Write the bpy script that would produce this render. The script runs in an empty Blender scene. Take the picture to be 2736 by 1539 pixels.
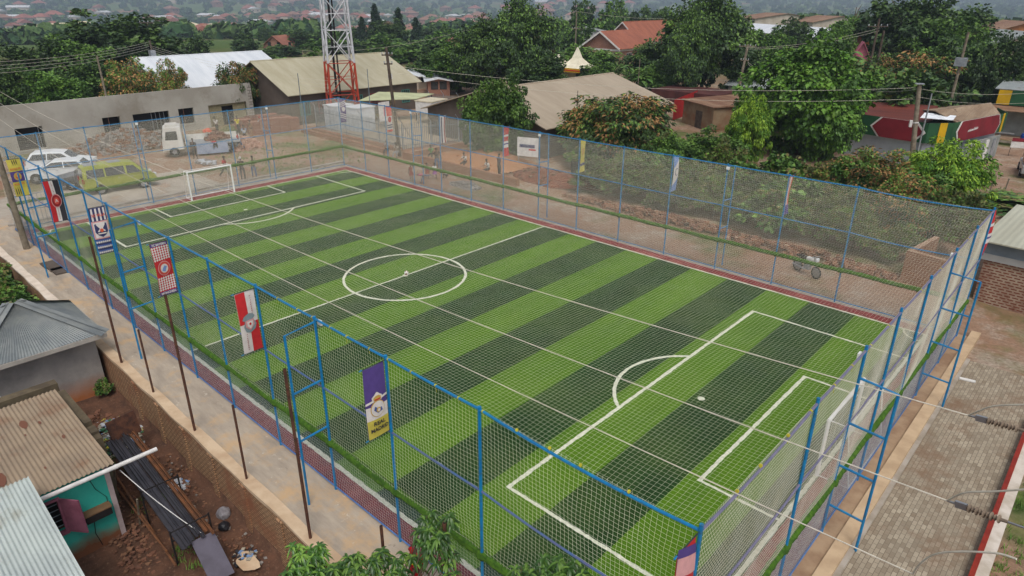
import bpy, bmesh, math, random
import numpy as np
from mathutils import Vector, Matrix
random.seed(7); RNG = np.random.default_rng(7)
PI = math.pi; rad = math.radians
S = bpy.context.scene; COL = S.collection
# ------------------------------------------------------------------ camera
cam_d = bpy.data.cameras.new('camera'); cam = bpy.data.objects.new('camera', cam_d); COL.objects.link(cam)
CP = Vector((47.1309, -30.7033, 12.8633))
CR = Vector((0.733744, 0.679412, 0.004281)); CU = Vector((-0.274465, 0.290638, 0.916624)); CW = Vector((-0.621521, 0.673742, -0.399729))
m3 = Matrix((CR, CU, -CW)).transposed()
cam.matrix_world = Matrix.Translation(CP) @ m3.to_4x4()
cam_d.sensor_width = 36; cam_d.lens = 1792.26 / 2736 * 36; cam_d.clip_start = 0.1; cam_d.clip_end = 20000
S.camera = cam
FPX = 1792.26
# ------------------------------------------------------------------ light: bright overcast
SUN_EL, SUN_AZ = 58, 128
w = bpy.data.worlds.new('World'); S.world = w; w.use_nodes = True
nt = w.node_tree; nt.nodes.clear()
sky = nt.nodes.new('ShaderNodeTexSky'); sky.sky_type = 'NISHITA'; sky.sun_disc = False
sky.sun_elevation = rad(SUN_EL); sky.sun_rotation = rad(SUN_AZ); sky.air_density = 1.0; sky.dust_density = 4.0; sky.ozone_density = 1.0
bg = nt.nodes.new('ShaderNodeBackground'); bg.inputs['Strength'].default_value = 0.13
wo = nt.nodes.new('ShaderNodeOutputWorld')
hs = nt.nodes.new('ShaderNodeHueSaturation'); hs.inputs['Saturation'].default_value = 0.45
nt.links.new(sky.outputs[0], hs.inputs['Color']); nt.links.new(hs.outputs[0], bg.inputs[0]); nt.links.new(bg.outputs[0], wo.inputs[0])
sd = bpy.data.lights.new('sun', 'SUN'); sd.energy = 1.1; sd.angle = rad(24); sd.color = (1, 0.96, 0.9)
sun = bpy.data.objects.new('sun', sd); COL.objects.link(sun)
# sun_rotation is measured clockwise from +Y
dv = Vector((math.sin(rad(SUN_AZ)) * math.cos(rad(SUN_EL)), math.cos(rad(SUN_AZ)) * math.cos(rad(SUN_EL)), math.sin(rad(SUN_EL))))
sun.rotation_euler = dv.to_track_quat('Z', 'Y').to_euler()
S.view_settings.view_transform = 'Standard'; S.view_settings.look = 'None'; S.view_settings.exposure = 0.15; S.view_settings.gamma = 1
S.render.engine = 'CYCLES'
S.cycles.max_bounces = 5; S.cycles.volume_bounces = 0; S.cycles.transparent_max_bounces = 8

# ------------------------------------------------------------------ survey helpers: photograph measurements to metres
def ray(px, py): return CW + CR * ((px - 1368) / FPX) - CU * ((py - 769.5) / FPX)
def P(px, py, z=0.0):
    d = ray(px, py); t = (z - CP.z) / d.z; return CP + d * t
def PD(px, py, D):
    d = ray(px, py); t = D / math.hypot(d.x, d.y); return CP + d * t
def sm(a, b, x):
    t = np.clip((x - a) / (b - a), 0, 1); return t * t * (3 - 2 * t)
def n2(x, y, s=0.0):
    return (np.sin(x * 1.0 + 1.7 * np.sin(y * .6 + s) + s) + np.sin(y * 1.13 + 1.3 * np.sin(x * .7 - s) + 2.1 * s) + .5 * np.sin(2.3 * x + 1.9 * y + 3 * s)) / 2.5

# ------------------------------------------------------------------ tagging
def tag(o, label=None, cat=None, group=None, kind=None):
    if label: o['label'] = label
    if cat: o['category'] = cat
    if group: o['group'] = group
    if kind: o['kind'] = kind
    return o
def empty(name, loc=(0, 0, 0), rz=0, label=None, cat=None, group=None, parent=None):
    o = bpy.data.objects.new(name, None); COL.objects.link(o); o.location = loc; o.rotation_euler = (0, 0, rz); o.empty_display_size = .2
    tag(o, label, cat, group)
    if parent: o.parent = parent
    return o
def dup(o, loc=None, rz=None, scale=None, label=None, group=None, parent=None):
    c = o.copy(); COL.objects.link(c)
    if parent: c.parent = parent
    if loc is not None: c.location = loc
    if rz is not None: c.rotation_euler = (0, 0, rz)
    if scale is not None: c.scale = scale if hasattr(scale, '__len__') else (scale,) * 3
    if label: c['label'] = label
    if group: c['group'] = group
    for ch in list(o.children): dup(ch, parent=c)
    return c

# ------------------------------------------------------------------ materials
def srgb(r, g, b):
    f = lambda v: (v / 255 / 12.92) if v <= 10 else ((v / 255 + .055) / 1.055) ** 2.4
    return (f(r), f(g), f(b))
MATS = {}
def nodes_of(name):
    m = bpy.data.materials.new(name); m.use_nodes = True; n = m.node_tree; b = n.nodes['Principled BSDF']; MATS[name] = m
    return m, n, b
def N(n, t, **k):
    x = n.nodes.new(t)
    for a, v in k.items():
        if a in x.inputs: x.inputs[a].default_value = v
        else: setattr(x, a, v)
    return x
def mixc(n, fac, c1, c2, mode='MIX'):
    x = n.nodes.new('ShaderNodeMix'); x.data_type = 'RGBA'; x.blend_type = mode
    for i, v in ((0, fac), (6, c1), (7, c2)):
        if isinstance(v, (int, float)): x.inputs[i].default_value = v
        elif isinstance(v, tuple): x.inputs[i].default_value = (*v[:3], 1)
        else: n.links.new(v, x.inputs[i])
    return x.outputs[2]
def ramp(n, src, p0, p1):
    r = n.nodes.new('ShaderNodeMapRange'); r.inputs[1].default_value = p0; r.inputs[2].default_value = p1; n.links.new(src, r.inputs[0]); return r.outputs[0]
def noise(n, scale, detail=4, vec=None, rough=.6, dist=0):
    x = N(n, 'ShaderNodeTexNoise', Scale=scale, Detail=detail, Roughness=rough, Distortion=dist)
    if vec is None:
        tc = n.nodes.new('ShaderNodeTexCoord'); vec = tc.outputs['Object']
    n.links.new(vec, x.inputs['Vector']); return x.outputs['Fac']
def bump(n, b, src, strength=.3, dist=.02):
    x = N(n, 'ShaderNodeBump', Strength=strength, Distance=dist); n.links.new(src, x.inputs['Height']); n.links.new(x.outputs[0], b.inputs['Normal'])
def mat(name, col, col2=None, scale=3.0, rough=.8, metal=0, bs=None, bstr=.3, col3=None, scale3=.6, lo=.38, hi=.62, spec=.3):
    if name in MATS: return MATS[name]
    m, n, b = nodes_of(name)
    b.inputs['Roughness'].default_value = rough; b.inputs['Metallic'].default_value = metal; b.inputs['Specular IOR Level'].default_value = spec
    if col2 is None: col2 = tuple(c * .78 for c in col)
    o = mixc(n, ramp(n, noise(n, scale, 5), lo, hi), col, col2)
    if col3 is not None: o = mixc(n, ramp(n, noise(n, scale3, 6, rough=.7), .52, .66), o, col3)
    n.links.new(o, b.inputs['Base Color'])
    if bs: bump(n, b, noise(n, bs, 6), bstr)
    return m
def brickmat(name, c1, c2, mortar, bw=.24, bh=.085, ms=.012, axis='wall', rough=.9, off=.5, col3=None, squash=1):
    m, n, b = nodes_of(name); b.inputs['Roughness'].default_value = rough; b.inputs['Specular IOR Level'].default_value = .2
    tc = n.nodes.new('ShaderNodeTexCoord'); sp = n.nodes.new('ShaderNodeSeparateXYZ'); n.links.new(tc.outputs['Object'], sp.inputs[0])
    cb = n.nodes.new('ShaderNodeCombineXYZ')
    if axis == 'wall':
        a = N(n, 'ShaderNodeMath', operation='ADD'); n.links.new(sp.outputs[0], a.inputs[0]); n.links.new(sp.outputs[1], a.inputs[1])
        n.links.new(a.outputs[0], cb.inputs[0]); n.links.new(sp.outputs[2], cb.inputs[1])
    else:
        n.links.new(sp.outputs[0], cb.inputs[1]); n.links.new(sp.outputs[1], cb.inputs[0])
    t = N(n, 'ShaderNodeTexBrick', Scale=1.0); t.offset = off
    t.inputs['Color1'].default_value = (*c1, 1); t.inputs['Color2'].default_value = (*c2, 1); t.inputs['Mortar'].default_value = (*mortar, 1)
    t.inputs['Mortar Size'].default_value = ms; t.inputs['Brick Width'].default_value = bw; t.inputs['Row Height'].default_value = bh; t.inputs['Mortar Smooth'].default_value = .3
    n.links.new(cb.outputs[0], t.inputs['Vector'])
    o = mixc(n, ramp(n, noise(n, 1.3, 6), .35, .7), t.outputs[0], tuple(x * .62 for x in c1))
    o = mixc(n, .55, t.outputs[0], o)
    if col3: o = mixc(n, ramp(n, noise(n, .5, 6, rough=.75), .5, .68), o, col3)
    n.links.new(o, b.inputs['Base Color']); bump(n, b, t.outputs['Fac'], -.5, .01)
    return m

# ------------------------------------------------------------------ mesh builder
class MB:
    def __init__(s): s.v = []; s.f = []; s.m = []
    def add(s, vs, fs, mi=0):
        k = len(s.v); s.v += [tuple(v) for v in vs]; s.f += [tuple(i + k for i in f) for f in fs]; s.m += [mi] * len(fs); return s
    def hexa(s, p, mi=0):   # 8 points: bottom 4 then top 4
        return s.add(p, [(0, 3, 2, 1), (4, 5, 6, 7), (0, 1, 5, 4), (1, 2, 6, 5), (2, 3, 7, 6), (3, 0, 4, 7)], mi)
    def box(s, x0, x1, y0, y1, z0, z1, mi=0):
        return s.hexa([(x0, y0, z0), (x1, y0, z0), (x1, y1, z0), (x0, y1, z0), (x0, y0, z1), (x1, y0, z1), (x1, y1, z1), (x0, y1, z1)], mi)
    def obox(s, c, sx, sy, sz, rz=0, ry=0, mi=0):
        M = Matrix.Translation(c) @ Matrix.Rotation(rz, 4, 'Z') @ Matrix.Rotation(ry, 4, 'Y')
        p = [M @ Vector((a * sx / 2, b * sy / 2, d * sz / 2)) for d in (-1, 1) for a, b in ((-1, -1), (1, -1), (1, 1), (-1, 1))]
        return s.hexa(p, mi)
    def quad(s, a, b, c, d, mi=0): return s.add([a, b, c, d], [(0, 1, 2, 3)], mi)
    def poly(s, pts, mi=0): return s.add(pts, [tuple(range(len(pts)))], mi)
    def slab(s, pts, dz, mi=0, n=None):     # polygon extruded by a vector
        n = Vector(n) if n else Vector((0, 0, 1)); k = len(pts); q = [Vector(p) + n * dz for p in pts]
        return s.add([*pts, *q], [tuple(reversed(range(k))), tuple(range(k, 2 * k))] + [(i, (i + 1) % k, k + (i + 1) % k, k + i) for i in range(k)], mi)
    def tube(s, path, r, n=8, mi=0, caps=True):
        path = [Vector(p) for p in path]; rs = r if hasattr(r, '__len__') else [r] * len(path); k = len(s.v); up = Vector((0, 0, 1))
        for i, p in enumerate(path):
            d = (path[min(i + 1, len(path) - 1)] - path[max(i - 1, 0)]); d.normalize()
            a = d.cross(up if abs(d.z) < .95 else Vector((1, 0, 0))); a.normalize(); b = d.cross(a)
            for j in range(n):
                t = 2 * PI * j / n; s.v.append(tuple(p + (a * math.cos(t) + b * math.sin(t)) * rs[i]))
        for i in range(len(path) - 1):
            for j in range(n):
                s.f.append((k + i * n + j, k + i * n + (j + 1) % n, k + (i + 1) * n + (j + 1) % n, k + (i + 1) * n + j)); s.m.append(mi)
        if caps:
            s.f.append(tuple(k + j for j in reversed(range(n)))); s.f.append(tuple(k + (len(path) - 1) * n + j for j in range(n))); s.m += [mi, mi]
        return s
    def lathe(s, prof, c=(0, 0, 0), n=16, mi=0, axis='z'):
        k = len(s.v)
        for r_, h in prof:
            for j in range(n):
                t = 2 * PI * j / n; a, b = r_ * math.cos(t), r_ * math.sin(t)
                s.v.append((c[0] + a, c[1] + b, c[2] + h) if axis == 'z' else (c[0] + a, c[1] + h, c[2] + b) if axis == 'y' else (c[0] + h, c[1] + a, c[2] + b))
        for i in range(len(prof) - 1):
            for j in range(n): s.f.append((k + i * n + j, k + i * n + (j + 1) % n, k + (i + 1) * n + (j + 1) % n, k + (i + 1) * n + j)); s.m.append(mi)
        s.f.append(tuple(k + j for j in range(n))); s.f.append(tuple(k + (len(prof) - 1) * n + j for j in range(n))); s.m += [mi, mi]
        return s
    def ico(s, c, r, sub=1, mi=0, jit=0, sc=(1, 1, 1)):
        bm = bmesh.new(); bmesh.ops.create_icosphere(bm, subdivisions=sub, radius=1)
        vs = [(c[0] + v.co.x * r * sc[0] * (1 + random.uniform(-jit, jit)), c[1] + v.co.y * r * sc[1] * (1 + random.uniform(-jit, jit)), c[2] + v.co.z * r * sc[2] * (1 + random.uniform(-jit, jit))) for v in bm.verts]
        fs = [tuple(v.index for v in f.verts) for f in bm.faces]; bm.free(); return s.add(vs, fs, mi)
    def build(s, name, mats, parent=None, smooth=False, bevel=0):
        me = bpy.data.meshes.new(name); me.from_pydata(s.v, [], s.f)
        if not isinstance(mats, (list, tuple)): mats = [mats]
        for m in mats: me.materials.append(m)
        me.polygons.foreach_set('material_index', s.m)
        bm = bmesh.new(); bm.from_mesh(me)
        bmesh.ops.recalc_face_normals(bm, faces=bm.faces)
        if bevel: bmesh.ops.bevel(bm, geom=list(bm.edges), offset=bevel, segments=1, affect='EDGES')
        bm.to_mesh(me); bm.free()
        if smooth: me.polygons.foreach_set('use_smooth', [True] * len(me.polygons))
        me.update(); o = bpy.data.objects.new(name, me); COL.objects.link(o)
        if parent: o.parent = parent
        return o
def np_mesh(name, V, F, mats, mi=None, parent=None, smooth=False):
    V = np.asarray(V, dtype=np.float32); F = np.asarray(F, dtype=np.int32); k = F.shape[1]
    me = bpy.data.meshes.new(name); me.vertices.add(len(V)); me.vertices.foreach_set('co', V.ravel())
    me.loops.add(F.size); me.loops.foreach_set('vertex_index', F.ravel())
    me.polygons.add(len(F)); me.polygons.foreach_set('loop_start', np.arange(0, F.size, k, dtype=np.int32)); me.polygons.foreach_set('loop_total', np.full(len(F), k, dtype=np.int32))
    if not isinstance(mats, (list, tuple)): mats = [mats]
    for m in mats: me.materials.append(m)
    if mi is not None: me.polygons.foreach_set('material_index', np.asarray(mi, dtype=np.int32))
    if smooth: me.polygons.foreach_set('use_smooth', np.ones(len(F), dtype=bool))
    me.update(calc_edges=True); o = bpy.data.objects.new(name, me); COL.objects.link(o)
    if parent: o.parent = parent
    return o
def strings(L, r, a, b):
    """L: lines x points x 3; three-sided cords"""
    nl, npt, _ = L.shape; off = np.array([[math.cos(t) * a[i] + math.sin(t) * b[i] for i in range(3)] for t in (0, 2.094, 4.189)]) * r
    V = (L[:, :, None, :] + off[None, None]).reshape(-1, 3); idx = np.arange(nl * npt * 3).reshape(nl, npt, 3); F = []
    for j in range(3):
        k = (j + 1) % 3; F.append(np.stack([idx[:, :-1, j], idx[:, :-1, k], idx[:, 1:, k], idx[:, 1:, j]], -1).reshape(-1, 4))
    return V, np.concatenate(F)
def joinVF(parts):
    V = []; F = []; k = 0
    for v, f in parts: V.append(v); F.append(f + k); k += len(v)
    return np.concatenate(V), np.concatenate(F)
def text_mesh(txt, size, parent, name, m, M, bold=.0, ext=.002, sx=1.0):
    cu = bpy.data.curves.new(name, 'FONT'); cu.body = txt; cu.size = size; cu.align_x = 'CENTER'; cu.align_y = 'CENTER'; cu.offset = bold; cu.extrude = ext; cu.resolution_u = 2
    t = bpy.data.objects.new(name, cu); COL.objects.link(t); dg = bpy.context.evaluated_depsgraph_get()
    me = bpy.data.meshes.new_from_object(t.evaluated_get(dg)); bpy.data.objects.remove(t); bpy.data.curves.remove(cu)
    me.transform(M @ Matrix.Scale(sx, 4, (1, 0, 0))); me.materials.clear(); me.materials.append(m)
    o = bpy.data.objects.new(name, me); COL.objects.link(o); o.parent = parent; return o

TURF_A, TURF_A2 = srgb(88, 128, 0), srgb(75, 114, 4)
TURF_B, TURF_B2 = srgb(28, 66, 12), srgb(22, 55, 11)
HAZE = .00036
# ------------------------------------------------------------------ terrain
def terr(x, y):
    x = np.asarray(x, float); y = np.asarray(y, float)
    dx, dy = x - 20, y + 12; d = np.hypot(dx, dy); az = np.arctan2(dy, dx)          # azimuth
    far = np.clip(d - 95, 0, None)
    left = sm(rad(108), rad(138), np.where(az < -.5, az + 2 * PI, az))               # valley to the left, plateau to the right
    v = -9 * sm(20, 330, far) - 25 * sm(200, 800, far) + 30 * sm(900, 3300, far) + 5 * n2(x / 170, y / 170, 1.) * sm(100, 500, far)
    p = -6 * sm(20, 500, far) - 26 * sm(350, 900, far) + 32 * sm(1100, 3600, far) + 4 * n2(x / 210, y / 210, 2.) * sm(200, 700, far)
    z = left * v + (1 - left) * p + 6 * n2(x / 420, y / 420, 3.) * sm(900, 1800, far)
    z = z + .05 * n2(x / 2.3, y / 2.3, .3) * sm(1.5, 4, np.maximum(np.maximum(-x, x - 48), np.maximum(-24 - y, y - 1))) - .06
    yard = (1 - sm(-24.62, -24.42, y)) * (1 - sm(36.6, 39.5, x))
    z = z - 1.76 * yard + .12 * n2(x / .9, y / .9, 5) * yard
    z = z + yard * sm(12, 15, x) * .12 * sm(-25.7, -24.6, y) * (1 + .3 * n2(x * 1.1, y * 2, 2))
    z = z - .1 * sm(43.9, 44.4, x) * (1 - sm(52, 60, x))
    return z
def tz(x, y): return float(terr(x, y))
def axis(lo, hi, dense_lo, dense_hi, step, grow):
    a = list(np.arange(dense_lo, dense_hi + .001, step)); s = step; x = a[-1]
    while x < hi: s *= grow; x += s; a.append(x)
    s = step; x = a[0]; b = []
    while x > lo: s *= grow; x -= s; b.append(x)
    return np.array(sorted(b) + a)
gx = axis(-6500, 3500, -30, 50, .8, 1.09); gy = axis(-400, 7000, -34, 12, .4, 1.07)
gy = np.unique(np.concatenate([gy, [-24.62, -24.52, -24.42]]))
X, Y = np.meshgrid(gx, gy, indexing='ij'); Z = terr(X, Y)
idx = np.arange(X.size).reshape(X.shape)
F = np.stack([idx[:-1, :-1], idx[1:, :-1], idx[1:, 1:], idx[:-1, 1:]], -1).reshape(-1, 4)
m, n, b = nodes_of('soil')
b.inputs['Roughness'].default_value = .95; b.inputs['Specular IOR Level'].default_value = .15
geo = n.nodes.new('ShaderNodeNewGeometry'); sp = n.nodes.new('ShaderNodeSeparateXYZ'); n.links.new(geo.outputs['Position'], sp.inputs[0]); pos = geo.outputs['Position']
dirt = mixc(n, ramp(n, noise(n, .16, 6, pos), .4, .62), srgb(160, 136, 116), srgb(148, 112, 88))
dirt = mixc(n, ramp(n, noise(n, .45, 7, pos, .7), .5, .62), dirt, srgb(172, 158, 142))
dirt = mixc(n, ramp(n, noise(n, 6, 5, pos, .7), .35, .75), dirt, srgb(118, 94, 76))
grass = mixc(n, ramp(n, noise(n, 1.2, 6, pos), .35, .65), srgb(84, 104, 44), srgb(58, 76, 34))
ln = N(n, 'ShaderNodeVectorMath', operation='DISTANCE'); ln.inputs[1].default_value = (20, -12, 0); n.links.new(pos, ln.inputs[0])
fd = ramp(n, ln.outputs['Value'], 70, 190)
ga = N(n, 'ShaderNodeMath', operation='ADD'); n.links.new(ramp(n, noise(n, .11, 6, pos, .65), .5, .64), ga.inputs[0]); n.links.new(fd, ga.inputs[1]); ga.use_clamp = True
near = mixc(n, ga.outputs[0], dirt, grass)
fcol = mixc(n, ramp(n, noise(n, .012, 7, pos, .7), .45, .6), srgb(84, 106, 60), srgb(104, 120, 72))
fcol = mixc(n, ramp(n, noise(n, .006, 7, pos, .75), .56, .62), fcol, srgb(150, 110, 84))
vm = N(n, 'ShaderNodeMath', operation='MULTIPLY'); vm.inputs[1].default_value = 1
o = mixc(n, ramp(n, ln.outputs['Value'], 160, 420), near, fcol)
# red soil of the low yard
ym = N(n, 'ShaderNodeMath', operation='MULTIPLY'); n.links.new(ramp(n, sp.outputs[1], -24.35, -24.5), ym.inputs[0]); n.links.new(ramp(n, sp.outputs[0], 12, 17), ym.inputs[1]); ym.use_clamp = True
red = mixc(n, ramp(n, noise(n, 1.6, 8, pos, .75), .38, .62), srgb(104, 74, 58), srgb(76, 56, 46))
red = mixc(n, ramp(n, noise(n, 9, 6, pos, .8), .55, .7), red, srgb(128, 102, 84))
o = mixc(n, ym.outputs[0], o, red)
n.links.new(o, b.inputs['Base Color']); bump(n, b, noise(n, 5, 8, pos, .7), .5, .06)
g = np_mesh('ground', np.stack([X, Y, Z], -1).reshape(-1, 3), F, m, smooth=True); tag(g, kind='structure')

# ------------------------------------------------------------------ paved surfaces and pitch
FX0, FX1, FY0, FY1, FH = 0.0, 43.9, -22.93, 0.0, 5.42
def sheet(name, x0, x1, y0, y1, z, m, th=.05, kind='structure'):
    mb = MB(); mb.box(x0, x1, y0, y1, z - th, z); o = mb.build(name, m); tag(o, kind=kind); return o
m_conc0 = mat('path_concrete_base', srgb(174, 160, 142), srgb(158, 146, 130), .9, .9, bs=30, bstr=.15, col3=srgb(184, 162, 132), scale3=.5)
m_conc, n, b = nodes_of('path_concrete'); b.inputs['Roughness'].default_value = .9; b.inputs['Specular IOR Level'].default_value = .25
tc = n.nodes.new('ShaderNodeTexCoord'); mp = N(n, 'ShaderNodeMapping'); mp.inputs['Scale'].default_value = (.35, 1.6, 1); mp.inputs['Rotation'].default_value = (0, 0, rad(20)); n.links.new(tc.outputs['Object'], mp.inputs[0])
o = mixc(n, ramp(n, noise(n, 1.1, 7, mp.outputs[0], .7), .36, .64), srgb(182, 168, 150), srgb(150, 138, 124)); o = mixc(n, ramp(n, noise(n, .7, 6, None, .7), .5, .66), o, srgb(190, 160, 124)); o = mixc(n, ramp(n, noise(n, 2.6, 7, None, .8), .6, .68), o, srgb(206, 194, 176)); o = mixc(n, ramp(n, noise(n, 1.7, 8, None, .85), .62, .66), o, srgb(122, 112, 100))
n.links.new(o, b.inputs['Base Color']); bump(n, b, noise(n, 14, 6), .25, .02)
m_conc2 = mat('kerb_concrete', srgb(168, 160, 150), srgb(146, 136, 122), 1.3, .9, bs=20, bstr=.2)
m_cap = mat('wall_cap_mortar', srgb(206, 182, 152), srgb(186, 158, 128), 1.2, .9, bs=14, bstr=.3)
m_grey = mat('grey_apron', srgb(172, 162, 148), srgb(150, 140, 126), .5, .95, bs=8, bstr=.3, col3=srgb(170, 136, 112), scale3=.25)
sheet('path', -3.2, 40.5, -24.28, -22.35, 0.0, m_conc, .3)
sheet('plinth_concrete', -.25, .55, -22.93, .35, 0.0, m_conc2, .3)
sheet('plinth_concrete', .55, 43.86, -.16, .3, 0.0, m_conc2, .3)
mb = MB(); mb.box(-1.35, -1.05, -23, .8, -.3, .1); mb.box(-1.05, -.25, -23, .35, -.3, -.03, 1); tag(mb.build('kerb', [m_conc2, m_grey]), kind='structure')
sheet('apron', -9, -1.35, -23.2, -9.6, -.02, m_grey, .1)
# turf
m, n, b = nodes_of('turf'); b.inputs['Roughness'].default_value = .75; b.inputs['Specular IOR Level'].default_value = .25
geo = n.nodes.new('ShaderNodeNewGeometry'); sp = n.nodes.new('ShaderNodeSeparateXYZ'); n.links.new(geo.outputs['Position'], sp.inputs[0]); pos = geo.outputs['Position']
a = N(n, 'ShaderNodeMath', operation='ADD'); a.inputs[1].default_value = -.22; n.links.new(sp.outputs[0], a.inputs[0])
jit = N(n, 'ShaderNodeMath', operation='MULTIPLY_ADD'); jit.inputs[1].default_value = .05; n.links.new(noise(n, 7, 3, pos), jit.inputs[0]); n.links.new(a.outputs[0], jit.inputs[2])
pp = N(n, 'ShaderNodeMath', operation='PINGPONG'); pp.inputs[1].default_value = 2.0; n.links.new(jit.outputs[0], pp.inputs[0])
# floor((x)/2) parity
dv2 = N(n, 'ShaderNodeMath', operation='MULTIPLY'); dv2.inputs[1].default_value = .25; n.links.new(jit.outputs[0], dv2.inputs[0])
fr = N(n, 'ShaderNodeMath', operation='FRACT'); n.links.new(dv2.outputs[0], fr.inputs[0])
gt = N(n, 'ShaderNodeMath', operation='GREATER_THAN'); gt.inputs[1].default_value = .5; n.links.new(fr.outputs[0], gt.inputs[0])
mp = N(n, 'ShaderNodeMapping'); mp.inputs['Scale'].default_value = (1, .12, 1); n.links.new(pos, mp.inputs[0])
la = mixc(n, ramp(n, noise(n, 1.1, 6, mp.outputs[0]), .35, .65), TURF_A, TURF_A2)
da = mixc(n, ramp(n, noise(n, .9, 6, mp.outputs[0]), .35, .65), TURF_B, TURF_B2)
st = mixc(n, gt.outputs[0], la, da)
st = mixc(n, ramp(n, noise(n, 26, 6, pos, .8), .45, 1.1), st, TURF_B)
vz = mixc(n, ramp(n, noise(n, .25, 4, pos), .45, .75), st, srgb(112, 134, 60)); st = mixc(n, .2, st, vz)
n.links.new(st, b.inputs['Base Color']); bump(n, b, noise(n, 60, 4, pos), .6, .02)
sheet('football_turf', 1.4, 43.05, -22.4, -.8, .03, m, .1)
m_track = mat('red_rubber', srgb(132, 50, 50), srgb(112, 40, 42), 3, .9, bs=60, bstr=.4, col3=srgb(152, 84, 78), scale3=.7)
mb = MB(); mb.box(.55, 43.86, -.8, -.16, -.05, .02); mb.box(.55, 43.86, -22.88, -22.4, -.05, .02); mb.box(.55, 1.4, -22.4, -.8, -.05, .02); mb.box(43.05, 43.86, -22.4, -.8, -.05, .02)
tag(mb.build('track_border', m_track), kind='structure')
m_line = mat('line_turf_white', srgb(226, 226, 208), srgb(196, 200, 176), 14, .9, bs=60, bstr=.6)
LN = MB()
def band(path, wd, z=.036, closed=False, jit=.014):
    pts = []; path = [Vector((p[0], p[1], 0)) for p in path]
    dn = []
    for i in range(len(path) - (0 if closed else 1)):
        a_, b_ = path[i], path[(i + 1) % len(path)]; k = max(1, int((b_ - a_).length / .12))
        for j in range(k): dn.append(a_.lerp(b_, j / k))
    if not closed: dn.append(path[-1])
    L = []; K = len(dn)
    for i, p in enumerate(dn):
        q0, q1 = (dn[(i - 1) % K], dn[(i + 1) % K]) if closed else (dn[max(i - 1, 0)], dn[min(i + 1, K - 1)])
        d = (q1 - q0).normalized(); s_ = Vector((-d.y, d.x, 0))
        L.append((p + s_ * (wd / 2 + random.uniform(-jit, jit)), p - s_ * (wd / 2 + random.uniform(-jit, jit))))
    for i in range(K - (0 if closed else 1)):
        a_, b_ = L[i], L[(i + 1) % K]; LN.quad((*a_[0][:2], z), (*a_[1][:2], z), (*b_[1][:2], z), (*b_[0][:2], z))
XL, XR, YF, YN, XC, YC = 1.49, 42.96, -.86, -22.34, 22.24, -11.58
band([(XL, YF), (XR, YF)], .1); band([(XL, YN), (XR, YN)], .14); band([(XL, YF), (XL, YN)], .09, .0364); band([(XR, YF), (XR, YN)], .12, .0364)
band([(XC, YF), (XC, YN)], .09, .0368)
band([(XC + 3.0 * math.cos(t), YC + 3.0 * math.sin(t)) for t in np.linspace(0, 2 * PI, 90)[:-1]], .13, .0372, True)
for sx_, x0, pd, ga_ in ((1, XL, 6.3, 2.5), (-1, XR, 6.22, 2.38)):
    band([(x0, -3.6), (x0 + sx_ * pd, -3.6)], .1, .0368); band([(x0 + sx_ * pd, -3.55), (x0 + sx_ * pd, -19.6)], .13, .0372); band([(x0 + sx_ * pd, -19.55), (x0, -19.55)], .11, .0368)
    band([(x0, -7.66), (x0 + sx_ * ga_, -7.66)], .1, .0368); band([(x0 + sx_ * ga_, -7.61), (x0 + sx_ * ga_, -15.62)], .12, .0372); band([(x0 + sx_ * ga_, -15.57), (x0, -15.57)], .1, .0368)
    sx0 = x0 + sx_ * 4.45; hw = math.acos((pd - 4.45) / 3.0)
    band([(sx0 + sx_ * 3.0 * math.cos(t), -11.62 + 3.0 * math.sin(t)) for t in np.linspace(-hw, hw, 30)], .13, .0376)
    LN.poly([(sx0 + .13 * math.cos(t), -11.62 + .13 * math.sin(t), .038) for t in np.linspace(0, 2 * PI, 14)[:-1]])
    for yc, sy_ in ((YF, -1), (YN, 1)):
        band([(x0 + sx_ * .8 * math.cos(t), yc + sy_ * .8 * math.sin(t)) for t in np.linspace(0, PI / 2, 12)], .09, .0376)
LN.poly([(XC + .14 * math.cos(t), YC + .14 * math.sin(t), .038) for t in np.linspace(0, 2 * PI, 14)[:-1]])
tag(LN.build('pitch_markings', m_line), kind='structure')

# ------------------------------------------------------------------ paved lane on the right
m_pave = brickmat('paving_blocks', srgb(172, 160, 140), srgb(132, 118, 100), srgb(104, 92, 78), .22, .11, .008, 'floor', col3=srgb(124, 100, 80))
sheet('paved_lane', 44.75, 47.05, -30, -1.7, -.13, m_pave, .1)
m_ledge = mat('ledge_mortar', srgb(168, 142, 114), srgb(140, 112, 88), 1.1, .95, bs=9, bstr=.5)
sheet('ledge', 43.86, 44.28, -30, .3, -.02, m_ledge, .4)
m_k = mat('kerb_mortar', srgb(196, 170, 138), srgb(176, 150, 120), 1.2, .95, bs=18, bstr=.3)
mb = MB(); mb.box(44.28, 44.62, -30, .9, -.4, .04); mb.box(44.62, 44.75, -30, -1.7, -.4, -.08, 1); tag(mb.build('kerb', [m_k, m_conc2]), kind='structure')
m_redk = mat('red_painted_kerb', srgb(142, 44, 28), srgb(122, 36, 24), 3, .6); m_whk = mat('white_kerb', srgb(206, 196, 184), srgb(180, 168, 152), 2, .8, bs=12, bstr=.3)
mb = MB(); mb.box(47.05, 47.17, -22, -5.2, -.5, .12); mb.box(47.17, 47.42, -22, -5.2, -.5, .09, 1); tag(mb.build('kerb', [m_redk, m_whk]), kind='structure')
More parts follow.
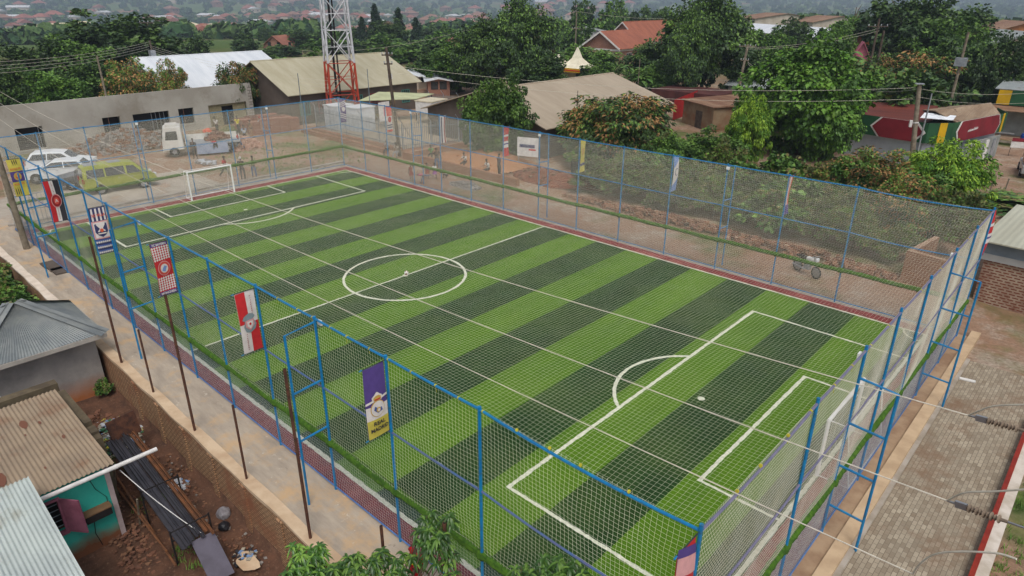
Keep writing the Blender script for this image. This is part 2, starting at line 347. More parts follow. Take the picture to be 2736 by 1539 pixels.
# ------------------------------------------------------------------ the cage: four fences, roof net, banners, goals
m_blue = mat('blue_paint', srgb(0, 126, 180), srgb(0, 108, 164), 5, .38, spec=.5, col3=srgb(52, 100, 128), scale3=9)
m_rust = mat('rusty_steel', srgb(96, 62, 46), srgb(66, 44, 36), 6, .8, bs=20, bstr=.3)
m_turfrail = mat('turf_wrap', srgb(78, 116, 30), srgb(50, 84, 24), 9, .95, bs=70, bstr=1.0)
m_net = mat('net_cord', srgb(240, 236, 220), srgb(228, 222, 200), 2, .8)
m_link = mat('fine_mesh_wire', srgb(126, 138, 158), srgb(104, 118, 140), 3, .6)
m_tie = mat('yellow_tie', srgb(206, 196, 60), srgb(180, 168, 50), 8, .7)
m_white = mat('white_paint', srgb(244, 244, 244), srgb(232, 232, 232), 3, .45, spec=.5)
TURF_Z, MID_Z = 1.57, 3.37
def fence(name, a, b, posts, butts, outw, label, bn=0.0, tiers=(2.15, 3.6), btop=FH - .12, pr=.0, rails=None, cell=.1, rn=None, mr=.0014):
    a = Vector((*a, 0)); b = Vector((*b, 0)); d = (b - a); L = d.length; d.normalize(); o = Vector((*outw, 0))
    root = empty(name, a, 0, label, 'fence', 'blue steel fences around the pitch'); base = Matrix.Translation(-a)
    def put(mb, nm, m, parent=root, **k):
        mb.v = [tuple(Vector(v) - a) for v in mb.v]; return mb.build(nm, m, parent, **k)
    q = lambda t, z, off=0: a + d * t + Vector((0, 0, z)) + o * off
    for t in posts:
        j = random.uniform(-.02, .02)
        mb = MB(); mb.tube([q(t, -.1), q(t, FH + pr)], .036, 8); mb.tube([q(t, FH - .01), q(t, FH + .03)], .041, 8)
        put(mb, 'post', m_blue, smooth=False)
    for nm, z, r, dz in (('top_rail', FH - .03, .03, .015), ('mid_rail', MID_Z, .027, .012), ('base_rail', .1, .022, .0)):
        mb = MB(); ts = sorted(set([0] + list(posts) + [L])); pts = []
        for i in range(len(ts) - 1):
            gap = ts[i + 1] - ts[i]; sag = (.10 if gap > 4 and z > 3 else dz)
            for k in range(7): f = k / 7; pts.append(q(ts[i] + gap * f, z - 4 * sag * f * (1 - f)))
        pts.append(q(ts[-1], z)); mb.tube(pts, r, 6); put(mb, nm, (rails or {}).get(nm, m_blue))
    if 1:
        mb = MB(); K = int(L / .09); pts = []; rs = []
        for i in range(K + 1):
            t = L * i / K; near = min(abs(t - p) for p in posts)
            pts.append(q(t, TURF_Z + .012 * math.sin(t * 2.1), -.03 + .01 * math.sin(t * 1.3))); rs.append(.088 + random.uniform(0, .024) + (.03 if near < .1 else 0))
        mb.tube(pts, rs, 7); put(mb, 'turf_wrapped_rail', m_turfrail)
    for t in butts:
        mb = MB(); D = .86; mb.tube([q(t, btop, 0), q(t, btop - .08, D), q(t, -.1, D)], .034, 8)
        for z in tiers: mb.tube([q(t, z, 0), q(t, z - .06, D)], .031, 8)
        put(mb, 'buttress', m_blue)
        mb = MB(); mb.obox(q(t, FH - .16, -.1) + d * .06, .16, .05, .13, math.atan2(d.y, d.x)); put(mb, 'white_plate', m_white)  # small plain white plate near the post top, gives no light
    # upper cord net, slack and uneven
    c = .1; z0, z1 = .06, FH - .03
    def pt(t, z):
        wx = .075 * n2(t * 1.1 + bn, z * 1.7, 1) + .012 * n2(t * 7, z * 8, bn); e = np.sin(np.clip((z - z0) / (z1 - z0), 0, 1) * PI) ** .5
        wz = .1 * n2(t * 1.4, z * 1.2 + bn, 2) + .1 * np.abs(np.sin(t * 3.3)) * np.clip((z - 3.5) / 2, 0, 1) + .012 * n2(t * 9, z * 7, 4)
        u = t + wx * e; zz = z - wz * e; off = -.035 + .06 * n2(t * .9, z * .8, bn + 5) * e
        bx = np.array(d); ob = np.array(o)
        return np.stack([u * bx[0] + off * ob[0], u * bx[1] + off * ob[1], zz], -1)
    ts = np.arange(cell / 2, L, cell); zs = np.linspace(z0, z1, 30); T, Zz = np.meshgrid(ts, zs, indexing='ij')
    rn = rn or NET_R; parts = [strings(pt(T, Zz), rn, tuple(d), tuple(o))]
    zs = np.arange(z0, z1 + .01, c); ts = np.arange(0, L + .01, .22); Zz, T = np.meshgrid(zs, ts, indexing='ij')
    parts.append(strings(pt(T, Zz), rn, (0, 0, 1), tuple(o)))
    V, F = joinVF(parts); np_mesh('cord_net', V, F, m_net, parent=root)
    # fine wire mesh below the turf-wrapped rail
    c = .055; zt = TURF_Z - .03; h = zt - .1; parts = []
    for sgn in (1, -1):
        ts = np.arange(0, L - h, c); s0 = ts if sgn > 0 else ts + h
        A = np.stack([s0 * d.x + .02 * o.x, s0 * d.y + .02 * o.y, np.full_like(s0, .1)], -1); B = A + np.array([sgn * h * d.x, sgn * h * d.y, h])
        parts.append(strings(np.stack([A, B], 1), mr, (0, 0, 1), tuple(o)))
    V, F = joinVF(parts); np_mesh('fine_mesh', V, F, m_link, parent=root)
    return root, put, q
NET_R = .0021
m_mauve = mat('weathered_pipe', srgb(122, 118, 140), srgb(104, 104, 130), 3, .5); m_lblue = mat('pale_blue_pipe', srgb(86, 134, 196), srgb(74, 118, 180), 3, .5)
xs = [3.0 * i for i in range(1, 14)]; xn = [3.75, 6.6, 9.6, 12.65, 15.8, 18.5, 21.4, 24.35, 27.2, 30.2, 33.2, 36.1, 39.1]
fn, putn, qn = fence('near_fence' if 0 else 'cage_fence', (0, FY0), (FX1, FY0), xn, [xn[2], xn[6], xn[10]], (0, -1), 'long blue fence beside the concrete path, with perpendicular club banners outside', 1, rails=dict(mid_rail=mat('mid_pipe', srgb(72, 104, 152), srgb(96, 100, 136), 3, .5), base_rail=m_lblue))
ff, putf, qf = fence('cage_fence', (0, 0), (FX1, 0), [0] + xs, [9, 21, 33], (0, 1), 'long blue fence on the far touchline beside the dirt road', 3, rn=.0016, mr=.0008)
fl, putl, ql = fence('cage_fence', (0, 0), (0, FY0), [3.05, 6.1, 9.05, 12.2, 15.05, 18.1, 20.6], [6.1, 15.05], (-1, 0), 'short blue fence behind the far goal, before the parked cars', 5, rn=.0014, mr=.0008)
fr, putr, qr = fence('cage_fence', (FX1, 0), (FX1, FY0), [0, 3.05, 6.17, 9.35, 12.35, 15.15, 18.15, 22.93], [6.17, 15.15], (1, 0), 'short blue fence behind the near goal, along the paved lane', 7, tiers=(.9, 2.15, 3.4), btop=4.66, pr=.1, rails=dict(top_rail=m_mauve, mid_rail=m_mauve, base_rail=m_lblue), cell=.06, rn=.003)
for (pt_, q_, ts, o_) in ((putn, qn, [30.2, 31.4, 32.4, 33.1, 33.9, 34.6, 35.5, 36.2, 37, 37.8, 38.5, 39.2, 40.1, 40.9, 41.6, 42.6], 0), (putr, qr, [4.5, 6.2, 8.2, 10.4, 12.2, 13.4, 14.8, 16.1, 17.2, 18.5, 19.6, 20.8, 21.7], 0)):
    for t in ts:
        mb = MB(); c_ = q_(t, FH - .035)
        e = (q_(t + .02, FH - .035) - c_)
        mb.tube([c_ - e * .7, c_ + e * .7], .034, 8); mb.tube([c_ + Vector((0, 0, -.03)), c_ + Vector((random.uniform(-.03, .03), random.uniform(-.03, .03), -.1 - random.random() * .1))], .005, 4)
        pt_(mb, 'rope_tie', m_tie)
# steel gate in the near fence at the far-left corner
gt_ = empty('gate', (.2, -21.9, 0), 0, 'grey barred steel gate beside the leaning wooden pole at the left corner', 'gate')
m_gsteel = mat('grey_steel', srgb(128, 138, 144), srgb(104, 114, 122), 5, .5, metal=.3)
mb = MB()
for z in (.15, 1.1, 2.0): mb.tube([(-.1, -1.0, z), (-.1, .9, z)], .025, 6)
mb.build('frame', m_gsteel, gt_)
for k in range(10): MB().tube([(-.1, -1.0 + .21 * k, .15), (-.1, -1.0 + .21 * k, 2.0)], .013, 5).build('bar', m_gsteel, gt_)

# roof net
ROOF_R = .0015
def roofpt(x, y):
    u = np.clip(x / FX1, 0, 1); v = np.clip(-y / 22.93, 0, 1); e = (np.sin(PI * u) * np.sin(PI * v)) ** .55
    z = FH - .05 - .42 * e - .10 * e * n2(x * .5, y * .5, 2)
    z = z - .16 * np.sin(np.clip((x - 39) / 4.9, 0, 1) * PI) * np.exp(y / 1.2) - .16 * np.sin(np.clip((x - 39) / 4.9, 0, 1) * PI) * np.exp(-(y + 22.93) / 1.2)
    wx = (.075 * n2(x * .9, y * .8, 6) + .018 * n2(x * 5, y * 6, 7)) * e; wy = (.075 * n2(x * .8, y * .9, 8) + .018 * n2(x * 6, y * 5, 9)) * e
    return np.stack([x + wx, y + wy, z + .01 * n2(x * 4, y * 4, 3)], -1)
c = .1; ys = np.arange(-22.9, 0, c); xx = np.arange(.03, 43.9, .2); YY, XX = np.meshgrid(ys, xx, indexing='ij')
parts = [strings(roofpt(XX, YY), ROOF_R, (0, 1, 0), (0, 0, 1))]
xs2 = np.arange(.05, 43.9, c); yy = np.arange(-22.93, .001, .2); XX, YY = np.meshgrid(xs2, yy, indexing='ij')
parts.append(strings(roofpt(XX, YY), ROOF_R, (1, 0, 0), (0, 0, 1)))
V, F = joinVF(parts); rn = np_mesh('roof_net', V, F, m_net); tag(rn, 'cream cord net stretched flat over the whole pitch on the fence tops', 'net')

# goals
def goal(loc, sx, label):
    root = empty('goal', loc, 0, label, 'goal', 'white goals on the pitch'); W2, H, D = 1.5, 1.95, .88
    mb = MB(); mb.tube([(0, -W2, .03), (0, -W2, H)], .055, 8); mb.build('goalpost', m_white, root)
    mb = MB(); mb.tube([(0, W2, .03), (0, W2, H)], .055, 8); mb.build('goalpost', m_white, root)
    MB().tube([(0, -W2 - .04, H), (0, W2 + .04, H)], .055, 8).build('crossbar', m_white, root)
    mb = MB()
    for s_ in (-1, 1):
        mb.tube([(0, s_ * W2, H), (sx * D * .6, s_ * W2, H), (sx * D, s_ * W2, .05), (0, s_ * W2, .05)], .018, 6)
    mb.tube([(sx * D, -W2, .05), (sx * D, W2, .05)], .028, 6); mb.tube([(sx * D * .6, -W2, H), (sx * D * .6, W2, H)], .018, 6)
    mb.build('back_frame', m_white, root)
    prof = [(0, H), (sx * D * .6, H - .02), (sx * D * .82, H * .45), (sx * D, .06)]
    pr = []
    for i in range(3):
        for k in range(5): f = k / 5; pr.append((prof[i][0] * (1 - f) + prof[i + 1][0] * f, prof[i][1] * (1 - f) + prof[i + 1][1] * f))
    pr.append(prof[-1]); pr = np.array(pr); ys = np.arange(-W2, W2 + .01, .1); T = np.arange(len(pr))
    A = np.zeros((len(ys), len(pr), 3)); A[:, :, 0] = pr[None, :, 0]; A[:, :, 2] = pr[None, :, 1]; A[:, :, 1] = ys[:, None]
    A[:, :, 2] -= .06 * np.sin(np.linspace(0, PI, len(pr)))[None] * (1 + .3 * np.sin(ys * 3))[:, None]
    parts = [strings(A, .0025, (0, 1, 0), (1, 0, 0)), strings(A.transpose(1, 0, 2).copy(), .0025, (0, 0, 1), (1, 0, 0))]
    for s_ in (-1, 1):
        for z in np.arange(.1, H, .1):
            xe = np.interp(z, pr[::-1, 1], np.abs(pr[::-1, 0])) * sx; parts.append(strings(np.array([[[0, s_ * W2, z], [xe, s_ * W2, z]]]), .0025, (0, 0, 1), (0, 1, 0)))
        for x in np.arange(.1, D, .1):
            ze = np.interp(x, np.abs(pr[:, 0]), pr[:, 1]); parts.append(strings(np.array([[[sx * x, s_ * W2, .05], [sx * x, s_ * W2, ze]]]), .0025, (1, 0, 0), (0, 1, 0)))
    V, F = joinVF(parts); np_mesh('goal_net', V, F, m_net, parent=root)
goal((1.45, -11.62, .03), -1, 'white goal at the far end, people standing behind it')
goal((42.98, -11.55, .03), 1, 'white goal at the near end, half hidden by the side fence net')

# match ball
def ball():
    m, n, b = nodes_of('ball_leather'); b.inputs['Roughness'].default_value = .4
    v = N(n, 'ShaderNodeTexVoronoi', Scale=14.0); tc = n.nodes.new('ShaderNodeTexCoord'); n.links.new(tc.outputs['Object'], v.inputs['Vector'])
    r = n.nodes.new('ShaderNodeValToRGB'); r.color_ramp.interpolation = 'CONSTANT'; r.color_ramp.elements[0].color = (.75, .72, .66, 1); r.color_ramp.elements[1].position = .62; r.color_ramp.elements[1].color = (.25, .06, .05, 1)
    sp = n.nodes.new('ShaderNodeSeparateColor'); n.links.new(v.outputs['Color'], sp.inputs[0]); n.links.new(sp.outputs[0], r.inputs[0]); n.links.new(r.outputs[0], b.inputs['Base Color'])
    mb = MB(); mb.ico((0, 0, 0), .112, 3); o = mb.build('football', m, smooth=True); o.location = (22.24, -11.5, .15); tag(o, 'white and maroon football on the centre spot', 'ball')
ball()

# ------------------------------------------------------------------ club banners, hung square to the fence
BC = {k: mat('cloth_' + k, v, tuple(x * .88 for x in v), 6, .75, bs=40, bstr=.15) for k, v in dict(white=srgb(222, 216, 212), red=srgb(196, 44, 48), purple=srgb(84, 66, 132), yellow=srgb(206, 192, 84), navy=srgb(58, 62, 104), blue=srgb(72, 96, 158), black=srgb(52, 50, 56), grey=srgb(134, 150, 156), gold=srgb(202, 168, 84), pink=srgb(214, 160, 160), sky=srgb(118, 150, 206), dred=srgb(150, 36, 40), orange=srgb(214, 96, 66), lred=srgb(212, 84, 72)).items()}
m_rod = mat('banner_rod', srgb(52, 56, 64), None, 4, .6)
class Banner:
    """local a: 0..W away from the post, z: 0..-H; drawn towards +x"""
    def __init__(s, root, side, W, H, ph): s.root, s.side, s.W, s.H, s.ph = root, side, W, H, ph
    def pt(s, a, z, lay):     # a from the left edge as seen from +x (increasing +y)
        y = (a - s.W) if s.side < 0 else a
        bx = s.bend(a, z); sh = .05 * math.sin(PI * -z / s.H) * (-1 if s.side < 0 else 1) * math.cos(s.ph)
        return (bx + lay * .009, y + s.side * .05 + sh, z)
    def bend(s, a, z): return .075 * math.sin(PI * -z / s.H) * math.sin(s.ph + 2.2 * a) + .012 * math.sin(4 * a + s.ph)
    def rect(s, nm, a0, a1, z0, z1, m, lay=1, skew=0, both=False):
        na = max(1, int((a1 - a0) / .1)); nz = max(1, int(abs(z1 - z0) / .12)); mb = MB()
        g = [[s.pt(a0 + (a1 - a0) * i / na, z0 + (z1 - z0) * j / nz + skew * ((i / na) - .5), lay) for j in range(nz + 1)] for i in range(na + 1)]
        for i in range(na):
            for j in range(nz): mb.quad(g[i][j], g[i + 1][j], g[i + 1][j + 1], g[i][j + 1])
        if both:
            g = [[(p[0] - .004, p[1], p[2]) for p in r_] for r_ in g]
            for i in range(na):
                for j in range(nz): mb.quad(g[i][j], g[i][j + 1], g[i + 1][j + 1], g[i + 1][j])
        return s.fin(mb, nm, m)
    def fin(s, mb, nm, m):
        me = bpy.data.meshes.new(nm); me.from_pydata(mb.v, [], mb.f); me.materials.append(m); o = bpy.data.objects.new(nm, me); COL.objects.link(o); o.parent = s.root; return o
    def disc(s, nm, ca, cz, r, m, lay=2, n=20, sq=1, pts=None):
        mb = MB(); P_ = pts or [(math.cos(t) * r, math.sin(t) * r * sq) for t in np.linspace(0, 2 * PI, n + 1)[:-1]]
        c_ = s.pt(ca, cz, lay); q = [s.pt(ca + p[0], cz + p[1], lay) for p in P_]
        for i in range(len(q)): mb.add([c_, q[i], q[(i + 1) % len(q)]], [(0, 1, 2)])
        return s.fin(mb, nm, m)
    def text(s, t, a, z, size, m, lay=3, rot=0, sx=1.0):
        c_ = s.pt(a, z, lay); M = Matrix.Translation(c_) @ Matrix(((0, 0, 1), (1, 0, 0), (0, 1, 0))).to_4x4() @ Matrix.Rotation(rot, 4, 'Z')
        o = text_mesh(t, size, s.root, 'lettering', m, M, .004, .001, sx); b0 = s.bend(a, z)
        for v in o.data.vertices: v.co.x += s.bend(a + v.co.y - c_[1], v.co.z) - b0
        return o
def banner(x, y, side, label, kind, W=.82, H=2.25, ph=0., z=FH - .28):
    root = empty('banner', (x, y + side * .03, FH - .1), 0, label, 'banner', 'club banners hung from the fence posts'); root.scale = (1, .7, .82)
    B = Banner(root, side, W, H, ph)
    for zz, m in ((.02, m_rod), (-H - .01, m_rod)):
        mb = MB(); mb.tube([(0, 0, zz), (0, side * (W + .06), zz)], .013, 6); mb.tube([(0, side * (W + .06), zz), (0, side * (W + .17), zz - .01)], .016, 6, 1); mb.build('rod', [m, m_blue], root)
    base = dict(real='purple', pool='white', bay='red', villa='navy', milan='white', kcca='yellow', red='red', fpur='purple', fred='lred', fwh='white', fyel='yellow', fblue='sky', forg='orange', corner='red')[kind]
    B.rect('cloth', 0, W, 0, -H, BC[base], 0, both=True)
    R_ = B.rect
    if kind == 'real':
        R_('field', 0, W, -1.18, -1.78, BC['white'], 1); R_('field', 0, W, -1.62, -H, BC['yellow'], 1.5); R_('wave', 0, .3, -1.0, -1.07, BC['white'], 1.5, .06); R_('wave', W - .3, W, -.93, -1.0, BC['white'], 1.5, .03)
        B.disc('crest', W / 2, -1.28, .27, BC['gold'], 2); B.disc('crest', W / 2, -1.28, .245, BC['white'], 3)
        B.disc('crest', W / 2, -1.27, 0, BC['blue'], 4, pts=[(-.16, -.02), (-.02, -.14), (.17, -.1), (.13, .02), (-.04, .0), (-.12, .1)]); B.disc('crest', W / 2, -1.3, .08, BC['gold'], 5); B.disc('crest', W / 2, -1.3, .045, BC['white'], 6)
        B.disc('crown', W / 2, -.93, 0, BC['white'], 2, pts=[(-.17, -.1), (.17, -.1), (.2, .03), (.1, .1), (.02, .17), (-.02, .17), (-.1, .1), (-.2, .03)])
        B.disc('crown', W / 2, -.95, 0, BC['gold'], 3, pts=[(-.13, -.06), (.13, -.06), (.15, .03), (.06, .09), (-.06, .09), (-.15, .03)]); R_('crown', W / 2 - .11, W / 2 + .11, -.95, -.99, BC['red'], 4)
        B.text('REAL', W / 2 + .02, -1.76, .185, m_rod, 4, 0, 1.1); B.text('MADRID', W / 2 + .02, -1.97, .185, m_rod, 4, 0, 1.0)
    elif kind == 'pool':
        R_('field', 0, W * .5, 0, -H * .5, BC['red'], 1); R_('field', W * .5, W, -H * .5, -H, BC['red'], 1)
        B.disc('crest', W / 2, -1.12, 0, BC['grey'], 2, pts=[(-.2, -.3), (0, -.36), (.22, -.28), (.3, -.12), (.25, 0), (.16, .12), (.27, .2), (.2, .3), (0, .36), (-.22, .28), (-.3, .16), (-.2, .1), (-.27, -.1)])
        B.disc('crest', W / 2, -1.13, 0, BC['pink'], 3, pts=[(-.19, .13), (.19, .13), (.2, -.1), (0, -.26), (-.2, -.1)]); B.disc('crest', W / 2, -1.13, 0, BC['white'], 4, pts=[(-.13, .08), (.13, .08), (.13, -.08), (0, -.19), (-.13, -.08)]); B.disc('crest', W / 2, -1.14, .05, BC['red'], 5)
        for i, ch in enumerate('LIVERPOOL'):
            B.text(ch, W * .72, -.18 - .075 * i, .06, BC['dred'], 3, -PI / 2); B.text(ch, W * .26, -1.5 - .075 * i, .06, BC['dred'], 3, PI / 2)
    elif kind == 'bay':
        R_('strip', 0, W, 0, -.14, BC['purple'], 1); R_('strip', 0, W, -H + .16, -H, BC['purple'], 1)
        for z0, z1 in ((-.15, -.78), (-1.45, -H + .17)):
            mb = MB()
            nr = int(round((z0 - z1) / .1))
            for j in range(nr):
                for i in range(7):
                    ca = (i + .5) * W / 7; cz = z0 - (j + .5) * .1
                    pts = [B.pt(ca + dx, cz + dz, 1.2) for dx, dz in ((0, .058), (.056, 0), (0, -.058), (-.056, 0))]; mb.quad(*pts)
            B.fin(mb, 'checker_pattern', BC['white'])
        B.disc('crest', W / 2, -1.1, .31, BC['pink'], 2, 28); B.disc('crest', W / 2, -1.1, .28, BC['lred'], 3, 28); B.disc('crest', W / 2, -1.1, .19, BC['white'], 4, 24)
        B.disc('crest', W / 2, -1.1, 0, BC['sky'], 5, pts=[(-.13, -.08), (.02, -.14), (.08, -.02), (.14, .05), (.03, .12), (-.06, .04)])
        B.text('FC BAYERN', W / 2, -.07, .125, BC['white'], 3, 0, 1.0); B.text('MÜNCHEN', W / 2, -H + .08, .135, BC['white'], 3, 0, 1.05)
    elif kind == 'villa':
        for i in range(4): R_('stripe', .07 + i * .2, .16 + i * .2, -.04, -.62, BC['white'], 1)
        R_('panel', 0, W, -.64, -1.5, BC['pink'], 1.5); R_('panel', .07, W - .07, -.7, -1.44, BC['white'], 2)
        B.disc('crest', W / 2, -1.06, 0, BC['navy'], 3, pts=[(-.3, .3), (.3, .3), (.31, -.1), (.18, -.26), (0, -.36), (-.18, -.26), (-.31, -.1)])
        B.disc('crest', W / 2, -1.0, 0, BC['white'], 4, pts=[(-.22, .2), (-.17, .23), (0, .05), (.17, .23), (.22, .2), (.07, 0), (.2, -.12), (.14, -.16), (0, -.05), (-.14, -.16), (-.2, -.12), (-.07, 0)])
        B.disc('crest', W / 2, -1.08, .09, BC['orange'], 5); R_('crest', W / 2 - .2, W / 2 + .2, -1.2, -1.26, BC['white'], 5)
        mb = MB()
        for j in range(3):
            R_('stripe', 0, W, -1.54 - .26 * j, -1.68 - .26 * j, BC['blue'], 1)
            for i in range(8):
                ca = (i + .5) * W / 8; cz = -1.66 - .26 * j
                mb.quad(*[B.pt(ca + dx, cz + dz, 2) for dx, dz in ((0, .07), (.05, 0), (0, -.07), (-.05, 0))])
        B.fin(mb, 'diamond_pattern', BC['white']); B.text('SC VILLA', W / 2, -.36, .17, BC['orange'], 3, 0, 1.0)
    elif kind == 'milan':
        R_('stripe', 0, .3, 0, -H, BC['red'], 1); R_('stripe', .52, W, 0, -H, BC['black'], 1); B.disc('crest', W * .53, -1.12, .3, BC['pink'], 2, 24, 1.25); B.disc('crest', W * .53, -1.12, .26, BC['dred'], 3, 24, 1.25)
        B.disc('crest', W * .53, -1.12, .15, BC['lred'], 4, 18, 1.3); B.text('A', W * .53, -1.12, .26, BC['white'], 5)
        for i in range(9): B.text('ACMILAN1899'[i], .41, -.12 - .08 * i, .05, BC['dred'], 3, -PI / 2); B.text('ACMILAN1899'[i], .41, -1.55 - .07 * i, .05, BC['dred'], 3, -PI / 2)
    elif kind == 'kcca':
        R_('panel', 0, W, -.72, -1.35, BC['purple'], 1); B.disc('crest', W / 2, -1.03, .24, BC['gold'], 2, 24); B.disc('crest', W / 2, -1.03, .15, BC['orange'], 3, 6); B.disc('crest', W / 2, -1.0, .09, BC['yellow'], 4, 4)
        for k in range(3): R_('stripe', .3 + k * .12, .36 + k * .12, -.04, -.3, BC['black'], 1, -.2); R_('stripe', .08 + k * .12, .13 + k * .12, -1.75, -2.15, BC['black'], 1, -.2)
        B.text('KCCA FC', W / 2, -.58, .16, BC['orange'], 3); B.text('KCCA FC', W / 2, -1.5, .16, BC['orange'], 3)
    elif kind == 'corner':
        R_('panel', 0, W, 0, -.5, BC['purple'], 1, -.3); R_('panel', 0, W, -.2, -.62, BC['pink'], 1.5, -.3); B.disc('crest', W / 2, -1.2, .28, BC['white'], 2, 20)
    elif kind == 'fpur':
        for k in range(3): R_('wave', 0, W, -.3 - k * .16, -.38 - k * .16, BC['white'], 1, .2); R_('wave', 0, W, -1.45 - k * .18, -1.53 - k * .18, BC['white'], 1, -.25)
        B.disc('crest', W / 2, -1.0, .22, BC['white'], 2)
    elif kind == 'fred':
        R_('field', 0, W, -.85, -2.05, BC['white'], 1); B.disc('crest', W / 2, -1.15, .26, BC['red'], 2); R_('stripe', 0, W, -1.6, -1.7, BC['navy'], 2); R_('stripe', 0, W, -1.8, -1.9, BC['navy'], 2)
    elif kind == 'fwh':
        R_('stripe', .1, .3, -.1, -H, BC['navy'], 1); R_('stripe', .55, .7, -.1, -H, BC['dred'], 1)
    elif kind == 'fyel': B.disc('crest', W / 2, -.8, .27, BC['gold'], 2); R_('stripe', 0, W, -1.6, -1.8, BC['navy'], 1)
    elif kind == 'fblue': R_('field', 0, W, -.5, -1.6, BC['white'], 1, .5); B.disc('crest', W / 2, -1.0, .24, BC['navy'], 2); B.disc('crest', W / 2, -1.0, .2, BC['white'], 3)
    elif kind == 'forg':
        R_('stripe', .25, .5, 0, -1.7, BC['white'], 1); R_('stripe', 0, W, -1.7, -H, BC['purple'], 1.5)
    elif kind == 'red':
        R_('stripe', 0, W, -.6, -.75, BC['white'], 1); R_('stripe', 0, W, -1.1, -1.6, BC['white'], 1); R_('stripe', 0, W, -1.25, -1.35, BC['purple'], 2)
    return root
nx_ = {i + 1: v for i, v in enumerate(xn)}
banner(nx_[12], FY0, -1, 'purple, white and yellow banner with a crowned crest, nearest of the long row', 'real', ph=.4)
banner(nx_[10], FY0, -1, 'red and white quartered banner with a grey crest, beside the halfway line', 'pool', ph=1.2)
banner(nx_[8], FY0, -1, 'red and white chequered banner with a round crest', 'bay', ph=2.2)
banner(nx_[6], FY0, -1, 'navy striped banner with a shield crest above blue and white diamonds', 'villa', ph=.2)
banner(nx_[4], FY0, -1, 'red, white and black striped banner with an oval red crest', 'milan', ph=2.7)
banner(nx_[2], FY0, -1, 'yellow banner with a purple middle near the leaning wooden pole', 'kcca', ph=1.6)
banner(FX1 - .03, FY0, -1, 'red banner under the nearest fence corner, cut by the bottom of the picture', 'corner', ph=.3)
banner(0, 0, 1, 'purple banner with white waves on the far corner post', 'fpur', ph=.5, W=.75)
banner(6, 0, 1, 'red and white banner with dark stripes on the far fence, near the mast', 'fred', ph=1.5, W=.75)
banner(12, 0, 1, 'narrow white banner with dark edges on the far fence, left of the sand heap', 'fwh', ph=2.5, W=.75)
banner(18, 0, 1, 'pink-red banner with white stripes on the far fence', 'red', ph=3.5, W=.7)
banner(24, 0, 1, 'yellow banner with a round crest on the far fence', 'fyel', ph=2.1, W=.75)
banner(30, 0, 1, 'blue and white banner with a round crest on the far fence', 'fblue', ph=.9, W=.75)
banner(36, 0, 1, 'orange and white striped banner with a purple foot on the far fence', 'forg', ph=3.1, W=.75)
banner(FX1, 0, 1, 'red banner edge-on at the right-hand corner post before the brick building', 'red', ph=.1, W=.75)
# ------------------------------------------------------------------ buildings
def roofmat(name, c1, c2, spots=None, per=.2, axis='y', rough=.6, metal=.0, sc=.35):
    m, n, b = nodes_of(name); b.inputs['Roughness'].default_value = rough; b.inputs['Metallic'].default_value = metal; b.inputs['Specular IOR Level'].default_value = .3
    tc = n.nodes.new('ShaderNodeTexCoord'); wv = N(n, 'ShaderNodeTexWave', Scale=1 / per * .159 * 2 if False else 1 / per / 1.0 * .5, Distortion=.3); wv.bands_direction = axis.upper(); n.links.new(tc.outputs['Object'], wv.inputs['Vector'])
    mp = N(n, 'ShaderNodeMapping'); mp.inputs['Scale'].default_value = (.35, 2.2, 1) if axis == 'y' else (2.2, .35, 1); n.links.new(tc.outputs['Object'], mp.inputs[0])
    o = mixc(n, ramp(n, noise(n, sc, 6, mp.outputs[0], .7), .4, .62), c1, c2)
    if spots: o = mixc(n, ramp(n, noise(n, .9, 7, None, .7), .58, .66), o, spots)
    n.links.new(o, b.inputs['Base Color']); bump(n, b, wv.outputs['Fac'], .5, .03); return m
m_khaki = roofmat('khaki_sheet_roof', srgb(178, 172, 148), srgb(164, 156, 130), per=.25)
m_khaki2 = roofmat('tan_sheet_roof', srgb(170, 156, 136), srgb(158, 144, 124), per=.25)
m_whiter = roofmat('white_sheet_roof', srgb(214, 218, 222), srgb(198, 204, 210), per=.3)
m_greyr = roofmat('grey_sheet_roof', srgb(156, 162, 160), srgb(136, 144, 146), srgb(120, 112, 100), per=.08)
m_rustr = roofmat('rusty_sheet_roof', srgb(150, 120, 96), srgb(118, 84, 64), srgb(96, 60, 44), per=.15)
m_maroonr = roofmat('maroon_sheet_roof', srgb(116, 58, 46), srgb(92, 46, 38), per=.15)
m_tile = roofmat('clay_tile_roof', srgb(156, 94, 70), srgb(136, 80, 60), srgb(122, 74, 58), per=.35)
m_tilefar = mat('red_roof_far', srgb(156, 104, 86), srgb(136, 90, 76), .4)
m_plast = mat('grey_cement_plaster', srgb(170, 167, 158), srgb(152, 148, 138), .35, .95, bs=10, bstr=.15, col3=srgb(142, 136, 124), scale3=.3)
m_darkplast = mat('dark_plaster', srgb(98, 88, 80), srgb(84, 74, 66), .4, .95)
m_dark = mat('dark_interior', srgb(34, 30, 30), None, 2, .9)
m_brk = brickmat('red_brick', srgb(150, 100, 82), srgb(132, 84, 68), srgb(172, 150, 132))
m_brkw = brickmat('rough_brick_wall', srgb(190, 154, 118), srgb(160, 122, 92), srgb(92, 70, 54), .2, .09, .02, col3=srgb(138, 92, 68))
m_brkr = brickmat('mortar_brick_wall', srgb(134, 72, 52), srgb(108, 56, 42), srgb(176, 158, 138), .3, .13, .045, col3=srgb(112, 64, 48))
m_trim = mat('white_trim', srgb(220, 218, 214), None, 3, .6)
m_glass = mat('window_glass', srgb(50, 56, 60), srgb(36, 40, 44), 2, .15, spec=.8)
m_wood = mat('weathered_wood', srgb(134, 124, 108), srgb(104, 94, 80), 3, .9, bs=20, bstr=.4)
m_woodd = mat('dark_pole_wood', srgb(92, 80, 70), srgb(68, 58, 50), 3, .9, bs=20, bstr=.4)
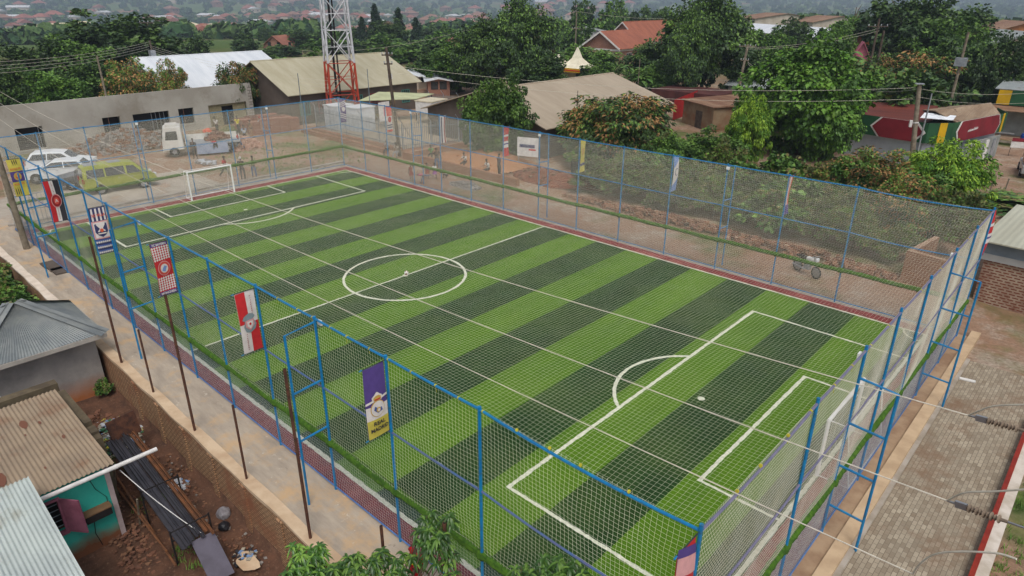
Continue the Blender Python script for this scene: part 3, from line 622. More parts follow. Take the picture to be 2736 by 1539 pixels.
m_orange = mat('unplastered_clay', srgb(166, 112, 70), srgb(146, 94, 58), 1.2, .95)
m_metalg = mat('galvanised_steel', srgb(170, 174, 178), srgb(146, 150, 156), 4, .45, metal=.5)
def win(root, ax, c, u, z, w_, h_, out, frame=m_trim, bars=0, nm='window', glass=None, depth=.06, th=.06):
    """window on a wall whose plane is ax=c; u centre along the wall, out = +1/-1 normal direction"""
    def bx(u0, u1, z0, z1, d0, d1):
        d0, d1 = sorted((c + out * d0, c + out * d1))
        mb = MB(); (mb.box(d0, d1, u0, u1, z0, z1) if ax == 'x' else mb.box(u0, u1, d0, d1, z0, z1)); return mb
    f = MB()
    for a in ((u - w_ / 2, u + w_ / 2, z + h_ / 2 - th, z + h_ / 2), (u - w_ / 2, u + w_ / 2, z - h_ / 2, z - h_ / 2 + th), (u - w_ / 2, u - w_ / 2 + th, z - h_ / 2 + th, z + h_ / 2 - th), (u + w_ / 2 - th, u + w_ / 2, z - h_ / 2 + th, z + h_ / 2 - th)):
        q = bx(*a, 0, depth); f.add(q.v, q.f)
    for k in range(bars):
        uu = u - w_ / 2 + w_ * (k + 1) / (bars + 1); q = bx(uu - .02, uu + .02, z - h_ / 2 + th, z + h_ / 2 - th, .01, depth * .7); f.add(q.v, q.f)
    fo = f.build(nm, frame, root); bx(u - w_ / 2 + th, u + w_ / 2 - th, z - h_ / 2 + th, z + h_ / 2 - th, -.02, .012).build('pane', glass or m_glass, fo); return fo
def gable(name, x0, x1, y0, y1, ze, zr, ridge='y', mroof=None, mwall=None, ov=.5, label='', cat='building', xr=None, base=-.3, th=.08, mg=None, fascia=None, group=None, root=None, wallname='wall'):
    """gabled building; ridge along 'y' at x=xr or along 'x'"""
    root = root or empty(name, ((x0 + x1) / 2, (y0 + y1) / 2, 0), 0, label, cat, group); cx_, cy_ = root.location.x, root.location.y
    a0, a1, b0, b1 = (x0 - cx_, x1 - cx_, y0 - cy_, y1 - cy_)
    sw = (lambda p: p) if ridge == 'y' else (lambda p: (p[1], p[0], p[2]))
    if ridge == 'x': a0, a1, b0, b1 = b0, b1, a0, a1
    r = (a0 + a1) / 2 if xr is None else (xr - (cx_ if ridge == 'y' else cy_))
    mb = MB()
    prof = [(a0, base), (a1, base), (a1, ze - .05), (r, zr - .1), (a0, ze - .05)]
    mb.add([sw((p[0], b, p[1])) for b in (b0, b1) for p in prof], [(0, 1, 2, 3, 4), (5, 6, 7, 8, 9), (0, 1, 6, 5), (1, 2, 7, 6), (2, 3, 8, 7), (3, 4, 9, 8), (4, 0, 5, 9)])
    mb.build(wallname, mwall or m_plast, root)
    mb = MB(); s0 = (zr - ze) / (r - a0 + .001); s1 = (zr - ze) / (a1 - r + .001)
    e0 = (a0 - ov, ze - s0 * ov); e1 = (a1 + ov, ze - s1 * ov)
    for (p, q) in ((e0, (r, zr)), ((r, zr), e1)):
        vs = [sw((p[0], b0 - ov, p[1])), sw((q[0], b0 - ov, q[1])), sw((q[0], b1 + ov, q[1])), sw((p[0], b1 + ov, p[1]))]
        mb.slab(vs, th)
    mb.build('roof', mroof, root)
    MB().tube([sw((r, b0 - ov, zr + th)), sw((r, b1 + ov, zr + th))], .09, 6).build('ridge_cap', mroof, root)
    if fascia:
        mb = MB()
        for b in (b0 - ov - .05, b1 + ov):
            for p, q in ((e0, (r, zr)), ((r, zr), e1)):
                vs = [sw((p[0], b, p[1] - .2)), sw((q[0], b, q[1] - .2)), sw((q[0], b, q[1] + th + .02)), sw((p[0], b, p[1] + th + .02))]
                mb.slab(vs, .05, n=sw((0, 1, 0)))
        mb.build('fascia', fascia, root)
        for e in (e0, e1):
            mb = MB(); mb.tube([sw((e[0], b0 - ov, e[1])), sw((e[0], b1 + ov, e[1]))], .08, 6); mb.build('gutter', fascia, root)
    return root
def local(root): return root.location.x, root.location.y

# long unfinished grey block behind the parked cars (wall plane at x = -24)
root = empty('unfinished_building', (-24.3, -12, 0), rad(2.2), 'long flat-topped grey cement building, unfinished, with dark openings', 'building')
ops = [(-13.4, 2.9, 3.4, 2.6, 1), (-3.9, 2.1, 2.9, 1.9, 1), (1.4, 4.0, 2.9, 2.5, 0), (6.9, 1.7, 2.85, 1.9, 1), (12.9, 4.7, 3.0, 2.6, 0)]
# wall assembled round the openings
H = 4.08; L0, L1 = -22, 17.4; mb = MB(); cur = L0; 
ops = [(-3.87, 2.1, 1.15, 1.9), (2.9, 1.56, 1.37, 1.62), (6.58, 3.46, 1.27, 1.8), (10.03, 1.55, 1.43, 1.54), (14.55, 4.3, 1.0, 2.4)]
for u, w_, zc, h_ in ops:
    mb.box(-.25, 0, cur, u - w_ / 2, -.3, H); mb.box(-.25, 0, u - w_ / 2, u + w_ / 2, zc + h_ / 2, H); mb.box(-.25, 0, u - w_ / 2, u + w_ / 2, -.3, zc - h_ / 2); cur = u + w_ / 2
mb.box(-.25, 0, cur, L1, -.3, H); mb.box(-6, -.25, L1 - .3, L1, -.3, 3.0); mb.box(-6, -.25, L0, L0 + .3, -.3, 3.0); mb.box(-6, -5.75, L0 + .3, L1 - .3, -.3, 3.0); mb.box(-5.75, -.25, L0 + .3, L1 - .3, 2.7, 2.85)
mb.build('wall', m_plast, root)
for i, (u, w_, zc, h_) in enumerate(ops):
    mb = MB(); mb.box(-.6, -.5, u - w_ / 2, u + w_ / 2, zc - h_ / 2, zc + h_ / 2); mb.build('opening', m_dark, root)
    if i < 4:
        mb = MB(); mb.box(-.02, .06, u - w_ / 2 - .12, u + w_ / 2 + .12, zc - h_ / 2 - .1, zc - h_ / 2); mb.build('sill', m_plast, root)
        for k in range(int(w_ / .4)): 
            mb.v, mb.f, mb.m = [], [], []; mb.tube([(-.2, u - w_ / 2 + .4 * (k + .5), zc - h_ / 2), (-.2, u - w_ / 2 + .4 * (k + .5), zc + h_ / 2)], .02, 4)
            if (i in (0, 2)) and k > 3 or i in (1, 3) and k % 2: mb.build('window_bar', m_brk if i in (1, 3) else m_metalg, root)
mb = MB(); mb.box(-.32, -.2, 12.5, 13.9, -.2, 2.19); mb.box(-.32, -.2, 15.2, 16.6, -.2, 2.19); mb.box(-.32, -.2, 13.9, 15.2, 1.95, 2.19); mb.build('block_infill', brickmat('pale_block', srgb(150, 142, 112), srgb(136, 128, 100), srgb(120, 110, 88), .4, .2, .02), root)
mb = MB(); mb.box(-.1, .035, L1 - .4, L1 + .03, -.3, H - .25); mb.build('corner_blocks', brickmat('raw_blocks', srgb(170, 164, 156), srgb(150, 144, 136), srgb(98, 92, 86), .5, .3, .04), root)

# khaki hall behind it
gable('hall', -33, -19.6, 6.9, 24.2, 3.25, 6.05, 'y', m_khaki, m_darkplast, .45, 'large hall with a plain khaki metal roof behind the red and white mast', xr=-26.3)
hall = S.objects['hall']
for k in range(7):
    win(hall, 'x', 6.7 + .001, -7 + 2.3 * k, 1.6, 1.2, 1.5, 1, mat('door_paint%d' % (k % 3), [srgb(70, 140, 128), srgb(150, 60, 52), srgb(150, 128, 90)][k % 3], None), 3, 'window')
gable('warehouse', -46, -31, -.8, 14.2, 3.3, 6.1, 'y', m_whiter, m_plast, .4, 'building under a bright white metal roof beyond the flowering tree', xr=-38.8)
gable('hip_house', -36, -28, -24, -18.2, 3.3, 5.0, 'x', m_greyr, m_orange, .4, 'house with a patched grey roof and bare clay gable behind the long grey block', 'house')
gable('tan_house', -5, 10.2, 13.4, 33.2, 2.7, 5.0, 'y', m_khaki2, m_darkplast, .5, 'low house with a wide tan metal roof between the mango trees', 'house', xr=2.8)
r_ = S.objects['tan_house']; win(r_, 'y', -9.9, 4.2, 1.2, 1.2, 1.1, -1, m_trim, 2); win(r_, 'x', 7.6, -6, 1.4, 1.3, 1.1, 1, m_trim, 2)
# brick house with red tiled roofs
root = gable('brick_house', -50.4, -41.6, 107.5, 146, 3.6, 7.4, 'y', m_tile, m_brk, .6, 'brick bungalow with red clay tile roof and white fascias', 'house', xr=-46, fascia=m_trim, base=-3)
cx_, cy_ = local(root); a0, a1, b0, b1 = -46.4 - cx_, -37.2 - cx_, 93.3 - cy_, 107.4 - cy_; r0 = (a0 + a1) / 2; mb = MB(); prof = [(a0, -3), (a1, -3), (a1, 3.0), (r0, 5.8), (a0, 3.0)]
mb.add([(p[0], b_, p[1]) for b_ in (b0, b1) for p in prof], [(0, 1, 2, 3, 4), (5, 6, 7, 8, 9), (0, 1, 6, 5), (1, 2, 7, 6), (2, 3, 8, 7), (3, 4, 9, 8), (4, 0, 5, 9)]); mb.build('wall', m_brk, root)
rf = (((a0 - .7, 2.65), (r0, 6.0)), ((r0, 6.0), (a1 + .7, 2.65))); mb = MB()
for p, q in rf: mb.slab([(p[0], b0 - .7, p[1]), (q[0], b0 - .7, q[1]), (q[0], b1, q[1]), (p[0], b1, p[1])], .1)
mb.build('roof', m_tile, root); mb = MB()
for p, q in rf: mb.slab([(p[0], b0 - .76, p[1] - .26), (q[0], b0 - .76, q[1] - .26), (q[0], b0 - .76, q[1] + .14), (p[0], b0 - .76, p[1] + .14)], .06, n=(0, 1, 0))
mb.box(a0, a1, b0 - .03, b0, 2.2, 2.6); mb.box(a1, a1 + .03, b0, b1, 2.2, 2.6); mb.box(a1 + .03, a1 + .06, b1 - .6, b1, -1, 2.2); mb.build('fascia', m_trim, root)
win(root, 'y', b0 - .001, r0 + 2.6, .9, 1.8, 1.6, -1, m_trim, 2); win(root, 'y', b0 - .001, r0 - 2.6, .9, 1.8, 1.6, -1, m_trim, 2)
for yy in (-13, -7, 0, 8): win(root, 'x', 4.402, yy, 1.7, 2.2, 1.7, 1, m_trim, 2)
win(root, 'x', a1 + .002, b0 + 4, 1.0, 2.0, 1.5, 1, m_trim, 2); win(root, 'x', a1 + .002, b0 + 9, 1.0, 2.0, 1.5, 1, m_trim, 2)
# small clay hut and red sheet fence
p0, p1, p2 = P(1822, 326), P(1901, 351), P(1930, 318)
hut = empty('clay_hut', p1, math.atan2((p0 - p1).y, (p0 - p1).x), 'small square mud-walled hut with a flat rusty roof', 'hut' ) if 0 else empty('clay_hut', p1, math.atan2((p0 - p1).y, (p0 - p1).x), 'small square mud-walled hut with a low flat rusty roof', 'hut')
Lh, Wh = (p0 - p1).length, 6.5
mb = MB(); mb.box(0, Lh, -Wh, 0, -.3, 2.35); mb.build('wall', mat('mud_wall', srgb(142, 122, 96), srgb(120, 92, 68), .7, .95, col3=srgb(134, 88, 60)), hut)
mb = MB(); mb.hexa([(-.25, -Wh - .3, 2.45), (Lh + .25, -Wh - .3, 2.45), (Lh + .25, .3, 2.4), (-.25, .3, 2.4), (-.25, -Wh - .3, 2.75), (Lh + .25, -Wh - .3, 2.75), (Lh + .25, .3, 2.5), (-.25, .3, 2.5)]); mb.build('roof', m_rustr, hut)
mb = MB(); mb.box(Lh * .35, Lh * .55, .0, .05, -.2, 1.7); mb.build('door', m_woodd, hut)
mb = MB(); a_, b_ = P(1797, 322), P(1858, 298); m_redm = mat('red_tin', srgb(176, 40, 38), srgb(150, 34, 32), 1.5, .6)
mb.slab([a_, b_, b_ + Vector((0, 0, 2.5)), a_ + Vector((0, 0, 2.3))], .06, n=(.3, -.9, 0)); tag(mb.build('tin_fence', m_redm), 'bright red tin sheet fence beside the mud hut', 'fence')
mb = MB(); a_ = P(1755, 290, 0); mb.box(a_.x - 1, a_.x + 8, a_.y, a_.y + 6, -.2, 2.3); r_ = mb.build('shed', mat('maroon_wall', srgb(88, 50, 46), srgb(70, 40, 38), 1, .9)); tag(r_, 'dark maroon tin shed beneath the tall mango tree', 'shed')
a_ = P(1990, 290, 0); gable('grey_shed', a_.x - 3, a_.x + 6, a_.y + 1, a_.y + 9, 2.6, 3.8, 'x', m_greyr, m_plast, .4, 'grey tin-roofed house behind the leaning power pole', 'house')
r_ = S.objects['grey_shed']; win(r_, 'y', -4.001, -1, 1.2, 1, 1.4, -1)

# shops on the right with coloured fascia
root = empty('shop', (30, 33, 0), 0, 'shop with a maroon and green fascia, yellow stripes and white chevrons', 'shop')
m_mar = mat('maroon_paint', srgb(128, 34, 44), srgb(112, 30, 38), 1, .6); m_grn = mat('green_paint', srgb(38, 84, 52), srgb(32, 72, 46), 1, .6); m_yel = mat('yellow_paint', srgb(206, 164, 20), None, 1, .6)
m_palew = mat('pale_shop_wall', srgb(176, 182, 190), srgb(160, 166, 174), .8, .8); m_board = mat('shop_wall', srgb(150, 154, 150), srgb(128, 130, 126), 1, .8)
pts = [Vector((27.6, 33.4, 0)), Vector((34.6, 32.2, 0)), Vector((36.0, 33.8, 0)), Vector((38.2, 43.2, 0)), Vector((37.0, 46.0, 0))]; pts = [p - Vector((30, 33, 0)) for p in pts]
back = [Vector((-2.0, 9.5, 0)), Vector((3, 13.5, 0))]
mb = MB(); inset = [p + (Vector((2, 6, 0)) - p).normalized() * .5 for p in pts]; poly = inset + [Vector((5.5, 13.5, 0)), Vector((-2, 8.5, 0))]
mb.slab([p + Vector((0, 0, -.3)) for p in poly], 2.5); mb.build('wall', m_palew, root)
for i in range(4):
    a_, b_ = pts[i], pts[i + 1]; d = (b_ - a_); L = d.length; d.normalize(); nrm = Vector((d.y, -d.x, 0)); z0, z1 = 2.0, 3.6
    def pl(u0, u1, m, off, sk0=0, sk1=0, nm='fascia'):
        mb = MB(); q = lambda u, z: a_ + d * u + Vector((0, 0, z)) + nrm * off
        zm = (z0 + z1) / 2; v = [q(u0, z0), q(u1, z0), q(u1 + sk1, zm), q(u1, z1), q(u0, z1), q(u0 + sk0, zm)]
        mb.slab(v, .04, n=nrm); return mb.build(nm, m, root)
    pl(0, L, m_grn if i != 1 else m_grn, 0)
    if i == 0: pl(3.3, L - .8, m_trim, .045, -.75, .75); pl(3.5, L - 1.0, m_mar, .09, -.75, .75)
    if i == 1: pl(L * .45, L * .75, m_yel, .045)
    if i == 2: pl(1.2, L - 1.6, m_trim, .045, -.5, .5); pl(1.4, L - 1.8, m_mar, .09, -.5, .5); pl(L - .8, L - .5, m_yel, .045)
    if i == 2:      # the script lettering is too small to read: short brushed strokes of the same length
        rs = random.Random(3)
        for k in range(9):
            u = 2.6 + k * .19; q0 = a_ + d * u + nrm * .14 + Vector((0, 0, 2.62 + .012 * k)); mb = MB()
            mb.tube([q0, q0 + d * .05 + Vector((0, 0, rs.uniform(.14, .26))), q0 + d * .1 + Vector((0, 0, .03)), q0 + d * .15 + Vector((0, 0, rs.uniform(.08, .18)))], .022, 4); mb.build('lettering', m_trim, root)
mb = MB()
mb.hexa([(3.6, .6, 3.0), (5.6, 1.2, 3.0), (7.4, 9.4, 3.0), (5.4, 9.8, 3.0), (3.6, .6, 3.1), (5.6, 1.2, 3.1), (7.4, 9.4, 3.1), (5.4, 9.8, 3.1)])
mb.slab([(1.6, 8.4, 3.3), (4.2, 2.5, 4.1), (6.6, 11.5, 4.0), (3.6, 13.5, 3.3)], .08); mb.slab([(4.2, 2.5, 4.1), (6.2, 2.2, 3.3), (7.7, 10.5, 3.3), (6.6, 11.5, 4.1)], .08)
mb.build('roof', roofmat('weathered_tan_roof', srgb(160, 140, 116), srgb(128, 106, 84), srgb(96, 74, 60), .3, 'x'), root)
mb = MB(); mb.slab([(-2.2, 1.0, 3.0), (3.6, .1, 3.0), (4.2, 4, 3.4), (3, 9, 3.7), (-3, 8.8, 3.5)], .08); mb.build('roof', m_maroonr, root)
mb = MB(); mb.slab([(3.6, .5, 3.75), (5.8, 1.4, 3.7), (5.6, 3.4, 3.8), (3.4, 2.6, 3.9)], .03); mb.build('roof_sheet', mat('bright_white_sheet', srgb(238, 242, 246), None, 2, .5), root)
mb = MB(); mb.slab([(7.0, 2.4, .0), (8.3, 8.6, 0), (8.3, 8.6, 1.9), (7.0, 2.4, 1.9)], .1, n=(.97, -.2, 0)); mb.build('shopfront', m_board, root)
for k in range(4):
    mb = MB(); u = (k + .6) / 4.4; x_, y_ = 7.0 + 1.3 * u, 2.4 + 6.2 * u; mb.obox(Vector((x_ + .14, y_, .9)), .08, .55, 1.7, math.atan2(6.2, 1.3) - PI / 2); mb.build('door', [m_trim, m_metalg][k % 2], root)
root = empty('shop', (39.6, 54, 0), 0, 'second shop at the right edge, green and yellow fascia over a pale wall', 'shop')
mb = MB(); mb.box(-3, 8, 1, 8, -.3, 2.6); mb.build('wall', m_board, root)
mb = MB(); mb.slab([(-4.2, -1, 2.5), (9, -1, 2.5), (9, 1.4, 2.8), (-4.2, 1.4, 2.8)], .06); mb.build('awning', m_rustr, root)
mb = MB(); mb.box(-4.0, 8.4, .8, .86, 2.9, 4.3); mb.build('fascia', m_grn, root); mb = MB(); mb.box(-4.0, -2.9, .74, .8, 2.9, 4.3); mb.build('stripe', m_yel, root); mb = MB(); mb.slab([(1.2, .74, 3.6), (2.0, .74, 2.95), (2.0, .74, 4.25)], .05, n=(0, 1, 0)); mb.build('chevron', m_trim, root)
mb = MB(); mb.slab([(-4.4, .8, 4.35), (9, .8, 4.35), (9, 8.5, 5.2), (-4.4, 8.5, 5.2)], .07); mb.build('roof', m_greyr, root)
win(root, 'y', .999, 1.5, 1.4, 2.0, 1.2, -1, mat('shop_blue', srgb(70, 88, 128), None))
# brick workshop with pale flat roof at the right edge
root = empty('workshop', (47.5, 4.6, 0), rad(-3), 'brick building with a pale flat metal roof at the right edge', 'building')
mb = MB(); mb.box(-3.95, 6, .15, 6.2, -.6, 1.95); mb.build('wall', m_brkr, root)
mb = MB(); mb.box(-4.1, 6.2, 0, 6.3, 1.95, 2.25); mb.build('ring_beam', mat('pale_plaster', srgb(166, 166, 164), srgb(150, 148, 144), .8, .9), root)
mb = MB(); mb.box(-4.0, 6.1, .05, 6.25, 2.25, 2.75); mb.build('eave_wall', mat('grey_blue_fascia', srgb(126, 136, 144), srgb(108, 118, 126), 1, .8), root)
mb = MB(); mb.slab([(-4.3, -.35, 2.85), (6.3, -.35, 2.85), (6.3, 6.7, 3.05), (-4.3, 6.7, 3.05)], .06); mb.build('roof', roofmat('pale_flat_roof', srgb(178, 178, 160), srgb(166, 164, 146), None, .4, 'x'), root)
m_slit = mat('roof_slot', srgb(70, 68, 60), None)
for x_, y_, l_ in ((-2.0, 3.1, 1.3), (-2.1, 1.6, 1.5), (-.1, 1.7, 1.2), (.4, 3.4, 1.0)): MB().box(x_, x_ + l_, y_, y_ + .06, 2.98 + (y_ - 3) * .03, 3.01 + (y_ - 3) * .03).build('lap_joint', m_slit, root)

# ------------------------------------------------------------------ foreground yard, left
def corr(mb, p00, p10, p01, p11, n_wave, amp=.018, seg=6, nv=10, mi=0, jit=.0):
    """corrugated sheet; waves run across p00->p10, ridges along p00->p01"""
    p00, p10, p01, p11 = map(Vector, (p00, p10, p01, p11)); nrm = (p10 - p00).cross(p01 - p00).normalized(); nrm *= (1 if nrm.z > 0 else -1)
    nu = n_wave * seg; g = []
    for j in range(nv + 1):
        v = j / nv; row = []
        for i in range(nu + 1):
            u = i / nu; p = p00.lerp(p10, u).lerp(p01.lerp(p11, u), v); lift = .012 if (v > .5) else 0
            row.append(p + nrm * (amp * math.cos(2 * PI * i / seg) + .01 * math.sin(u * 9 + v * 5) + lift))
        g.append(row)
    k = len(mb.v)
    for r in g: mb.v += [tuple(p) for p in r]
    for j in range(nv):
        for i in range(nu): mb.f.append((k + j * (nu + 1) + i, k + j * (nu + 1) + i + 1, k + (j + 1) * (nu + 1) + i + 1, k + (j + 1) * (nu + 1) + i)); mb.m.append(mi)
ZY = -1.8
# retaining wall
wl = empty('boundary_wall', (20, -24.45, 0), 0, 'long brick boundary wall with a mortar cap below the concrete path', 'wall')
mb = MB(); mb.box(-24, 16.6, -.14, .16, -2.2, -.02); mb.build('wall', m_brkw, wl)
mb = MB()
xs_ = np.arange(-24, 16.61, .6)
for i in range(len(xs_) - 1):
    z0, z1 = [.04 + .025 * math.sin(x * 1.7) for x in (xs_[i], xs_[i + 1])]; y0, y1 = [-.17 - .02 * math.sin(x * 2.3) for x in (xs_[i], xs_[i + 1])]
    mb.hexa([(xs_[i], y0, -.06), (xs_[i + 1], y1, -.06), (xs_[i + 1], .18, -.06), (xs_[i], .18, -.06), (xs_[i], y0, z0), (xs_[i + 1], y1, z1), (xs_[i + 1], .18, z1 - .02), (xs_[i], .18, z0 - .02)], 1 if xs_[i] < -3.4 else 0)
mb.build('cap', [m_cap, mat('cap_pale', srgb(222, 208, 192), srgb(204, 188, 170), 2, .9)], wl)
for k in range(7):
    x = 2.6 + k * 2.05; mb = MB(); mb.box(x, x + .3, -.2, -.141, -2.2, -.12); mb.build('pier', m_brkw, wl)
# rusty posts on the wall
for i, (x, h, lean) in enumerate(((21.26, 5.05, -.02), (24.26, 2.5, 0), (27.56, 4.75, -.03), (30.96, 2.5, -.02), (34.33, 4.95, -.03), (37.6, 2.5, 0), (38.85, 2.9, 0))):
    y = -24.45 if i < 6 else -23.75
    mb = MB(); mb.tube([(0, 0, -.1 if i < 6 else -.05), (lean * h, -lean * h * .4, h)], .042 if h > 2.6 else .035, 8); mb.tube([(lean * h, -lean * h * .4, h + .001), (lean * h, -lean * h * .4, h + .004)], .028, 8, 1)
    o = mb.build('steel_post', [m_rust, m_dark]); o.location = (x, y, 0)
    tag(o, ['tall rusty post at the corner of the grey hip roof', 'short rusty post just past the grey hip roof', 'tall rusty post in front of the red and white quartered banner', 'short rusty post between two tall ones, before the nearer blue ladder', 'tall rusty post nearest the blue ladder buttress', 'short dark post rising beside the mango foliage', 'thick rusty post at the bottom edge, right of the mango foliage'][i], 'post', 'rusty posts on the boundary wall')
# hip-roofed house
hh = empty('grey_roof_house', (17.5, -26.6, ZY), 0, 'small plastered house with a dented grey metal hip roof against the boundary wall', 'house')
mb = MB(); mb.box(-1.1, 2.1, -2.1, 1.85, -.3, 2.35); mb.box(-1.1, 2.103, -2.1, 1.853, 2.35, 2.66, 1)
m_stain, n, b = nodes_of('stained_plaster'); b.inputs['Roughness'].default_value = .95
tc = n.nodes.new('ShaderNodeTexCoord'); sp = n.nodes.new('ShaderNodeSeparateXYZ'); n.links.new(tc.outputs['Object'], sp.inputs[0])
ad = N(n, 'ShaderNodeMath', operation='MULTIPLY_ADD'); ad.inputs[1].default_value = .9; n.links.new(noise(n, 1.2, 6), ad.inputs[0]); n.links.new(sp.outputs[2], ad.inputs[2])
o_ = mixc(n, ramp(n, noise(n, .9, 6), .4, .65), srgb(156, 152, 148), srgb(128, 126, 124)); o_ = mixc(n, ramp(n, ad.outputs[0], 1.45, .55), o_, srgb(158, 98, 58)); n.links.new(o_, b.inputs['Base Color'])
mb.build('wall', [m_stain, m_brkr], hh)
E0 = 2.78; pk = (.35, .0, 4.15); c4 = [(-1.6, -2.4, E0), (2.75, -2.4, E0), (2.75, 2.12, E0), (-1.6, 2.12, E0)]; r0, r1 = Vector((.55, -.2, 4.05)), Vector((.55, .1, 4.05))
mb = MB(); q = [Vector(p) for p in c4]
corr(mb, q[1], q[2], r0, r1, 46, .012, 4); corr(mb, q[2], q[3], r1, r1 + Vector((-.02, 0, 0)), 44, .012, 4); corr(mb, q[3], q[0], r1, r0, 46, .012, 4); corr(mb, q[0], q[1], r0, r0 + Vector((.02, 0, 0)), 44, .012, 4)
m_hip = mat('dented_grey_sheet', srgb(140, 144, 142), srgb(118, 124, 126), 1.2, .5, metal=.2, bs=2.5, bstr=.3, col3=srgb(150, 152, 146), scale3=.5); mb.build('roof', m_hip, hh)
for a_, b_ in ((q[2], r1), (q[3], r1), (q[1], r0), (q[0], r0)):
    mb = MB(); a2 = a_ + Vector((0, 0, .05)); b2 = b_ + Vector((0, 0, .06)); d = (b2 - a2).normalized(); s_ = Vector((-d.y, d.x, 0)).normalized() * .3
    mb.quad(a2 - s_ - Vector((0, 0, .05)), a2 + s_ - Vector((0, 0, .05)), b2 + s_ * .7, b2 - s_ * .7); mb.quad(a2 - s_ * .1 + Vector((0, 0, .05)), a2 + s_ * .1 + Vector((0, 0, .05)), b2 + s_ * .1 + Vector((0, 0, .03)), b2 - s_ * .1 + Vector((0, 0, .03))); mb.build('hip_flashing', m_hip, hh)
mb = MB(); mb.obox(Vector((2.76, -.14, E0 - .09)), .05, 4.5, .16); mb.obox(Vector((.6, 2.13, E0 - .09)), 4.3, .05, .16); mb.build('fascia', mat('pale_board', srgb(170, 164, 156), None, 2, .8), hh)
# shack with turquoise wall
sh = empty('turquoise_shack', (25.5, -28.8, ZY), 0, 'shack with a turquoise wall, open pink shutters and stained corrugated roof', 'house')
m_turq, n, b = nodes_of('turquoise_plaster'); b.inputs['Roughness'].default_value = .9
tc = n.nodes.new('ShaderNodeTexCoord'); sp = n.nodes.new('ShaderNodeSeparateXYZ'); n.links.new(tc.outputs['Object'], sp.inputs[0])
ad = N(n, 'ShaderNodeMath', operation='MULTIPLY_ADD'); ad.inputs[1].default_value = .7; n.links.new(noise(n, 1.6, 6), ad.inputs[0]); n.links.new(sp.outputs[2], ad.inputs[2])
o_ = mixc(n, ramp(n, noise(n, 1.1, 6), .4, .65), srgb(36, 158, 144), srgb(60, 172, 156)); o_ = mixc(n, ramp(n, ad.outputs[0], .95, .45), o_, srgb(116, 72, 44)); n.links.new(o_, b.inputs['Base Color'])
mb = MB(); XW = 2.85
for a in ((1.7, -2.2, -1.35, 0, 2.45), ): pass
mb.box(XW - .2, XW, .3, 1.62, -.3, 2.5); mb.box(XW - .2, XW, -3.0, -1.02, -.3, 2.5); mb.box(XW - .2, XW, -1.02, .3, 2.1, 2.5); mb.box(XW - .2, XW, -1.02, .3, -.3, 1.0); mb.box(-1.6, XW - .2, 1.42, 1.6, -.3, 2.52); mb.box(-1.6, -1.4, -3.0, 1.42, -.3, 2.75)
mb.build('wall', m_turq, sh)
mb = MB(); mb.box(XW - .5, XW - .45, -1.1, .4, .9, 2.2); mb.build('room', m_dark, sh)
m_pink = mat('pink_shutter', srgb(150, 92, 112), srgb(128, 74, 92), 2.5, .8, bs=12, bstr=.2)
wf = MB()
for a in ((-1.07, .35, 2.08, 2.15), (-1.07, .35, .93, 1.01), (-1.07, -1.0, 1.01, 2.08), (.28, .35, 1.01, 2.08), (-.68, -.62, 1.01, 2.08)): wf.box(XW - .1, XW + .06, a[0], a[1], a[2], a[3])
wo_ = wf.build('window', m_pink, sh)
for k in range(5): MB().tube([(XW - .12, -.62, 1.15 + .18 * k), (XW - .12, .28, 1.15 + .18 * k)], .012, 5).build('window_bar', m_gsteel, wo_)
mb = MB(); mb.obox(Vector((XW + .26, .5, 1.55)), .6, .04, 1.12, rad(36)); mb.build('shutter', m_pink, sh)
mb = MB(); mb.obox(Vector((XW + .22, -1.28, 1.5)), .5, .04, 1.12, rad(-48)); mb.build('shutter', m_pink, sh)
mb = MB(); mb.box(XW, XW + .3, .72, 1.42, 1.3, 1.34, 0); mb.box(XW, XW + .28, .74, 1.4, 1.06, 1.3, 1); mb.build('wall_ledge', [mat('ledge_top', srgb(120, 92, 66), None, 4, .9), m_dark], sh)
mb = MB(); mb.box(XW, XW + .03, 1.5, 1.63, -.1, 2.45); mb.build('corner_band', mat('pinkish_corner', srgb(176, 160, 160), None, 3, .9), sh)
mb = MB(); mb.tube([(XW + .02, 1.1, 2.4), (XW + .03, 1.2, 1.9), (XW + .03, 1.4, 1.5), (XW + .03, 1.38, 1.16)], .008, 5); mb.tube([(XW + .02, .95, .88), (XW + .02, .9, .5), (XW + .02, .98, 0)], .01, 5); mb.build('cable', m_dark, sh)
mb = MB(); mb.box(XW + .001, XW + .05, -2.0, -.55, 2.2, 2.3); mb.build('vent_board', m_pink, sh)
m_tanc = mat('stained_corrugated', srgb(156, 138, 116), srgb(140, 124, 106), .8, .75, col3=srgb(134, 106, 84), scale3=.7)
mrs, n, b = nodes_of('roof_spots'); b.inputs['Base Color'].default_value = (*srgb(112, 70, 50), 1)
mb = MB(); e0, e1, k0, k1 = Vector((3.15, -3.6, 2.62)), Vector((3.15, 1.75, 2.62)), Vector((-1.7, -3.6, 2.95)), Vector((-1.7, 1.7, 2.95)); corr(mb, e0, e1, k0, k1, 46, .02, 6, 12)
mb.build('roof', m_tanc, sh)
for k in range(16):
    u, v = random.random(), random.random(); p = e0.lerp(e1, .15 + .8 * u).lerp(k0.lerp(k1, .15 + .8 * u), v) + Vector((0, 0, .035)); r_ = random.uniform(.03, .09) if k > 5 else random.uniform(.12, .2)
    mb = MB(); mb.poly([p + Vector((r_ * 1.6 * math.cos(t) * random.uniform(.7, 1.2), r_ * .7 * math.sin(t), -.13 * r_ * 1.6 * math.cos(t))) for t in np.linspace(0, 2 * PI, 9)[:-1]]); mb.build('rust_patch', mrs, sh)
gp = empty('gutter_pipe', (28.75, -27.4, ZY + 2.56), 0, 'white plastic gutter pipe along the shack eave, sticking out past its corner', 'pipe')
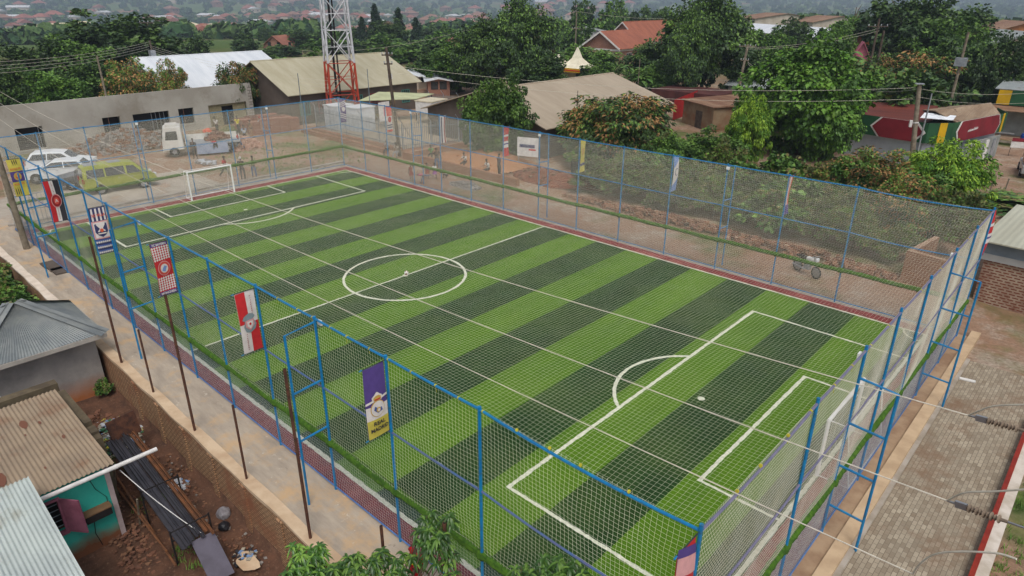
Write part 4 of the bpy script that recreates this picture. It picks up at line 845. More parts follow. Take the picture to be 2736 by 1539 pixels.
mb = MB(); mb.tube([(0, -1.9, 0), (0, 1.45, .0)], .062, 10); mb.build('pipe', m_trim, gp); mb = MB(); mb.tube([(0, .3, 0), (0, .38, 0)], .07, 10); mb.build('coupling', m_trim, gp)
# pale corrugated roof at the lower-left corner
pr_ = empty('lean_to', (31, -29.8, ZY), 0, 'lean-to with a pale white-grey corrugated roof in the bottom-left corner', 'shed')
mb = MB(); corr(mb, (2.6, -3.0, 2.5), (2.6, .85, 2.5), (-2.3, -3.0, 3.3), (-2.3, .85, 3.3), 40, .022, 6, 10); mb.build('roof', mat('pale_corrugated', srgb(184, 192, 188), srgb(168, 176, 174), .9, .6, col3=srgb(152, 152, 140), scale3=.6), pr_)
mb = MB(); mb.box(.6, 2.4, -2.9, .5, -.3, 2.4); mb.build('wall', m_turq, pr_)
# low mud wall & block
mb = MB(); mb.box(-2.0, 1.6, -.1, .1, -.3, 2.5); mb.box(-1.9, .7, -.11, .11, 2.5, 2.66); mb.box(.9, 1.3, -.11, .11, 2.5, 2.6); o = mb.build('low_wall', mat('mossy_mud', srgb(104, 92, 72), srgb(80, 70, 56), 2, .95, bs=10, bstr=.5)); o.location = (25.3, -26.9, ZY); tag(o, 'low mossy mud wall beside the stained corrugated roof', 'wall')
mb = MB(); mb.box(-.18, .18, -2.6, 2.2, -.3, 2.9); o = mb.build('low_wall', mat('mossy_mud', srgb(1, 1, 1))); o.location = (23.1, -29.1, ZY); tag(o, 'second low mossy mud wall, between the grey hip roof and the stained roof', 'wall')
mb = MB(); corr(mb, (.4, -.9, .0), (.4, .3, 0), (-.4, -.9, .2), (-.4, .3, .2), 8, .03, 6, 2); o = mb.build('roof_offcut', m_trim); o.location = (21.9, -28.6, ZY + 2.3); tag(o, 'small pale corrugated offcut at the left edge below the grey hip roof', 'sheet')
# rack of steel sections
rk = empty('steel_rack', (28.1, -26.05, ZY), rad(-2.5), 'long trestle rack loaded with dark steel channel sections', 'rack')
m_chan = mat('dark_steel_channel', srgb(88, 86, 92), srgb(72, 70, 76), 1.5, .45, metal=.5); m_rustl = mat('rusty_channel', srgb(126, 82, 52), srgb(98, 66, 46), 2, .8)
for k, (y, z, w_, rusty) in enumerate(((-.36, .95, .16, 0), (-.2, .97, .09, 0), (-.09, .95, .12, 0), (.05, .97, .1, 0), (.17, .95, .1, 0), (.3, .98, .09, 1), (.42, .95, .07, 1), (-.28, 1.02, .1, 0), (.1, 1.03, .07, 0))):
    a = -3.55 + random.uniform(0, .4); b_ = 3.0 + random.uniform(0, .3); mb = MB(); mb.box(a, b_, y - w_ / 2, y + w_ / 2, z - .02, z); mb.box(a, b_, y - w_ / 2, y - w_ / 2 + .012, z, z + .05); mb.box(a, b_, y + w_ / 2 - .012, y + w_ / 2, z, z + .05); mb.build('steel_section', m_rustl if rusty else m_chan, rk)
for x in (-3.5, -.2 + .6, 2.7):
    mb = MB(); mb.tube([(x, -.5, 0), (x, -.5, 1.25)], .025, 6); mb.tube([(x, .55, 0), (x, .55, 1.25)], .025, 6); mb.tube([(x, -.5, .9), (x, .55, .9)], .025, 6); mb.tube([(x, -.5, 1.2), (x, .55, 1.2)], .02, 6); mb.build('trestle', m_rust if x < 0 else m_dark, rk)
mb = MB(); mb.tube([(-3.4, -.62, .5), (3.0, -.62, .35)], .035, 6); mb.tube([(-3.2, -.75, .1), (2.6, -.66, .6)], .03, 6); mb.build('side_pole', m_rustl, rk)
mb = MB(); mb.tube([(-2, -.7, 0), (-1.6, -.66, 1.1)], .03, 6); mb.tube([(.2, -.7, 0), (.5, -.66, 1.1)], .03, 6); mb.build('prop', m_wood, rk)
sp_ = MB(); sp_.obox(Vector((0, 0, 0)), 1.35, .62, .03, 0, rad(28)); o = sp_.build('sheet_metal', mat('dull_lilac_steel', srgb(96, 92, 104), srgb(84, 80, 90), 2, .5, metal=.3)); o.location = (31.75, -26.05, ZY + .55); o.rotation_euler = (0, 0, rad(-4)); tag(o, 'dull grey-purple steel panel leaning at the near end of the rack', 'panel')
sp_ = MB(); sp_.obox(Vector((0, 0, 0)), .08, .95, .8, rad(10), rad(-15)); o = sp_.build('sheet_metal', m_rust); o.location = (24.65, -25.7, ZY + 1.2); tag(o, 'rust-brown steel panel standing at the far end of the rack', 'panel')
# cable over the yard
mb = MB(); a_ = Vector((28.6, -26.95, ZY + 2.3)); b_ = Vector((31.2, -25.95, ZY + .9)); mb.tube([a_.lerp(b_, t) + Vector((0, 0, -.5 * t * (1 - t))) for t in np.linspace(0, 1, 12)], .012, 5); tag(mb.build('cord', m_trim), 'thin pale cord sagging from the shack corner over the rack', 'cord')
# rubble, litter
def pile(name, c, rx, ry, h, n_, s0, s1, mats, label, cat, seed=1, flat=.6, mound=None):
    rnd = random.Random(seed); mb = MB()
    for i in range(n_):
        a = rnd.random() * 2 * PI; r = rnd.random() ** .6; x, y = math.cos(a) * r * rx, math.sin(a) * r * ry; z = h * (1 - r ** 1.6) * rnd.uniform(.6, 1.05); s_ = rnd.uniform(s0, s1)
        p = [(x + s_ * sx * rnd.uniform(.6, 1.2), y + s_ * sy * rnd.uniform(.6, 1.2), z + s_ * sz * flat * rnd.uniform(.6, 1.2)) for sz in (-.5, .5) for sx, sy in ((-.5, -.5), (.5, -.5), (.5, .5), (-.5, .5))]
        a = rnd.random() * 6; ca, sa = math.cos(a), math.sin(a); p = [(x + (q[0] - x) * ca - (q[1] - y) * sa, y + (q[0] - x) * sa + (q[1] - y) * ca, q[2]) for q in p]
        mb.hexa(p, rnd.randrange(len(mats)))
    if mound:
        k = len(mb.v); nr, na = 6, 18; mb.v.append((0, 0, h * .95))
        for i in range(1, nr + 1):
            for j in range(na):
                t = 2 * PI * j / na; r = i / nr * (1 + .12 * math.sin(3 * t + seed)); mb.v.append((rx * r * math.cos(t), ry * r * math.sin(t), h * .95 * (1 - min(1, r) ** 1.6) - .06))
        for j in range(na): mb.f.append((k, k + 1 + j, k + 1 + (j + 1) % na)); mb.m.append(len(mats))
        for i in range(nr - 1):
            for j in range(na): mb.f.append((k + 1 + i * na + j, k + 1 + (i + 1) * na + j, k + 1 + (i + 1) * na + (j + 1) % na, k + 1 + i * na + (j + 1) % na)); mb.m.append(len(mats))
        mats = list(mats) + [mound]
    o = mb.build(name, mats); o.location = c; tag(o, label, cat, kind='stuff'); return o
lit = [mat('litter_%d' % i, c_, None, 20, .5) for i, c_ in enumerate((srgb(196, 200, 206), srgb(58, 56, 60), srgb(120, 150, 190), srgb(176, 168, 150), srgb(60, 110, 76), srgb(190, 176, 60), srgb(150, 140, 126)))]
m_br2 = mat('broken_brick', srgb(128, 88, 68), srgb(100, 70, 56), 4, .95); m_soil = mat('loose_red_soil', srgb(124, 74, 54), srgb(96, 58, 44), 3, .95); m_stone = mat('stone_grey', srgb(146, 140, 134), srgb(112, 106, 100), 5, .95); m_clay = mat('clod', srgb(134, 98, 74), srgb(106, 76, 58), 5, .95)
pile('litter_heap', (23.1, -25.6, ZY), 1.5, .85, .3, 420, .04, .17, lit, 'heap of plastic bottles and mixed litter under the brick wall', 'litter', 3, .35)
pile('litter_heap', (31.9, -25.25, ZY), .5, .35, .14, 60, .04, .14, [lit[1], lit[1], lit[2], lit[6], lit[3]], 'litter with black and blue plastic near the end of the rack', 'litter', 4, .35)
pile('litter_heap', (27.4, -25.25, ZY), .4, .25, .12, 30, .08, .2, [lit[0], lit[0], lit[2]], 'pale plastic scraps halfway along the brick wall', 'litter', 5, .35)
pile('rubble', (29.3, -27.3, ZY), 1.3, .5, .08, 120, .03, .13, [m_br2, m_clay, m_br2], 'broken bricks scattered at the foot of the turquoise wall', 'rubble', 6)
pile('rubble', (22.0, -26.0, ZY), 1.5, .8, .12, 90, .05, .22, [m_br2, m_br2, m_clay], 'red brick rubble beside the plastered house', 'rubble', 7)
pile('rubble', (28.0, -25.1, ZY), 5.5, .45, .08, 260, .02, .11, [m_br2, m_clay, m_clay, m_stone], 'broken bricks and clods along the base of the boundary wall', 'rubble', 8)
pile('rubble', (27.2, -26.9, ZY), 3.8, .8, .06, 260, .02, .09, [m_br2, m_clay, m_clay], 'small clods and bricks strewn between shack and rack', 'rubble', 28)
mb = MB(); mb.poly([(.42 * math.cos(t) * (1 + .2 * math.sin(3 * t)), .3 * math.sin(t) * (1 + .2 * math.cos(2 * t)), .03) for t in np.linspace(0, 2 * PI, 14)[:-1]]); o = mb.build('mortar_patch', m_cap); o.location = P(661, 1503, -1.72); tag(o, 'pale spilt mortar patch on the red soil near the wall', 'mortar')
def bag(loc, s_, m, label):
    mb = MB(); mb.ico((0, 0, s_ * .5), s_, 2, 0, .16, (1, .8, .6)); o = mb.build('plastic_bag', m); o.location = loc; tag(o, label, 'bag')
bag(tuple(P(600, 1380, -1.75)), .26, mat('clear_plastic', srgb(140, 138, 142), srgb(112, 108, 112), 9, .3), 'crumpled grey plastic bag at the foot of the brick wall')
bag(tuple(P(600, 1412, -1.75)), .2, mat('black_plastic', srgb(36, 36, 40), None, 9, .3), 'black plastic bag at the near end of the rack')

# ------------------------------------------------------------------ behind the far-left corner
pile('rubble_heap', (-20.2, -9.6, 0), 2.4, 5.2, 1.6, 1300, .12, .42, [m_stone, m_stone, m_clay], 'long heap of grey stone rubble against the grey building', 'rubble', 9, .8, m_clay)
pile('stone_heap', (-12.6, -2.2, 0), 1.3, 1.6, .9, 170, .2, .55, [mat('pink_stone', srgb(186, 150, 132), srgb(160, 122, 104), 4, .9)], 'heap of pinkish building stones in front of the workers', 'stones', 10, .8, m_soil)
pile('rubble', (-9.0, -7.4, 0), 1.2, .6, .25, 80, .1, .35, [m_stone, lit[0]], 'small scatter of pale stones and a white sheet behind the goal', 'rubble', 11)
m_bst = brickmat('stacked_bricks', srgb(160, 112, 92), srgb(140, 94, 76), srgb(86, 58, 50), .26, .15, .02)
for k, (x, y, l_, h_) in enumerate(((-17.6, 3.6, 5.0, 1.5), (-19.6, 3.9, 5.2, 1.4), (-21.4, 4.3, 5.4, 1.3))):
    mb = MB(); 
    for j in range(5): mb.box(-.45 + random.uniform(-.04, .04), .45, -l_ / 2 + j * l_ / 5 + .02, -l_ / 2 + (j + 1) * l_ / 5, 0, h_ - (.15 if j in (0, 4) else 0) - random.random() * .12)
    o = mb.build('brick_stack', m_bst); o.location = (x, y, -.05); o.rotation_euler = (0, 0, rad(-12)); tag(o, ['long stack of fired bricks nearest the pitch corner', 'long stack of fired bricks, middle of the three', 'long stack of fired bricks farthest back by the grey building'][k], 'bricks', 'brick stacks')
# low unfinished foundation walls and sand heap
m_found = brickmat('foundation_brick', srgb(150, 104, 78), srgb(130, 88, 66), srgb(160, 134, 112), .26, .1, .02)
def lowwall(pts, h, t, label):
    mb = MB()
    for i in range(len(pts) - 1):
        a_, b_ = Vector((*pts[i], 0)), Vector((*pts[i + 1], 0)); d = b_ - a_; mb.obox((a_ + b_) / 2 + Vector((0, 0, h / 2 - .15)), d.length + t * .9, t - .003 * i, h + .3 + .003 * i, math.atan2(d.y, d.x))
    o = mb.build('foundation_wall', m_found); tag(o, label, 'wall'); return o
lowwall([(-15.5, 5.6), (-1.2, 5.3)], .35, .3, 'low brick footing running left from the utility pole to the brick stacks')
lowwall([(1.4, 5.2), (14.6, 5.0)], .55, .32, 'low brick foundation wall with seated people on the far roadside')
lowwall([(1.6, 5.2), (1.8, 12)], .5, .3, 'low brick cross wall behind the sand heap')
pile('sand_heap', (7.5, 9.0, 0), 5.4, 3.2, 1.15, 30, .1, .2, [m_orange], 'broad heap of orange building sand behind the foundation wall', 'sand', 12, .5, mat('orange_sand', srgb(166, 120, 86), srgb(150, 106, 74), .8, .95, bs=8, bstr=.2))
pile('soil_bank', (15.5, 8.2, 0), 4.5, 1.8, .9, 120, .1, .3, [m_clay, m_br2], 'bank of reddish soil and broken brick beside the pit', 'soil', 13, .6, m_soil)
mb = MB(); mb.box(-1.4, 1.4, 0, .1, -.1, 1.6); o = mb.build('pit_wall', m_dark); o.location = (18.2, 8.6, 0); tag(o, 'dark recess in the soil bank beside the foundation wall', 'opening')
pile('rubble', (27, 5.4, 0), 8.5, .6, .45, 420, .1, .3, [m_clay, m_br2, m_found], 'line of broken red bricks along the far side of the dirt road', 'rubble', 14, .7)
pile('rubble', (36, 5.0, 0), 5, .6, .5, 260, .1, .3, [m_clay, m_br2, m_found], 'tumbled red bricks before the dry bushes near the right corner', 'rubble', 15, .7)
pile('cement_spill', (11.8, 2.4, 0), 1.4, .7, .3, 60, .1, .35, [m_stone], 'grey cement lump and stones on the dirt road', 'rubble', 16, .6, m_stone)
lowwall([(41.0, 8.0), (40.6, 4.9), (43.0, 4.5)], 1.6, .25, 'short brick return wall joining the workshop at the right corner')
# white notice board
bd = empty('notice_board', (11.6, 9.6, 0), rad(20), 'white notice board with a picture and red text on two posts', 'board')
mb = MB(); mb.box(-.9, .9, -.03, .03, 1.0, 2.5); mb.build('panel', m_trim, bd)
mb = MB(); mb.box(-.7, .6, -.045, -.032, 1.7, 1.95); mb.build('picture', BC['navy'], bd); mb = MB(); mb.box(.1, .7, -.05, -.046, 1.5, 1.62); mb.build('text_line', BC['red'], bd)
for s_ in (-.8, .8): MB().tube([(s_, .05, -.1), (s_, .05, 2.5)], .03, 6).build('post', m_gsteel, bd)
# palisade compound, cabinets, canopy, container
pl_ = empty('palisade_fence', (-1, 8, 0), 0, 'grey steel palisade fence round the mast compound', 'fence')
segs = [((-15.2, 7.0), (-.9, 6.8)), ((-.9, 6.8), (1.2, 12.5)), ((1.2, 12.5), (1.0, 21.5)), ((1.0, 21.5), (-16, 22.2))]
for a_, b_ in segs:
    a_, b_ = Vector((*a_, 0)), Vector((*b_, 0)); d = b_ - a_; L = d.length; d.normalize(); mb = MB(); k = int(L / .18)
    for i in range(k):
        p = a_ + d * (i * .18) - Vector((-1, 8, 0)); mb.obox(p + Vector((0, 0, 1.2)), .06, .015, 2.3, math.atan2(d.y, d.x)); mb.add([p + d * -.03 + Vector((0, 0, 2.35)), p + d * .03 + Vector((0, 0, 2.35)), p + Vector((0, 0, 2.5))], [(0, 1, 2)])
    mb.build('pales', m_gsteel, pl_)
    mb = MB()
    for z in (.5, 2.0): mb.obox((a_ + b_) / 2 - Vector((-1, 8, 0)) + Vector((0, 0, z)), L, .05, .05, math.atan2(d.y, d.x))
    mb.build('rail', m_gsteel, pl_)
    for i in range(int(L / 2.7) + 1):
        p = a_ + d * (i * 2.7) - Vector((-1, 8, 0)); mb = MB(); mb.tube([p + Vector((.05, .05, 0)), p + Vector((.05, .05, 2.5)), p + Vector((.05, -.3, 2.9))], .04, 6); mb.build('post', m_metalg, pl_)
mb = MB(); mb.box(-15.4, -.9, 6.55, 6.9, -.3, .28); mb.box(-.9, 1.4, 6.6, 12.5, -.3, .15); mb.box(-14.9, 1.2, 6.92, 22, -.3, .12, 1); o = mb.build('compound_slab', [m_found, mat('pale_gravel', srgb(176, 160, 138), srgb(156, 140, 118), 3, .95)]); tag(o, kind='structure')
for k, (a_, lab) in enumerate((((872, 352), 'white ribbed equipment cabinet on the left inside the compound'), ((928, 358), 'white ribbed equipment cabinet on the right inside the compound'))):
    p = P(*a_); cb = empty('equipment_cabinet', (p.x - .4, p.y + 2.0, .1), rad(5), lab, 'cabinet', 'cabinets below the mast'); m_cab = mat('cabinet_white', srgb(206, 210, 214), srgb(190, 194, 198), 2, .6)
    mb = MB(); mb.box(-1.0, 1.0, -1.1, 1.1, 0, 2.3)
    for i in range(10): mb.box(1.0, 1.03, -1.05 + .22 * i, -.95 + .22 * i, .05, 2.2)
    for i in range(9): mb.box(-1 + .22 * i, -.9 + .22 * i, -1.13, -1.1, .05, 2.2)
    mb.build('body', m_cab, cb); mb = MB(); mb.box(-1.08, 1.08, -1.18, 1.18, 2.3, 2.4); mb.build('lid', m_cab, cb); MB().box(1.03, 1.06, .2, .8, .3, 2.0).build('door', m_cab, cb)
cn = empty('container', (-9.5, 17.6, 0), rad(12), 'raised white chest-like tank on a stand inside the compound', 'container')
mb = MB(); mb.box(-1.1, 1.1, -1.2, 1.6, 1.3, 2.5); mb.build('body', m_trim, cn, bevel=.05); mb = MB(); mb.box(-1.15, 1.15, -1.25, 1.65, 2.5, 2.6); mb.build('lid', mat('cream_lid', srgb(206, 196, 170), None, 3, .7), cn)
for a in (-1, 1):
    for c_ in (-1, 1.4): MB().tube([(a, c_, 0), (a, c_, 1.3)], .05, 6).build('leg', m_metalg, cn)
cp = empty('canopy', (-13.6, 16.5, 0), 0, 'flat pale green canopy on posts near the mast', 'canopy')
mb = MB(); mb.slab([(-1, -4.5, 2.5), (2, 1, 2.45), (.5, 4.8, 2.5), (-3.0, -.3, 2.85)], .06); mb.build('roof', mat('pale_canopy', srgb(186, 190, 150), None, 1, .7), cp)
for a, c_ in ((-1, -4.3), (1.8, 1), (.4, 4.5), (-2.9, -.3)): MB().tube([(a, c_, 0), (a, c_, 2.5)], .05, 6).build('post', m_dark, cp)
sg = empty('poster_board', (-11.0, 12.6, 0), rad(8), 'white board with a small red figure shape inside the compound', 'board'); mb = MB(); mb.box(-.05, .05, -.75, .75, .8, 2.7); mb.build('panel', m_trim, sg); mb = MB(); mb.box(.052, .06, -.12, .12, 1.3, 2.2); mb.build('red_mark', BC['red'], sg); MB().tube([(-.1, 0, 0), (-.1, 0, 2.6)], .05, 6).build('post', m_gsteel, sg)
# bench
# lattice mast
ms = empty('lattice_mast', (-17.2, 11.8, 0), rad(145.8 + 9), 'tall lattice mast, red at the foot and white above', 'mast')
m_mw = mat('mast_white', srgb(206, 208, 212), srgb(184, 186, 190), 2, .5, metal=.2); m_mr = mat('mast_red', srgb(176, 66, 42), srgb(150, 54, 36), 2, .6)
def mhw(z): return 1.55 - z * .03
lv = [0, 3.1, 6.3, 9.5, 12.7, 15.9, 19.1, 22.3, 25.5, 28.7]
for i in range(len(lv) - 1):
    z0, z1 = lv[i], lv[i + 1]; w0, w1 = mhw(z0), mhw(z1); m_ = m_mr if z1 <= 6.4 else m_mw; mb = MB(); C0 = [(-w0, -w0), (w0, -w0), (w0, w0), (-w0, w0)]; C1 = [(-w1, -w1), (w1, -w1), (w1, w1), (-w1, w1)]
    for k in range(4):
        k2 = (k + 1) % 4; mb.tube([(*C0[k], z0), (*C1[k], z1)], .11 if z0 < 10 else .08, 6)
        mb.tube([(*C0[k], z0), (*C1[k2], z1)], .05, 5); mb.tube([(*C0[k2], z0), (*C1[k], z1)], .05, 5); mb.tube([(*C1[k], z1), (*C1[k2], z1)], .045, 5)
        mb.tube([((C0[k][0] + C1[k][0]) / 2, (C0[k][1] + C1[k][1]) / 2, (z0 + z1) / 2), ((C0[k2][0] + C1[k2][0]) / 2, (C0[k2][1] + C1[k2][1]) / 2, (z0 + z1) / 2)], .03, 5)
    mb.build('lattice_section', m_, ms)
mb = MB(); mb.tube([(-.35, .2, 0), (-.3, .2, 27)], .05, 5); mb.tube([(.2, .2, 0), (.15, .2, 27)], .05, 5)
for k in range(90): mb.tube([(-.35, .2, .3 * k), (.2, .2, .3 * k)], .02, 4)
mb.build('ladder', m_dark, ms)
MB().tube([(.55, .5, 0), (.45, .45, 27)], .12, 6).build('cable_tray', m_dark, ms)
for k in range(4): MB().box(-1.9 if k % 2 else 1.2, -1.2 if k % 2 else 1.9, -1.9 if k < 2 else 1.2, -1.2 if k < 2 else 1.9, -.2, .3).build('footing', m_conc2, ms)
for k, (z, a) in enumerate(((20, .5), (23, 2.5), (25, 4.6))):
    MB().lathe([(0.05, 0), (.6, .05), (.6, .3), (.1, .45)], (math.cos(a) * (mhw(z) + .4), math.sin(a) * (mhw(z) + .4), z), 14, 0, 'y').build('dish', m_mw, ms)
# far roofs seen among the trees on the plateau (baked by their eave pixels)
def smallhouse(px, py, D, w_, l_, rz, mr, mw, label, h=2.6, rise=1.5):
    p = PD(px, py, D); z = tz(p.x, p.y); root = empty('house', (p.x, p.y, z), rz, label, 'house'); top = max(2.2, min(8, p.z - z)); h_ = top - rise * .5
    mb = MB(); prof = [(-w_ / 2, -1), (w_ / 2, -1), (w_ / 2, h_), (0, h_ + rise), (-w_ / 2, h_)]
    mb.add([(q[0], b_, q[1]) for b_ in (-l_ / 2, l_ / 2) for q in prof], [(0, 1, 2, 3, 4), (5, 6, 7, 8, 9), (0, 1, 6, 5), (1, 2, 7, 6), (2, 3, 8, 7), (3, 4, 9, 8), (4, 0, 5, 9)]); mb.build('wall', mw, root)
    mb = MB(); s_ = rise / (w_ / 2)
    for a0, a1 in ((-1, 0), (0, 1)):
        e = lambda t: (t * (w_ / 2 + .5), h_ + rise - abs(t) * (rise + .5 * s_))
        p_, q_ = e(a0), e(a1); mb.slab([(p_[0], -l_ / 2 - .5, p_[1]), (q_[0], -l_ / 2 - .5, q_[1]), (q_[0], l_ / 2 + .5, q_[1]), (p_[0], l_ / 2 + .5, p_[1])], .1)
    mb.build('roof', mr, root)
    for k in (-1, 1):
        MB().box(w_ / 2, w_ / 2 + .04, k * l_ * .25 - .6, k * l_ * .25 + .6, .9, 2.0).build('window', m_glass, root); MB().box(k * w_ * .2 - .5, k * w_ * .2 + .5, -l_ / 2 - .04, -l_ / 2, .9, 2.0).build('window', m_glass, root)
    return root
m_pw = mat('pale_house_wall', srgb(190, 180, 166), srgb(170, 158, 142), .6, .9)
smallhouse(753, 108, 205, 7, 8, .5, m_tilefar, m_brk, 'two-storey brick house with a red pyramid roof left of the mast', rise=2.6)
smallhouse(1190, 110, 190, 6, 6, .2, m_tilefar, m_pw, 'small pinkish house with a red roof among trees left of the great tree')
smallhouse(2075, 35, 260, 22, 14, .9, m_rustr, m_pw, 'long red-brown roofed building on the skyline right of the tall mango')
smallhouse(2215, 50, 230, 18, 10, 1.0, m_rustr, m_pw, 'brown roofed building behind the white roofs on the right')
smallhouse(2060, 75, 190, 10, 14, 1.0, m_whiter, m_trim, 'white roofed building just right of the tall mango')
smallhouse(2195, 85, 160, 5, 7, 1.1, m_whiter, m_trim, 'white gabled building behind the bright green tree')
smallhouse(2380, 52, 200, 8, 10, .7, m_whiter, m_pw, 'small white-roofed house left of the dark trees at upper right')
smallhouse(2385, 80, 150, 10, 8, .6, m_rustr, m_orange, 'tan-roofed house left of the dark trees at upper right')
smallhouse(2715, 62, 180, 10, 10, .6, m_rustr, m_orange, 'brown roofed house at the right edge near the skyline')
smallhouse(2715, 88, 120, 8, 8, .6, m_greyr, m_pw, 'grey and white house at the right edge between trees')
smallhouse(2303, 128, 108, 1.7, 1.7, .4, mat('pink_sheet', srgb(196, 110, 130), None), mat('pink_sheet', srgb(1, 1, 1)), 'small pink walled hut between banana plants and the twin pole')
smallhouse(1580, 78, 190, 14, 14, .4, m_greyr, mat('block_grey', srgb(176, 178, 182), srgb(150, 152, 156), 1), 'unfinished grey block building behind the red tiled house')
smallhouse(1470, 92, 185, 7, 7, .7, m_rustr, m_orange, 'half-roofed brick house with bare rafters left of the tent')
smallhouse(1170, 232, 100, 3, 6, .9, m_whiter, m_brk, 'long low red-walled shed with a pale roof behind the palisade fence', rise=.3)
smallhouse(1110, 196, 108, 5, 5, .2, m_whiter, m_pw, 'small white-roofed stall right of the khaki hall', rise=.6)
# peaked white event tent
tn = empty('event_tent', (0, 0, 0), 0, 'white peaked marquee with red and yellow bands, beside the great tree', 'tent'); pt0 = PD(1492, 185, 112); tn.location = (pt0.x, pt0.y, tz(pt0.x, pt0.y)); m_tent = mat('tent_white', srgb(228, 222, 200), srgb(212, 204, 180), 1, .8)
for k, (dx, dy, s_) in enumerate(((0, 0, .75), (2.3, 1.8, .95), (-1.9, -1.6, .6))):
    mb = MB(); w_ = 2.6 * s_; k0 = len(mb.v); prof = [(w_, 2.6), (w_ * .55, 3.1), (w_ * .25, 3.9), (.06, 5.4 * s_ + .4)]
    for r_, z in prof: mb.v += [(dx + r_ * sx, dy + r_ * sy, z) for sx, sy in ((-1, -1), (1, -1), (1, 1), (-1, 1))]
    for i in range(3):
        for j in range(4): mb.f.append((i * 4 + j, i * 4 + (j + 1) % 4, (i + 1) * 4 + (j + 1) % 4, (i + 1) * 4 + j)); mb.m.append(0)
    mb.build('peak', m_tent, tn)
    mb = MB(); mb.box(dx - w_, dx + w_, dy - w_ - .03, dy - w_, 2.0, 2.6); mb.build('valance', m_yel if k % 2 else m_tent, tn); mb = MB(); mb.box(dx - w_, dx + w_, dy - w_ - .06, dy - w_ - .03, 2.2, 2.35); mb.build('band', BC['red'], tn)
    mb = MB(); mb.box(dx - w_, dx + w_, dy + w_ - .05, dy + w_, 0, 2.0); mb.build('side_wall', m_tent, tn)
# ------------------------------------------------------------------ vegetation
def leafmat(name, c1, c2, rough=.55, spec=.35, ns=1.2, trans=.12):
    m, n, b = nodes_of(name); b.inputs['Roughness'].default_value = rough; b.inputs['Specular IOR Level'].default_value = spec
    geo = n.nodes.new('ShaderNodeNewGeometry'); f = ramp(n, noise(n, ns, 4, geo.outputs['Position'], .7), .36, .64)
    oi = n.nodes.new('ShaderNodeObjectInfo'); o = mixc(n, f, c1, c2); hv = n.nodes.new('ShaderNodeHueSaturation')
    mr = N(n, 'ShaderNodeMapRange'); mr.inputs[3].default_value = 1.0; mr.inputs[4].default_value = 1.6; n.links.new(oi.outputs['Random'], mr.inputs[0]); n.links.new(mr.outputs[0], hv.inputs['Value'])
    n.links.new(o, hv.inputs['Color']); n.links.new(hv.outputs[0], b.inputs['Base Color'])
    return m
LF = dict(
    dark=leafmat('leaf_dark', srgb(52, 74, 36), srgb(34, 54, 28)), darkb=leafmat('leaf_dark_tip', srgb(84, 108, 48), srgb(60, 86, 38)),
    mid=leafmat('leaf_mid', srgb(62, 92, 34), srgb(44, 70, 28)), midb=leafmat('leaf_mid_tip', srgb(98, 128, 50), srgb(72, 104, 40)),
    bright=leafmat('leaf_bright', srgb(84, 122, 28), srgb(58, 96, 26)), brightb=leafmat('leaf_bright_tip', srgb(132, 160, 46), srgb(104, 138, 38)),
    mango=leafmat('leaf_mango', srgb(58, 80, 34), srgb(42, 62, 30)), flower=leafmat('mango_flower', srgb(156, 118, 74), srgb(126, 98, 60), .8),
    dry=leafmat('leaf_dry', srgb(112, 104, 62), srgb(84, 84, 50), .8), hedge=leafmat('leaf_hedge', srgb(86, 98, 52), srgb(58, 72, 38)),
    conifer=leafmat('leaf_conifer', srgb(34, 58, 40), srgb(24, 44, 32)), banana=leafmat('leaf_banana', srgb(84, 116, 48), srgb(62, 96, 42)))
m_bark = mat('bark', srgb(104, 90, 74), srgb(76, 64, 52), 2, .95, bs=12, bstr=.5)
